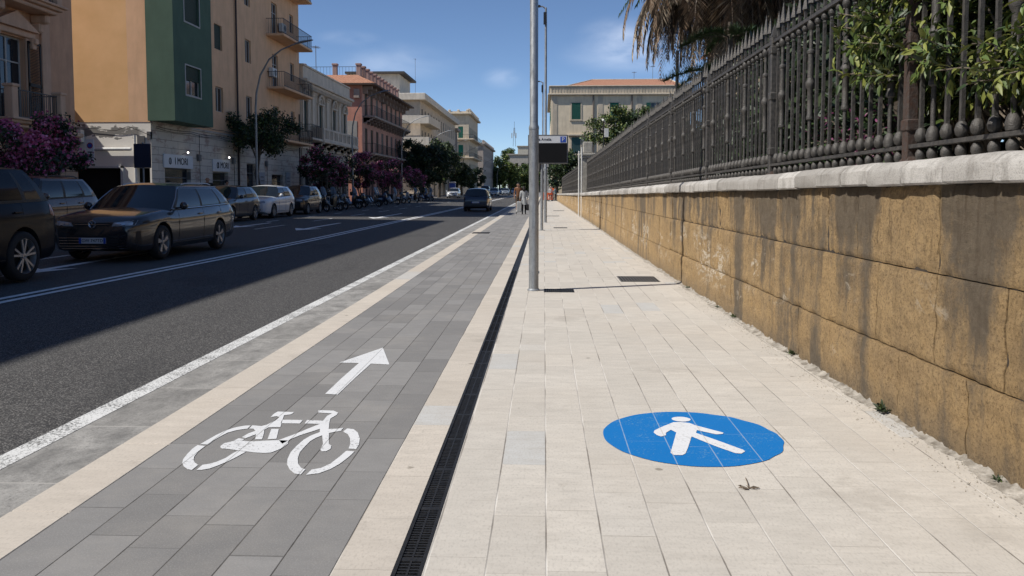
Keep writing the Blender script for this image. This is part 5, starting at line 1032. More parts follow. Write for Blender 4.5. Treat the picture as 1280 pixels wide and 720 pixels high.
def hedge(name, label, path, h0, seed, size=.1, n=36, mats=('dk', 'md', 'ol'), wt=(.6, .28, .12), wd=.9, k=330):
    q = random.Random(seed); t = thing(name, (path[0][0], path[0][1], 1.2), label, 'hedge'); B = []
    for i in range(n):
        f = i / (n - 1) * (len(path) - 1); j = min(int(f), len(path) - 2); a = Vector((*path[j], 0)).lerp(Vector((*path[j + 1], 0)), f - j)
        for l in range(3): B.append((a.x + q.uniform(-.5, .5) * wd - path[0][0], a.y + q.uniform(-.4, .4) - path[0][1], h0 * (l + .5) / 3 + q.uniform(-.15, .25), wd * .6, wd * .8, h0 / 4.2, k))
    mb = MB(); [mb.tube([(b[0], b[1], 0), (b[0] + q.uniform(-.1, .1), b[1], h0 * .9)], .03, 5) for b in B[::3]]; mb.build('stems', M_BARK, t); leaves('foliage', B, size, [LG[m] for m in mats], t, wt, seed=seed); return t
hedge('garden_hedge', 'dark dense garden hedge right behind the nearer railing', [(3.9, 2.0), (4.0, 8), (4.6, 14)], 2.6, 51, .07, 26, wd=1.3, k=520)
hedge('garden_hedge', 'dark garden hedge behind the middle stretch of the railing', [(5.2, 15), (5.2, 27), (5.6, 40)], 2.1, 52, .10, 30, wd=1.5, k=380)
hedge('garden_hedge', 'distant garden hedge behind the railing near the stone pillar', [(5.0, 41), (4.6, 60), (4.4, 86)], 2.0, 53, .14, 36, wd=1.6, k=260)
# shrub pushing its lit leafy shoots through the bars
def lance_leaves(name, pts, dirs, size, mats, wt, parent, seed):
    r = np.random.default_rng(seed); n = len(pts); P = np.array(pts); D = np.array(dirs); D /= np.linalg.norm(D, axis=1)[:, None]
    up = r.normal(size=(n, 3)) * .45 + np.array([-.25, -.1, 1.0]); b = np.cross(D, up); b /= np.linalg.norm(b, axis=1)[:, None]; nn = np.cross(b, D); s = (size * r.uniform(.55, 1.25, n))[:, None]
    w_ = s * .17; V = np.stack([P, P + D * s * .3 + b * w_ + nn * s * .05, P + D * s * .3 - b * w_ + nn * s * .05, P + D * s * .38 + nn * s * .0, P + D * s * .7 + b * w_ * .75 + nn * s * .0, P + D * s * .7 - b * w_ * .75, P + D * s * 1.0 - nn * s * .22], 1).reshape(-1, 3)
    F = []; mi = []; m_ = r.choice(len(mats), n, p=wt)
    for i in range(n): o = i * 7; F += [(o, o + 1, o + 3, o + 2), (o + 3, o + 1, o + 4, o + 6), (o + 2, o + 3, o + 6, o + 5)]; mi += [m_[i]] * 3
    return npmesh(name, V, F, mats, mi, parent)
def shrub(name, label, roots, ends, size, seed, mats, wt, nl=26, cat='shrub'):
    q = random.Random(seed); O = Vector(roots[0]); t = thing(name, O, label, cat); mb = MB(); pts, ds = [], []
    for e in ends:
        a = Vector(q.choice(roots)) ; e = Vector(e); m_ = a.lerp(e, .55) + Vector((.1, 0, .35)); C_ = [a.lerp(m_, s).lerp(m_.lerp(e, s), s) for s in [i / 9 for i in range(10)]]; mb.tube([p - O for p in C_], [.010 - .0007 * i for i in range(10)], 5)
        for i in range(nl):
            s = .35 + .65 * (i / nl); k = min(8, int(s * 9)); p = C_[k].lerp(C_[k + 1], s * 9 - k); d = (C_[k + 1] - C_[k]).normalized(); ang = i * 2.4 + q.uniform(-.4, .4); u = d.orthogonal().normalized(); v = d.cross(u); o = (u * cos(ang) + v * sin(ang)); pts.append(tuple(p - O)); ds.append(tuple(d * .6 + o * .9 + Vector((-.1, -.1, -.35))))
            if q.random() < .35:
                tw = p + o * q.uniform(.06, .16); 
                for z in range(3): pts.append(tuple(p.lerp(tw, .4 + .3 * z) - O)); ds.append(tuple(o * .8 + Vector((q.uniform(-.6, .6), q.uniform(-.6, .6), q.uniform(-.6, .3)))))
    mb.build('stems', M_BARK2, t, 60); lance_leaves('foliage', pts, ds, size, mats, wt, t, seed); return t
q_ = random.Random(5)
S1 = [(q_.uniform(2.28, 2.8), q_.uniform(5.0, 6.55), q_.uniform(2.1, 3.4)) for _ in range(84)]
S1 += [(q_.uniform(2.26, 2.5), q_.uniform(5.1, 6.7), q_.uniform(2.15, 3.3)) for _ in range(46)]
S1 = [e for e in S1 if e[2] > 2.0 + abs(e[1] - 5.7) * .35]
shrub('garden_shrub', 'lit green shrub with long pointed leaves pushing through the bars by the rusty post', [(2.95, 5.4, 1.5), (3.1, 6.1, 1.5), (3.0, 4.9, 1.5)], S1, .088, 61, [LG['md'], LG['lt'], LG['yl'], LG['dk']], [.20, .42, .32, .06], 46)
S2 = [(q_.uniform(2.25, 2.75), q_.uniform(3.9, 4.85), q_.uniform(1.95, 2.35)) for _ in range(30)]
shrub('garden_shrub', 'yellow-green leafy shoots through the railing at the right edge of the photo', [(3.0, 4.4, 1.5), (2.9, 4.1, 1.5)], S2, .085, 62, [LG['lt'], LG['yl'], LG['md']], [.4, .45, .15], 34)
S3 = [(q_.uniform(2.9, 3.5), q_.uniform(3.6, 8.0), q_.uniform(1.7, 3.8)) for _ in range(50)]
shrub('garden_shrub', 'dim mass of long-leaved shrubbery in the shade behind the nearest bars', [(3.4, 4.2, 1.4), (3.5, 5.6, 1.4), (3.5, 7, 1.4)], S3, .13, 63, [LG['dk'], LG['md'], LG['ol']], [.6, .25, .15], 26)
S4 = [(q_.uniform(2.5, 2.75), q_.uniform(6.2, 8.6), q_.uniform(1.65, 2.15)) for _ in range(14)]
shrub('bougainvillea', 'low purple-tinged tangle behind the foot of the railing left of the rusty post', [(2.9, 6.8, 1.45), (2.9, 7.6, 1.45)], S4, .05, 64, [LG['md'], leafmat('purple_bract', (.16, .035, .10))], [.5, .5], 16)
for k, (y, s) in enumerate(((5.15, 1.0), (6.9, .8), (8.9, .7), (9.6, .6), (11.5, .6), (3.9, .5))):
    pts, ds = [], []; q = random.Random(80 + k)
    for i in range(int(34 * s)): pts.append((q.uniform(-.03, .02), q.uniform(-.06, .06) * s, .015)); ds.append((q.uniform(-.9, .1), q.uniform(-.8, .8), q.uniform(.2, 1.0)))
    w_ = thing('wall_weed', (wallx(y) - .035, y, .0), ['green weed tuft at the foot of the wall, the nearest large one', 'weed tuft at the wall foot beyond the nearest large one', 'third weed tuft along the foot of the wall', 'fourth small weed tuft along the foot of the wall', 'furthest small weed tuft at the wall foot', 'tiny weed tuft by the wall at the lower right edge'][k], 'weed', 'weeds along the foot of the wall'); lance_leaves('leaves', pts, ds, .055 * s, [LG['md'], LG['ol'], LG['lt']], [.4, .4, .2], w_, 90 + k)
# palm with a skirt of dead fronds
def palm(name, base, h, label, rf, ndead, ngreen, seed, ht=3.0):
    t = thing(name, base, label, 'palm tree'); q = random.Random(seed); mb = MB(); z = 0; pr = []
    while z < h: pr.append((.26 + .05 * (z < .5) + .03 * sin(z * 9), z)); z += .15
    mb.lathe(pr, n=14); mb.build('trunk', M_BARK2, t, 60)
    for nm, n, mats, wt in (('dead_fronds', ndead, [LG['br'], LG['gy'], leafmat('dark_dry_frond', (.05, .036, .026))], [.45, .25, .3]), ('fronds', ngreen, [LG['md'], LG['dk'], LG['lt']], [.5, .35, .15])):
        V, F, mi = [], [], []
        for i in range(n):
            a = q.uniform(0, 2 * pi); dead = nm == 'dead_fronds'; L = q.uniform(.75, 1.1) * (rf if dead else rf * .72); z0 = h - (q.uniform(.0, 1.0) if dead else 0); out = q.uniform(.35, 1.0) if dead else 1.0; dr = q.uniform(.6, 1.15) if dead else q.uniform(-.5, .45)
            C_ = []
            for s in np.linspace(0, 1, 12):
                if dead: r_ = .2 + out * L * (1 - (1 - s) ** 2.0) * .62; zz = z0 + .35 * L * s - dr * ht * s ** 1.7
                else: r_ = .2 + L * s * .9; zz = z0 + L * (.9 - dr) * s - L * 1.15 * s * s * (1 - .3 * dr)
                C_.append(np.array([cos(a) * r_, sin(a) * r_, zz]))
            C_ = np.array(C_); side = np.array([-sin(a), cos(a), 0]); m_i = q.choices(range(3), wt)[0]
            for j in range(11):
                d = C_[j + 1] - C_[j]; d /= np.linalg.norm(d); nb = len(V); wd = .022 * (1 - j / 13)
                V += [C_[j] - side * wd, C_[j] + side * wd, C_[j + 1] + side * wd, C_[j + 1] - side * wd]; F.append((nb, nb + 1, nb + 2, nb + 3)); mi.append(m_i)
                for sub in range(4):
                    s = (j + sub / 4) / 11; p = C_[j] + (C_[j + 1] - C_[j]) * sub / 4; ll = (.55 if not dead else .70) * (sin(pi * min(.98, s * .85 + .12)) ** .6)
                    for sg in (-1, 1):
                        o = side * sg * (.8 if not dead else q.uniform(.6, 1.2)) + d * .6 + np.array([0, 0, -.35 if not dead else -.45]) + np.array([q.uniform(-.15, .15) for _ in range(3)]); o /= np.linalg.norm(o); w2 = .019; nb = len(V); u = np.cross(o, d + .01); u /= np.linalg.norm(u)
                        V += [p - u * w2, p + u * w2, p + o * ll * .6 + u * w2 * .9, p + o * ll - np.array([0, 0, .05])]; F.append((nb, nb + 1, nb + 2, nb + 3)); mi.append(q.choices(range(3), wt)[0] if q.random() < .3 else m_i)
        npmesh(nm, np.array(V), F, mats, mi, t)
    return t
palm('palm_tree', (5.7, 27, 1.2), 7.6, 'tall palm with a shaggy brown skirt of dead hanging fronds above the railing', 4.4, 210, 26, 71, 3.7)
palm('palm_tree', (7.7, 31, 1.2), 8.2, 'second shaggy palm partly hidden behind the first, nearer the railing spears', 4.0, 150, 26, 72, 4.2)
t = thing('garden_pole', (6.05, 37.5, 1.2), 'thin dark pole standing below the hanging palm fronds', 'pole'); MB().tube([(0, 0, 0), (0, 0, 6.5)], [.09, .08], 10).build('shaft', M_DKMET, t, 40)
def conifer(base, h, label, seed, LB=3.6):
    t = thing('conifer', base, label, 'tree'); q = random.Random(seed); MB().tube([(0, 0, 0), (0, 0, h)], [.22, .06], 10).build('trunk', M_BARK, t, 60); V, F = [], []; mi = []; sb = MB(); z = 2.4
    while z < h:
        n = 7; L = LB * (1 - .7 * z / h) + .3; off = q.uniform(0, 1)
        for i in range(n):
            a = 2 * pi * (i + off) / n + q.uniform(-.1, .1); pts = [np.array([cos(a) * L * s, sin(a) * L * s, z + L * (.28 * s - .42 * s * s)]) for s in np.linspace(0, 1, 16)]; sb.tube([Vector(p) for p in pts[::3]], [.03, .025, .02, .015, .01, .008][:len(pts[::3])], 5)
            for j in range(3, 15):
                for k in range(34):
                    p = pts[j] + (pts[j + 1] - pts[j]) * q.random(); d = np.array([q.gauss(0, 1), q.gauss(0, 1), q.gauss(.45, .6)]); d /= np.linalg.norm(d); l = q.uniform(.12, .26); u = np.cross(d, [.3, .2, .9]); u = u / np.linalg.norm(u) * .012; nb = len(V); V += [p - u, p + u, p + d * l + u * .3, p + d * l - u * .3]; F.append((nb, nb + 1, nb + 2, nb + 3)); mi.append(q.randrange(2))
        z += .95
    sb.build('branches', M_BARK, t); npmesh('needles', np.array(V), F, [LG['dk'], LG['md']], mi, t)
conifer((8.2, 20.5, 1.2), 8.5, 'dark feathery conifer whose drooping branches reach over the railing', 75)
conifer((5.0, 22.3, 1.2), 4.7, 'small feathery green conifer directly below the palm, over the spear tips', 76, 3.0)
t = thing('security_camera', (3.1, 42.5, 1.15), 'white camera and junction box on a thin pole before the bright green tree', 'camera')
MB().tube([(0, 0, 0), (0, 0, 3.75)], .03, 8).build('pole', M_DKMET, t, 40); MB().tube([(-.06, -.12, 3.85), (.05, .12, 3.75)], .055, 10).build('camera_body', M_WPOST, t, 40); MB().bbox(.03, .25, -.08, .06, 2.95, 3.4, .01).build('junction_box', M_WPOST, t)

# ------------------------------------------------------------ vehicles
M_TYRE = mat('tyre_rubber', (.016, .016, .017), .8, .1, 20); M_ALLOY = mat('alloy', (.42, .43, .45), .35, .05, 5, metal=.7); M_TRIM = mat('black_trim', (.012, .012, .013), .5); M_CHROME = mat('chrome', (.6, .6, .62), .15, .02, 5, metal=1)
M_CARGL = mat('car_glass', (.012, .016, .02), .05, .1, 3, spec=.5, coat=.15); M_RED = mat('tail_light_red', (.22, .012, .012), .2, .05, 5, coat=.5); M_HEAD = mat('headlight_glass', (.28, .30, .33), .12, .1, 20, coat=.8); M_PLATE = mat('number_plate', (.55, .56, .58), .5, .02, 5); M_UNDER = mat('underbody', (.01, .01, .01), .9)
def paint(name, c, metal=.35, rough=.3): return mat(name, c, rough, .04, 3, metal=metal, coat=.9)
def itp(x, pts): return float(np.interp(x, [p[0] for p in pts], [p[1] for p in pts]))
def smooth_itp(pts, k=5):
    def f(x):
        return sum(itp(x + (i - k // 2) * .035, pts) for i in range(k)) / k
    return f
def wheel(t, x, y, r, side, style, wt=.2):
    w_ = MB(); h = wt / 2; prof = [(r * .70, -h), (r * .77, -h), (r * .92, -h * .96), (r * .975, -h * .75), (r, -h * .35), (r, h * .35), (r * .975, h * .75), (r * .92, h * .96), (r * .77, h), (r * .70, h)]
    w_.lathe(prof, (0, 0, 0), 32, 'y', cap=False); o = w_.build('wheel', M_TYRE, t, 50); o.location = (x, y - side * h, r)
    b = MB(); s = side; R0 = r * .74
    b.lathe([(R0, -h * .9 * s), (R0, s * h * .92), (R0 * .93, s * h * .95), (R0 * .90, s * h * .55), (R0 * .88, -h * .2 * s)], (0, 0, 0), 32, 'y', 0, False)
    b.lathe([(R0 * .86, s * h * .05), (.01, s * h * .05)], (0, 0, 0), 24, 'y', 1, False)
    n = {'five': 5, 'twin': 5, 'ten': 9, 'cap': 7, 'turbine': 5}[style]
    for i in range(n):
        a = 2 * pi * i / n + .3
        def sp(da, wd, r1=R0 * .92):
            c_, s_ = cos(a + da), sin(a + da); p0 = Vector((cos(a) * r * .08, s * h * .72, sin(a) * r * .08)); p1 = Vector((c_ * r1, s * h * .84, s_ * r1)); b.obox(p0, p1, wd, .022, 0, up=(0, 1, 0))
        if style == 'twin': sp(-.2, r * .085); sp(.2, r * .085)
        elif style == 'turbine':
            p = [(.12, -.3), (.62, -.32), (.64, .12), (.16, .42)]; b.add([(cos(a + da) * rr * r, s * h * (.78 + .1 * (rr > .3)), sin(a + da) * rr * r) for rr, da in p] + [(cos(a + da) * rr * r, s * h * .5, sin(a + da) * rr * r) for rr, da in p], [(0, 1, 2, 3), (0, 1, 5, 4), (1, 2, 6, 5), (2, 3, 7, 6), (3, 0, 4, 7)], 0)
        else: sp(0, r * (.13 if style == 'five' else .08))
    b.lathe([(r * .13, s * h * .4), (r * .12, s * h * .86), (.01, s * h * .9)], (0, 0, 0), 16, 'y', 0, False)
    q = b.build('rim', [M_ALLOY if style != 'cap' else mat('hubcap_grey', (.3, .31, .32), .45), M_UNDER], o, 40); return o
M_TINT = mat('tinted_glass', (.006, .008, .013), .12, .1, 3, spec=.2)
def car(name, loc, rz, label, cat, sp, group=None):
    t = thing(name, loc, label, cat, group, rz)
    L, W, H, wb, fo, r = sp['L'], sp['W'], sp['H'], sp['wb'], sp['fo'], sp['r']; xf = L / 2; xr = -L / 2; ax1 = xf - fo; ax2 = ax1 - wb; hw = W / 2
    gc = sp.get('gc', .19); zb = sp['belt']; zbr = sp.get('beltr', zb + .06); zh = sp['hood']; zn = sp['nose']; zt_ = sp['tail']
    xc, xt, xrt, xrb = sp['xc'] , sp['xt'], sp['xrt'], sp['xrb']        # cowl, screen top, roof rear, rear-glass base
    top = smooth_itp([(xr, zt_ - .22), (xr + .04, zt_ - .06), (xr + .12, zt_), (xrb - .02, zbr), (xc - .4, zb + .0), (xc, zb), (xc + .12, zh + .02), (xf - .75, (zh + zn) / 2 + .045), (xf - .28, zn + .05), (xf - .10, zn + .0), (xf - .02, zn - .07), (xf, zn - .14)], 3)
    half = smooth_itp([(xr, hw * .84), (xr + .06, hw * .91), (xr + .4, hw * .965), (ax2 + .2, hw), (ax1 - .3, hw), (ax1 + .15, hw * .985), (xf - .45, hw * .965), (xf - .2, hw * .91), (xf - .08, hw * .84), (xf - .02, hw * .76), (xf, hw * .70)], 3)
    bot = smooth_itp([(xr, gc + .16), (xr + .15, gc + .06), (ax2, gc), (ax1, gc), (xf - .2, gc + .02), (xf, gc + .12)])
    xs = sorted(set(np.round(np.concatenate([np.linspace(xr, xr + .3, 7), np.linspace(xr + .3, xf - .5, 40), np.linspace(xf - .5, xf, 12)]), 4)))
    body = MB(); rows = []
    for x in xs:
        b, tp, w_ = bot(x), top(x), half(x); h = tp - b; cr = .035 if x > xc else .02; inc = xc > x > xrb
        y_s = .93 if inc else .90
        sec = [(0, b), (.78, b), (.93, b + .02), (.978, b + .09), (.982, b + h * .22), (.990, b + h * .40), (.994, b + h * .56), (.990, b + h * .68), (1.0, b + h * .755), (.988, b + h * .80), (.958, b + h * .92), (y_s, tp - .018), (.80, tp), (.5, tp + cr * .7), (.2, tp + cr), (0, tp + cr)]
        rows.append([(x, w_ * y, z) for y, z in sec] + [(x, -w_ * y, z) for y, z in sec[-2:0:-1]])
    m = len(rows[0]); V = [p for rw in rows for p in rw]; F = [(i * m + j, i * m + (j + 1) % m, (i + 1) * m + (j + 1) % m, (i + 1) * m + j) for i in range(len(rows) - 1) for j in range(m)]
    body.add(V, F, 0); body.add(rows[0], [tuple(range(m))], 0); body.add(rows[-1], [tuple(range(m - 1, -1, -1))], 0)
    key = 'lower'; o = body.build('tmp', [sp['paint'], M_UNDER, M_TRIM]); 
    bm = bmesh.new(); bm.from_mesh(o.data); bmesh.ops.remove_doubles(bm, verts=bm.verts, dist=1e-5); bmesh.ops.recalc_face_normals(bm, faces=bm.faces); bm.to_mesh(o.data); bm.free()
    cut = MB()
    for ax in (ax1, ax2):
        for s in (-1, 1): cut.lathe([(r * 1.14, -.20), (r * 1.14, .20)], (ax, s * (hw - .12), r + .01), 40, 'y', 0)
    c = cut.build('cut', M_UNDER); finish_smooth(c.data); md = o.modifiers.new('b', 'BOOLEAN'); md.operation = 'DIFFERENCE'; md.object = c; md.solver = 'EXACT'; md.material_mode = 'TRANSFER'
    bpy.context.view_layer.update(); me = bpy.data.meshes.new_from_object(o.evaluated_get(bpy.context.evaluated_depsgraph_get())); bpy.data.objects.remove(o); bpy.data.objects.remove(c)
    bm = bmesh.new(); bm.from_mesh(me); bm.normal_update(); bvh = BVHTree.FromBMesh(bm); bm.free()
    names = [m_.name for m_ in me.materials]; 
    # greenhouse
    g = MB(); yb = lambda x: half(x) * .925; zr = H - .055
    yt = lambda x: hw * sp.get('tumble', .72) * itp(x, [(xrt - .1, .93), (xrt + .6, 1), (xt - .5, 1), (xt + .05, .95)])
    pil = sp['pil']   # list of (x_bottom, x_top, kind_after) from the front; kinds 'p' paint, 'k' black, 'g' glass
    def side_pt(k, v):   # v 0 belt .. 1 roof
        xb_, xt_ = pil[k][0], pil[k][1]; x = xb_ + (xt_ - xb_) * v; zlo = top(xb_) - .015; z = zlo + (zr - zlo) * v; y = yb(xb_) * (1 - v) + yt(xt_) * v + .035 * sin(pi * v); return (x, y, z)
    vs = [0, .08, .3, .55, .8, .9, 1.0]; glass = []
    for s in (-1, 1):
        for k in range(len(pil) - 1):
            P = []
            for v in vs:
                row = []
                for u in (0, .33, .67, 1):
                    a, b = side_pt(k, v), side_pt(k + 1, v); row.append((a[0] + (b[0] - a[0]) * u, s * (a[1] + (b[1] - a[1]) * u), a[2] + (b[2] - a[2]) * u))
                P.append(row)
            kd = pil[k][2]
            if kd == 'g':
                g.grid(P[:2], 2); g.grid(P[5:], 0); glass.append(('side_window', P[1:6])); 
            else: g.grid(P[:6], 2 if kd == 'k' else 0); g.grid(P[5:], 0)
    def screen(k, nm, bulge_b, bulge_t, sgn):
        P = []
        for v in np.linspace(0, 1, 7):
            a = side_pt(k, v); row = []
            for u in np.linspace(-1, 1, 11): cc = 1 - u * u; row.append((a[0] + sgn * cc * (bulge_b * (1 - v) + bulge_t * v), a[1] * u, a[2] + (.035 * cc if v == 1 else .02 * cc * v)))
            P.append(row)
        in_ = [rw[0:11] for rw in P]; glass.append((nm, [[q for q in rw] for rw in in_])); return P
    Pf = screen(0, 'windscreen', .16, .09, 1); Pr = screen(len(pil) - 1, 'rear_window', .09, .05, -1)
    RF = []
    for v in np.linspace(0, 1, 14):
        row = []; a, b = Pf[-1], Pr[-1]
        xk = [p[1] for p in pil]; 
        for j, u in enumerate(np.linspace(-1, 1, 11)):
            x = a[j][0] + (b[j][0] - a[j][0]) * v; xe = pil[0][1] + (pil[-1][1] - pil[0][1]) * v; cc = 1 - u * u; rise = .055 * (sin(pi * min(1, .12 + v * .88)) ** .5 if v < 1 else 0)
            ye = itp(-xe, [(-p[1], yt(p[1])) for p in pil]); row.append((x, ye * u, zr + .035 * cc + (rise * (.35 + .65 * cc) if 0 < v < 1 else 0) * (1 if abs(u) < 1 else 0)))
        RF.append(row)
    g.grid(RF, 0)
    # join greenhouse to the body mesh
    n0 = len(me.vertices); tb = bmesh.new(); tb.from_mesh(me); vv = [tb.verts.new(p) for p in g.v]; tb.verts.ensure_lookup_table()
    while len(me.materials) < 3: me.materials.append(M_TRIM)
    trim_i = [i for i, m_ in enumerate(me.materials) if m_ and m_.name == M_TRIM.name]; trim_i = trim_i[0] if trim_i else 2
    for f, k in zip(g.f, g.m):
        try: ff = tb.faces.new([vv[i] for i in f]); ff.material_index = 0 if k == 0 else trim_i
        except ValueError: pass
    bmesh.ops.remove_doubles(tb, verts=vv, dist=1e-4); tb.to_mesh(me); tb.free(); finish_smooth(me, 38); me.name = 'body'; bo = link(bpy.data.objects.new('body', me), t)
    for nm, P in glass:
        q = MB(); q.grid(P); q = q.build(nm, sp.get('glass', M_CARGL), t, 60)
        md = q.modifiers.new('s', 'SOLIDIFY'); md.thickness = .004
    # projection helper for lamps, grille, seams
    def proj(side, a, b, off=.004):
        if side == 'f': o_, d = Vector((xf + 1, a, b)), Vector((-1, 0, 0))
        elif side == 'r': o_, d = Vector((xr - 1, a, b)), Vector((1, 0, 0))
        elif side == 'l': o_, d = Vector((a, hw + 1, b)), Vector((0, -1, 0))
        elif side == 'R': o_, d = Vector((a, -hw - 1, b)), Vector((0, 1, 0))
        else: o_, d = Vector((a, b, 3)), Vector((0, 0, -1))
        h = bvh.ray_cast(o_, d)[0]
        return (h - d * off) if h else None
    def patch(nm, side, c4_, m_, parent=None, n=6, k=3, off=.004, mirror=False):
        for s in ((1, -1) if mirror else (1,)):
            A, B, C__, D = [Vector((p[0] * (s if side in 'fr' else 1), p[1])) for p in c4_]; P = []
            for j in range(k + 1):
                row = []
                for i in range(n + 1):
                    u, v = i / n, j / k; p = (A * (1 - u) + B * u) * (1 - v) + (D * (1 - u) + C__ * u) * v; q = proj(side if side in 'fr' or s == 1 else 'R', p.x, p.y, off); row.append(q)
                P.append(row)
            if any(q is None for rw in P for q in rw): continue
            b = MB(); b.grid(P); o_ = b.build(nm, m_, parent or t, 50)
    for kind, side, c4_, mm, mir in sp.get('patches', []): patch(kind, side, c4_, mm, mirror=mir)
    # door seams and handles
    for s, sd in ((1, 'l'), (-1, 'R')):
        b = MB()
        for x in sp.get('seams', []):
            pts = [proj(sd, x + (.05 * (1 - v)), top(x) - .03 - (top(x) - .05 - bot(x) - .1) * (1 - v), .0015) for v in np.linspace(0, 1, 8)]
            if all(pts): b.tube(pts, .005, 4)
        zs_ = [proj(sd, x, bot(x) + .12, .0015) for x in np.linspace(ax2 + r * 1.2, ax1 - r * 1.2, 8)]
        if all(zs_): b.tube(zs_, .008, 4)
        if b.v: b.build('door_seam', M_TRIM, t)
        for x in sp.get('handles', []):
            q = proj(sd, x, zb - .11, .018)
            if q: b = MB(); b.bbox(q.x - .09, q.x + .09, q.y - .012, q.y + .012, q.z - .014, q.z + .014, .005); b.build('door_handle', sp['paint'], t)
        mx = pil[0][0] - .28; my = s * (yb(pil[0][0]) + .10); b = MB(); b.tube([(mx, s * (yb(mx) - .05), zb + .02), (mx, my, zb + .04)], .02, 6); b.lathe([(.03, -.05), (.075, -.03), (.085, .03), (.07, .06), (.02, .075)], (mx, my + s * .06, zb + .075), 12, 'x'); b.build('mirror', sp['paint'], t, 60)
    if sp.get('rails'):
        for s in (-1, 1):
            pts = [(x, s * (yt(x) - .03), zr + .052 + .022 * sin(pi * i / 9) ** .4 if 0 < i < 9 else zr + .035) for i, x in enumerate(np.linspace(pil[0][1] - .25, pil[-1][1] + .25, 10))]; MB().tube(pts, .016, 6).build('roof_rail', sp['rails'], t, 50)
    if sp.get('chrome'):
        for s in (-1, 1):
            pts = [side_pt(k_, .97) for k_ in range(1, len(pil))]; lo = [side_pt(k_, .05) for k_ in range(0, len(pil))]; P = [side_pt(0, .05), side_pt(0, .5), side_pt(0, .85)] + pts + [side_pt(len(pil) - 1, .5)] + lo[::-1]; MB().tube([(p[0], s * (p[1] + .006), p[2]) for p in P], .009, 5).build('window_trim', M_CHROME, t, 50)
    def plate(side, z, txt=None):
        q = proj(side, 0, z, .012); sx = 1 if side == 'f' else -1
        if not q: return
        b = MB(); b.bbox(min(q.x, q.x + sx * .012), max(q.x, q.x + sx * .012), -.26, .26, z - .055, z + .055, .003); pl = b.build('number_plate', M_PLATE, t)
        [MB().box(min(q.x, q.x + sx * .015), max(q.x, q.x + sx * .015), y - .022, y + .022, z - .053, z + .053).build('blue_band', M_PBLUE, pl) for y in (-.237, .237)]
        if txt: text_obj('characters', txt, .085, M_BLK, (q.x + sx * .0135, 0, z), (R(90), 0, R(90) * sx), pl, .001)
    plate('f', sp.get('plz', .42), sp.get('txt')); plate('r', sp.get('plr', .72), sp.get('txt'))
    for ax, nm in ((ax1, 'f'), (ax2, 'r')):
        for s in (-1, 1): wheel(t, ax, s * (hw - .015), r, s, sp['rim'])
    MB().box(ax2 - .2, ax1 + .2, -hw * .7, hw * .7, gc + .01, gc + .3).build('floor_pan', M_UNDER, t)
    t['_'] = 0; del t['_']
    return t, proj, patch
def hatch_spec(L, W, H, wb, fo, r, paint_, rim='five', suv=0, wagon=0, small=0):
    xf = L / 2; z = H - 1.48
    xc = xf - fo - (.42 if not small else .30); xt = xc - (.72 if not suv else .6); xr = -xf
    xrb = xr + (.16 if not wagon else .22); xrt = xr + (.62 if not wagon else .75); bl = .955 + z * .75
    mid = (xc + xrb) / 2 + .12
    sp = dict(L=L, W=W, H=H, wb=wb, fo=fo, r=r, paint=paint_, rim=rim, belt=bl, beltr=bl + .07, hood=bl + .0, nose=.82 + z * .8, tail=bl + .02, xc=xc, xt=xt, xrt=xrt, xrb=xrb, gc=.19 + .05 * suv,
        pil=[(xc - .02, xt, 'k'), (xc - .22, xt - .07, 'g'), (mid + .06, mid + .04, 'k'), (mid - .05, mid - .05, 'g'), (xrb + .72, xrt + .42, 'k'), (xrb + .62, xrt + .36, 'g' if (wagon or suv) else 'p'), (xrb + .22, xrt + .10, 'p'), (xrb, xrt, 'p')],
        seams=[mid, xc - .3, xrb + .8], handles=[mid + .2, xrb + .95], tumble=.74 if not suv else .78)
    h = W / 2; n = sp['nose']
    sp['patches'] = [('headlight', 'f', [(h * .42, n - .16), (h * .80, n - .14), (h * .80, n - .03), (h * .46, n - .06)], M_HEAD, True), ('grille', 'f', [(-h * .38, n - .17), (h * .38, n - .17), (h * .40, n - .06), (-h * .40, n - .06)], M_TRIM, False), ('air_intake', 'f', [(-h * .55, .30), (h * .55, .30), (h * .6, .44), (-h * .6, .44)], M_TRIM, False),
        ('tail_light', 'r', [(h * .58, bl - .22), (h * .86, bl - .20), (h * .84, bl - .02), (h * .62, bl - .03)], M_RED, True), ('rear_bumper_trim', 'r', [(-h * .7, .34), (h * .7, .34), (h * .74, .46), (-h * .74, .46)], M_TRIM, False)]
    return sp
FACE = R(-90)     # front towards -Y, towards the camera
def zr_(x): return zroad(x) + .003
# estate car facing the camera in the queue
P_GREY = paint('dark_grey_paint', (.030, .030, .033), .4, .27)
sp = hatch_spec(4.92, 1.86, 1.52, 2.84, .96, .345, P_GREY, 'turbine', wagon=1); sp.update(rails=M_ALLOY, chrome=1, txt='GW 747TD', plz=.43)
h = .93; n = sp['nose']
sp['patches'] = [('headlight', 'f', [(h * .40, n - .15), (h * .84, n - .13), (h * .86, n - .03), (h * .44, n - .08)], M_HEAD, True), ('grille', 'f', [(-h * .37, n - .14), (h * .37, n - .14), (h * .38, n - .085), (-h * .38, n - .085)], M_TRIM, False), ('air_intake', 'f', [(-h * .74, .24), (h * .74, .24), (h * .80, .53), (-h * .80, .53)], M_TRIM, False),
    ('tail_light', 'r', [(h * .3, .84), (h * .86, .84), (h * .86, .93), (h * .3, .93)], M_RED, True)]
xVW = -8.56; vw, pj, pt = car('estate_car', (xVW, 17.45, zr_(xVW)), FACE, 'dark grey estate car facing the camera with turbine wheels and chrome window trim', 'car', sp)
for i in range(5):
    pts = [pj('f', y, .275 + .052 * i, .010) for y in np.linspace(-h * .70, h * .70, 13)]
    if all(pts): MB().tube(pts, .006, 5).build('grille_bar', M_CHROME, vw, 50)
pts = [pj('f', y, n - .112, .008) for y in np.linspace(-h * .36, h * .36, 9)]
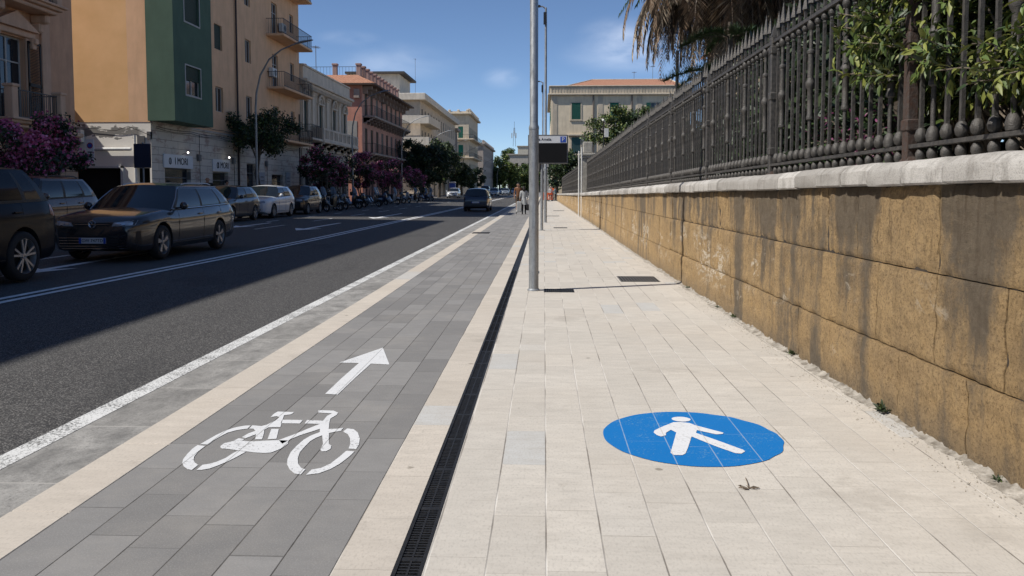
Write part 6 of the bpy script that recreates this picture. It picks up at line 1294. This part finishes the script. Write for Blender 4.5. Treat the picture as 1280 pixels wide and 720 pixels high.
if all(pts): MB().tube(pts, .006, 5).build('light_bar', M_CHROME, vw, 50)
for s in (1, -1):
    for k in range(3): pt('light_unit', 'f', [(s * h * (.47 + .12 * k), n - .125), (s * h * (.56 + .12 * k), n - .122), (s * h * (.57 + .12 * k), n - .075), (s * h * (.48 + .12 * k), n - .082)], mat('lamp_reflector', (.5, .52, .55), .2, .02, 5, metal=.6, coat=.8), n=3, k=2, off=.009)
    pt('bumper_vent', 'f', [(s * h * .82, .28), (s * h * .90, .36), (s * h * .90, .62), (s * h * .85, .60)], M_TRIM, n=3, k=3, off=.006)
q = pj('f', 0, n - .11, .02); b = MB()
b.tube([(q.x, .068 * cos(a), q.z + .068 * sin(a)) for a in np.linspace(0, 2 * pi, 25)], .008, 6); b.tube([(q.x, -.032, q.z + .058), (q.x, 0, q.z + .008), (q.x, .032, q.z + .058)], .006, 5); b.tube([(q.x, -.060, q.z + .028), (q.x, -.028, q.z - .055), (q.x, 0, q.z - .008), (q.x, .028, q.z - .055), (q.x, .060, q.z + .028)], .006, 5); b.build('badge', M_CHROME, vw, 50)
# sport utility car at the left edge, tail towards the far end
P_NAVY = mat('near_black_blue', (.004, .005, .009), .3, .04, 3, spec=.15, coat=.08)
sp = hatch_spec(4.65, 1.88, 1.76, 2.75, .93, .385, P_NAVY, 'twin', suv=1)
hs = .94; sp['patches'] = [p_ for p_ in sp['patches'] if p_[0] != 'tail_light'] + [('tail_light', 'r', [(hs * .70, .98), (hs * .90, .98), (hs * .88, 1.30), (hs * .78, 1.30)], M_RED, True), ('tail_light_side', 'l', [(-2.26, .96), (-2.08, 1.0), (-2.10, 1.16), (-2.22, 1.16)], M_RED, True)]; sp['glass'] = M_TINT; car('suv_car', (-8.82, 10.62, zr_(-8.8)), FACE, 'near-black sport utility car cut off by the left edge of the photo', 'car', sp)
P_BROWN = paint('brown_paint', (.12, .075, .055), .3, .35); sp = hatch_spec(4.32, 1.80, 1.66, 2.67, .83, .35, P_BROWN, 'five', suv=1); sp['rails'] = M_TRIM
car('parked_car', (-13.2, 20.0, zr_(-13.2)), FACE, 'brown sport utility car with roof rails parked behind the queue at the left', 'car', sp, 'cars parked along the far kerb')
PG = 'cars parked along the far kerb'
sp = hatch_spec(4.1, 1.74, 1.45, 2.5, .82, .31, paint('blue_paint', (.02, .03, .12)), 'five'); car('parked_car', (-13.3, 26.2, zr_(-13.3)), FACE, 'dark blue parked car, only its roof showing above the estate car bonnet', 'car', sp, PG)
sp = hatch_spec(4.25, 1.76, 1.47, 2.58, .86, .32, paint('charcoal_paint', (.028, .03, .036)), 'five'); car('parked_car', (-13.3, 33.1, zr_(-13.3)), FACE, 'charcoal hatchback parked between the estate car and the white hatchback', 'car', sp, PG)
sp = hatch_spec(4.2, 1.76, 1.5, 2.55, .84, .32, paint('white_car_paint', (.66, .67, .68), .0, .3), 'ten'); car('parked_car', (-13.3, 38.1, zr_(-13.3)), FACE, 'white hatchback parked in the row at the far kerb', 'car', sp, PG)
sp = hatch_spec(3.6, 1.64, 1.52, 2.3, .68, .29, paint('black_car_paint', (.012, .013, .016)), 'cap', small=1); car('parked_car', (-13.25, 43.4, zr_(-13.2)), FACE, 'small black city car parked at the end of the row before the scooters', 'car', sp, PG)
# moving and distant cars
sp = hatch_spec(4.06, 1.70, 1.49, 2.51, .86, .31, paint('deep_blue_paint', (.012, .016, .035), .3), 'cap'); hh = .85
sp['patches'] = [('headlight', 'f', [(hh * .42, .6), (hh * .80, .62), (hh * .80, .75), (hh * .46, .72)], M_HEAD, True), ('tail_light', 'r', [(hh * .74, .78), (hh * .93, .78), (hh * .90, 1.02), (hh * .76, 1.02)], M_RED, True), ('rear_bumper_trim', 'r', [(-hh * .7, .36), (hh * .7, .36), (hh * .74, .44), (-hh * .74, .44)], M_TRIM, False)]; sp['plr'] = .6
car('dark_hatchback', (-4.42, 54.2, zr_(-4.4)), R(90), 'dark blue hatchback driving away from the camera in the near lane', 'car', sp)
DG = 'distant cars in the oncoming lanes'
sp = hatch_spec(4.2, 1.76, 1.46, 2.55, .84, .32, paint('white_car_paint', (.66, .67, .68), .0, .3), 'ten'); car('distant_car', (-13.2, 118, zr_(-13.2)), FACE, 'white car facing the camera beside the blue cabin', 'car', sp, DG)
sp = hatch_spec(4.2, 1.78, 1.55, 2.55, .84, .33, paint('silver_paint', (.36, .40, .43), .5), 'ten')
t, _, _ = car('distant_car', (-9.7, 158, zr_(-9.7)), FACE, 'silver-blue car just right of the dark blue hatchback, coming towards the camera', 'car', sp, DG)
for (x, y, lab) in ((-9.0, 190, 'second oncoming car in the distance, behind the silver-blue one'), (-7.9, 216, 'third oncoming car in the distance, left of the walking man'), (-10.6, 205, 'distant car half hidden behind the silver-blue one')): c_ = copy_tree(t); c_.location = (x, y, zr_(x)); c_['label'] = lab
sp = hatch_spec(4.9, 1.95, 2.0, 3.0, .9, .34, paint('grey_van_paint', (.30, .31, .32), .2), 'cap', suv=1); car('distant_van', (-12.2, 168, zr_(-12.2)), FACE, 'tall grey van behind the silver-blue car', 'van', sp)
# ------------------------------------------------------------ scooters
def scooter(label, loc, rz, pm, screen=True, box=False, proto={}):
    key = (pm.name, screen, box)
    if key in proto: t = copy_tree(proto[key]); t.location = loc; t.rotation_euler = (0, 0, rz); t['label'] = label; return t
    t = thing('parked_scooter', loc, label, 'scooter', 'scooters parked in a row past the cars', rz); proto[key] = t
    for x in (.65, -.62):
        w_ = MB(); w_.lathe([(.15, -.05), (.22, -.05), (.255, 0), (.22, .05), (.15, .05)], (0, 0, 0), 20, 'y', cap=False); o = w_.build('wheel', M_TYRE, t, 50); o.location = (x, 0, .255)
        b = MB(); b.lathe([(.16, -.03), (.16, .03)], (0, 0, 0), 18, 'y', cap=False); [b.obox((0, 0, 0), (.15 * cos(a), 0, .15 * sin(a)), .03, .03, up=(0, 1, 0)) for a in np.linspace(0, 2 * pi, 6)[:5]]; b.build('rim', M_ALLOY, o)
    b = MB(); P = []
    for x, w0, w1, z0, z1 in ((-.98, .03, .05, .72, .80), (-.85, .12, .15, .55, .82), (-.55, .17, .19, .45, .80), (-.25, .17, .18, .35, .74), (-.1, .15, .16, .28, .50), (.05, .16, .16, .24, .34), (.3, .16, .16, .24, .34)): P.append([(x, 0, z0), (x, -w0, z0), (x, -w1, (z0 + z1) / 2), (x, -w1 * .8, z1), (x, 0, z1 + .01), (x, w1 * .8, z1), (x, w1, (z0 + z1) / 2), (x, w0, z0), (x, 0, z0)])
    b.grid(P); P = []
    for x, w0, z in ((.34, .17, .30), (.40, .22, .50), (.42, .23, .75), (.44, .17, .95), (.42, .08, 1.03)): P.append([(x - .08, -w0, z), (x, -w0 * .7, z), (x + .05, 0, z + .01), (x, w0 * .7, z), (x - .08, w0, z)])
    b.grid(P); b.grid([[(x, -w_, z), (x, 0, z + .05), (x, w_, z)] for x, w_, z in ((.92, .05, .50), (.82, .10, .56), (.65, .11, .58), (.48, .10, .56))]); b.build('body', pm, t, 60)
    b = MB(); b.tube([(.62, 0, .26), (.44, 0, .95), (.40, 0, 1.05)], .03, 8); b.tube([(.30, -.34, 1.06), (.38, -.15, 1.05), (.40, 0, 1.03), (.38, .15, 1.05), (.30, .34, 1.06)], .018, 6); b.build('handlebar', M_DKMET, t, 50)
    b = MB(); P = [[(x, -w_, z), (x, -w_ * .7, z + .06), (x, 0, z + .08), (x, w_ * .7, z + .06), (x, w_, z)] for x, w_, z in ((-.92, .08, .80), (-.8, .15, .82), (-.5, .17, .78), (-.2, .13, .74), (-.1, .05, .72))]; b.grid(P); b.build('seat', M_TRIM, t, 60)
    b = MB(); b.ball((.50, 0, .92), .07, 10); b.build('headlight', M_HEAD, t, 60)
    for s in (-1, 1): b = MB(); b.tube([(.34, s * .28, 1.07), (.36, s * .34, 1.25)], .008, 5); b.lathe([(.02, 0), (.055, .008), (.02, .02)], (.34, s * .36, 1.28), 10, 'x'); b.build('mirror', M_DKMET, t, 50)
    b = MB(); b.tube([(-.2, .18, .3), (-.75, .2, .34), (-.95, .2, .38)], .045, 8); b.build('exhaust', M_ALLOY, t, 50); b = MB(); b.tube([(-.1, .1, .25), (-.02, .28, .01)], .012, 5); b.build('stand', M_DKMET, t)
    if screen: b = MB(); b.grid([[(.48, -.2, 1.0), (.52, 0, 1.0), (.48, .2, 1.0)], [(.36, -.2, 1.3), (.40, 0, 1.35), (.36, .2, 1.3)], [(.30, -.14, 1.45), (.33, 0, 1.48), (.30, .14, 1.45)]]); o = b.build('windscreen', mat('scooter_screen', (.07, .08, .09), .1, .05, 3, coat=.5), t, 60); md = o.modifiers.new('s', 'SOLIDIFY'); md.thickness = .005
    if box: b = MB(); b.bbox(-1.2, -.82, -.2, .2, .86, 1.15, .04); b.build('top_box', M_TRIM, t, 50)
    return t
SC = [paint('scooter_black', (.012, .012, .014)), paint('scooter_grey', (.09, .095, .10)), paint('scooter_white', (.30, .31, .32), 0), paint('scooter_tan', (.22, .17, .11), .1), paint('scooter_blue', (.02, .035, .08))]
lst = [(46.9, 0, 1, 1), (48.6, 3, 0, 0), (50.2, 0, 1, 0), (51.9, 1, 0, 1), (53.6, 0, 0, 0), (55.6, 4, 1, 0), (57.6, 0, 0, 1), (60.2, 1, 1, 0), (63.0, 0, 1, 0), (65.6, 4, 0, 0), (68.4, 2, 1, 0), (73.4, 0, 0, 1), (76.4, 2, 0, 0), (79.6, 0, 1, 0), (83.5, 1, 1, 1), (88, 4, 1, 0), (91, 2, 1, 0)]
wd_ = ['black with top box', 'tan', 'black with windscreen', 'grey with top box', 'plain black', 'blue with windscreen']
od = ['first', 'second', 'third', 'fourth', 'fifth', 'sixth', 'seventh', 'eighth', 'ninth', 'tenth', 'eleventh', 'twelfth', 'thirteenth', 'fourteenth', 'fifteenth', 'sixteenth', 'last']
cn = ['black', 'dark grey', 'white', 'tan', 'dark blue']
for i, (y, c, s_, b_) in enumerate(lst):
    scooter('%s scooter%s, %s in the row past the small black car' % (cn[c], ' with windscreen' if s_ else '', od[i]), (-13.2 + .25 * sin(i * 2.1), y, zr_(-13.2)), R(-28 + 22 * sin(i * 1.9)), SC[c], bool(s_), bool(b_))
t = thing('yellow_helmet', (-13.7, 48.3, 1.05), 'bright yellow-green helmet resting on a scooter near the small black car', 'helmet'); MB().ball((0, 0, .12), .17, 12, .9).build('shell', mat('fluorescent_yellow', (.45, .5, .04), .4), t, 60); MB().box(.1, .165, -.1, .1, .06, .14).build('visor', M_TRIM, t)
# blue cabin
t = thing('blue_cabin', (-14.6, 128, .2), 'narrow blue portable cabin with a white roof on the far pavement', 'cabin'); MB().bbox(-.55, .55, -.55, .55, 0, 2.1, .03).build('body', mat('cabin_blue', (.02, .06, .32), .5), t); MB().bbox(-.6, .6, -.6, .6, 2.1, 2.35, .08).build('roof', M_WPOST, t); MB().bbox(-.4, .4, -.575, -.55, .1, 1.95, .008).build('door', mat('cabin_blue2', (.03, .08, .36), .5), t)
# ------------------------------------------------------------ people
def person(label, loc, rz, h, J, zones, hair=None, hairlong=0, group=None, skirt=None, hand=True):
    """J: joints in units of body height; one skinned surface, coloured by clothing zones."""
    t = thing('person', loc, label, 'person', group, rz); V, E, Rr = [], [], []
    def v(p, r): V.append(Vector(p) * h); Rr.append(r * h); return len(V) - 1
    def ch(a, pts):
        for p, r in pts: b = v(p, r); E.append((a, b)); a = b
        return a
    pel = v((0, 0, .53), .078); sp1 = ch(pel, [((0, 0, .60), .068), ((.005, 0, .70), .078), ((.0, 0, .79), .070)]); nk = ch(sp1, [((.0, 0, .845), .034), ((.012, 0, .885), .044), ((.018, 0, .925), .060), ((.014, 0, .965), .05), ((.012, 0, .985), .028)])
    for s in (-1, 1):
        A = J['armR' if s < 0 else 'armL']; e = ch(sp1, [((0, s * .105, .805), .038)] + [(p, r) for p, r in zip(A, (.028, .022, .016, .015))])
        if hand:
            w_ = Vector(A[-1]); pr = Vector(A[-2]); d = (w_ - pr).normalized(); sd = Vector((1, 0, 0)) if abs(d.x) < .7 else Vector((0, 0, 1))
            pm = ch(e, [(w_ + d * .028, .016)])
            for i in range(4): f0 = w_ + d * .05 + sd * (i - 1.5) * .011; ch(pm, [(f0, .0062), (f0 + d * (.022 + .004 * (i in (1, 2))), .0052), (f0 + d * (.038 + .006 * (i in (1, 2))) + Vector((0, -s * .008, 0)), .0044)])
            ch(e, [(w_ + d * .022 + sd * .02, .006), (w_ + d * .042 + sd * .028, .005)])
        G = J['legR' if s < 0 else 'legL']; ch(pel, [(p, r) for p, r in zip(G, (.058, .040, .034, .023, .024, .018))])
    me = bpy.data.meshes.new('body'); me.from_pydata(V, E, []); o = bpy.data.objects.new('tmp', me); C.objects.link(o); o.modifiers.new('k', 'SKIN'); sd_ = o.modifiers.new('s', 'SUBSURF'); sd_.levels = 2; sd_.render_levels = 2
    for i, d in enumerate(me.skin_vertices[0].data): d.radius = (Rr[i], Rr[i]); d.use_root = (i == 0)
    bpy.context.view_layer.update(); m2 = bpy.data.meshes.new_from_object(o.evaluated_get(bpy.context.evaluated_depsgraph_get())); bpy.data.objects.remove(o); m2.materials.clear()
    ms = [z[0] for z in zones]; [m2.materials.append(m_) for m_ in ms]
    for p in m2.polygons:
        c = p.center / h; k = 0
        for i, (m_, f) in enumerate(zones):
            if f(c): k = i; break
        p.material_index = k; p.use_smooth = True
    bo = link(bpy.data.objects.new('body', m2), t)
    if hair: b = MB(); b.ball((.0 * h, 0, .945 * h), .066 * h, 12, .92); [b.ball((-.03 * h, 0, (.93 - .03 * i) * h), .055 * h, 10) for i in range(1, hairlong)]; b.build('hair', hair, t, 60)
    f = MB(); f.ball((.074 * h, 0, .915 * h), .012 * h, 6); [f.ball((.03 * h, s * .06 * h, .925 * h), .012 * h, 6, 1.4) for s in (-1, 1)]; f.build('face', ms[-1], t, 60)
    if skirt: b = MB(); b.lathe([(.085 * h, .58 * h), (.10 * h, .52 * h), (.115 * h, .40 * h), (.13 * h, skirt[1] * h)], n=16, cap=False); b.build('skirt', skirt[0], t, 60)
    return t
WALK = dict(armR=[(.02, -.125, .70), (.05, -.135, .63), (.07, -.135, .52)], armL=[(-.03, .13, .70), (-.06, .14, .62), (-.04, .145, .51)],
    legR=[(.01, -.052, .48), (.06, -.05, .29), (.045, -.05, .20), (.02, -.05, .05), (.05, -.052, .02), (.10, -.055, .015)], legL=[(-.01, .052, .48), (-.03, .05, .29), (-.07, .05, .20), (-.13, .05, .075), (-.12, .05, .03), (-.075, .052, .015)])
STAND = dict(armR=[(.0, -.13, .69), (.01, -.14, .62), (.03, -.145, .51)], armL=[(.0, .13, .69), (.01, .14, .62), (.03, .145, .51)], legR=[(.0, -.052, .48), (.01, -.052, .29), (.0, -.052, .20), (-.01, -.055, .05), (.01, -.057, .02), (.07, -.06, .015)], legL=[(.0, .052, .48), (.01, .052, .29), (.0, .052, .20), (-.01, .055, .05), (.01, .057, .02), (.07, .06, .015)])
BEND = dict(armR=[(.06, -.12, .70), (.14, -.10, .66), (.20, -.06, .62)], armL=[(.06, .12, .70), (.14, .10, .66), (.20, .06, .62)], legR=STAND['legR'], legL=STAND['legL'])
SK = mat('skin', (.36, .20, .13), .6, .05, 5); HB = mat('dark_hair', (.012, .009, .007), .7); HG = mat('grey_hair', (.35, .33, .30), .7)
def cloth(n, c): return mat(n, c, .9, .12, 12, .3, 40)
BR_, TR_, GYc, BKc = cloth('brown_shirt', (.17, .075, .035)), cloth('brown_shorts', (.13, .085, .055)), cloth('light_grey_top', (.36, .37, .37)), cloth('black_trousers', (.014, .014, .016))
person('person in brown top and shorts walking on the far bike lane', (-1.58, 49.8, 0), R(-90), 1.79, WALK, [(SK, lambda c: c.z > .83 and abs(c.y) < .09), (SK, lambda c: abs(c.y) > .115 and c.z < .64 and c.z > .3), (BR_, lambda c: c.z > .53), (TR_, lambda c: c.z > .27), (mat('white_shoes', (.5, .5, .5), .7), lambda c: c.z < .045), (SK, lambda c: True)], HB)
person('person in light grey top and black trousers walking away beside the galvanised pole', (-1.12, 45.2, 0), R(90), 1.56, WALK, [(SK, lambda c: c.z > .84 and abs(c.y) < .09), (SK, lambda c: abs(c.y) > .12 and c.z < .56 and c.z > .3), (GYc, lambda c: c.z > .44), (BKc, lambda c: True)], HB, 3, skirt=(GYc, .34))
t = thing('shoulder_bag', (-.90, 45.15, .22), 'black bag hanging low at the side of the person in grey', 'bag'); MB().bbox(-.09, .09, -.16, .16, 0, .34, .03).build('bag_body', BKc, t); MB().tube([(0, -.1, .33), (0, -.05, .55), (0, .05, .55), (0, .1, .33)], .012, 6).build('strap', BKc, t, 50)
t = thing('shopping_trolley', (-1.38, 44.9, 0), 'pale grey wheeled shopping trolley pulled by the person in grey', 'trolley'); MB().bbox(-.14, .14, -.12, .12, .12, .72, .04).build('bag_body', GYc, t); [MB().lathe([(.07, -.015), (.07, .015)], (s * .16, .1, .07), 14, 'x').build('wheel', M_TYRE, t, 50) for s in (-1, 1)]; MB().tube([(-.1, .12, .1), (-.1, .14, .9), (.1, .14, .9), (.1, .12, .1)], .012, 6).build('handle', M_DKMET, t, 50)
dk = cloth('dark_clothes', (.03, .028, .03)); Z1 = [(SK, lambda c: c.z > .84 and abs(c.y) < .09), (dk, lambda c: True)]
person('dark-clothed person with bald head standing by the first shop doorway', (-17.0, 40.3, .23), R(-60), 1.78, STAND, Z1 + [(SK, lambda c: True)])
person('dark-haired person in dark clothes near the second shop doorway', (-17.1, 43.0, .23), R(0), 1.66, STAND, Z1 + [(SK, lambda c: True)], HB)
orv = cloth('orange_vest', (.62, .10, .02)); wht = cloth('pale_shirt', (.5, .5, .5)); blj = cloth('blue_jeans', (.05, .08, .14))
person('person in orange vest at the barriers where the footpath ends', (1.0, 98.5, 0), R(-120), 1.74, BEND, [(SK, lambda c: c.z > .84 and abs(c.y) < .09), (orv, lambda c: c.z > .54), (blj, lambda c: True), (SK, lambda c: True)], HB)
person('person in pale shirt standing among the barriers at the end of the footpath', (.75, 94.5, 0), R(-80), 1.70, STAND, [(SK, lambda c: c.z > .84 and abs(c.y) < .09), (wht, lambda c: c.z > .52), (blj, lambda c: True), (SK, lambda c: True)], HG)
person('person in blue-grey clothes bending beside the wall at the footpath end', (1.35, 96.0, 0), R(170), 1.66, BEND, [(SK, lambda c: c.z > .84 and abs(c.y) < .09), (cloth('blue_grey_top', (.12, .18, .22)), lambda c: c.z > .5), (dk, lambda c: True), (SK, lambda c: True)], HB)
M_ORG = mat('orange_plastic', (.70, .12, .03), .5, .08, 4)
for i, (x, y, a) in enumerate(((.05, 93.5, 0), (.72, 94.0, .25), (.1, 97.5, -.2))):
    t = thing('orange_barrier', (x, y, 0), ['orange plastic barrier behind the parking display post, nearest of the three', 'orange plastic barrier nearer the stone wall', 'furthest orange plastic barrier at the footpath end'][i], 'barrier', 'orange barriers closing the footpath', a); b = MB(); b.bbox(-.32, .32, -.03, .03, .15, .25, .01); b.bbox(-.32, .32, -.03, .03, .75, .95, .02); [b.bbox(-.32 + .12 * k, -.26 + .12 * k, -.02, .02, .2, .8, .005) for k in range(6)]; b.build('panel', M_ORG, t); [MB().bbox(-.05 + s * .24, .05 + s * .24, -.22, .22, 0, .12, .02).build('foot', M_TRIM, t) for s in (-1, 1)]
def bicycle(loc, rz, label):
    t = thing('parked_bicycle', loc, label, 'bicycle', None, rz)
    for x in (-.5, .5): b = MB(); b.tube([(x + .33 * cos(a), 0, .34 + .33 * sin(a)) for a in np.linspace(0, 2 * pi, 25)], .018, 6); b.build('wheel', M_TYRE, t, 60); b = MB(); [b.tube([(x, 0, .34), (x + .32 * cos(a), 0, .34 + .32 * sin(a))], .003, 3) for a in np.linspace(0, 2 * pi, 13)[:12]]; b.build('spokes', M_ALLOY, t)
    b = MB(); [b.tube(p, .016, 6) for p in ([(-.5, 0, .34), (-.05, 0, .30), (.38, 0, .78), (-.18, 0, .80), (-.05, 0, .30)], [(-.5, 0, .34), (-.18, 0, .80)], [(.5, 0, .34), (.36, 0, .92)], [(-.18, 0, .80), (-.22, 0, .93)])]; b.build('frame', M_DKMET, t, 50); MB().bbox(-.34, -.1, -.06, .06, .93, .98, .02).build('saddle', M_TRIM, t); MB().tube([(.28, -.25, .98), (.38, -.1, .96), (.36, 0, .93), (.38, .1, .96), (.28, .25, .98)], .014, 6).build('handlebar', M_DKMET, t, 50)
bicycle((1.15, 92.6, 0), R(20), 'bicycle leaning near the wall at the end of the footpath')
# small litter and marks
t = thing('dry_leaf', (.972, 3.79, .002), 'dry brown leaf with a long stalk on the footpath below the blue disc', 'leaf'); b = MB(); b.tube([(0, 0, .004), (.01, .06, .006), (.02, .14, .002)], .0022, 5); [b.add([(0, 0, .003), (dx * .6 - .01, dy * .6, .012), (dx, dy, .003), (dx * .6 + .012, dy * .6 - .01, .005)], [(0, 1, 2, 3)]) for dx, dy in ((-.05, .0), (.055, .01), (-.03, -.015), (.035, -.01), (.0, .03), (-.045, .03))]; b.build('blade', mat('dry_leaf_brown', (.16, .12, .085), .9), t)
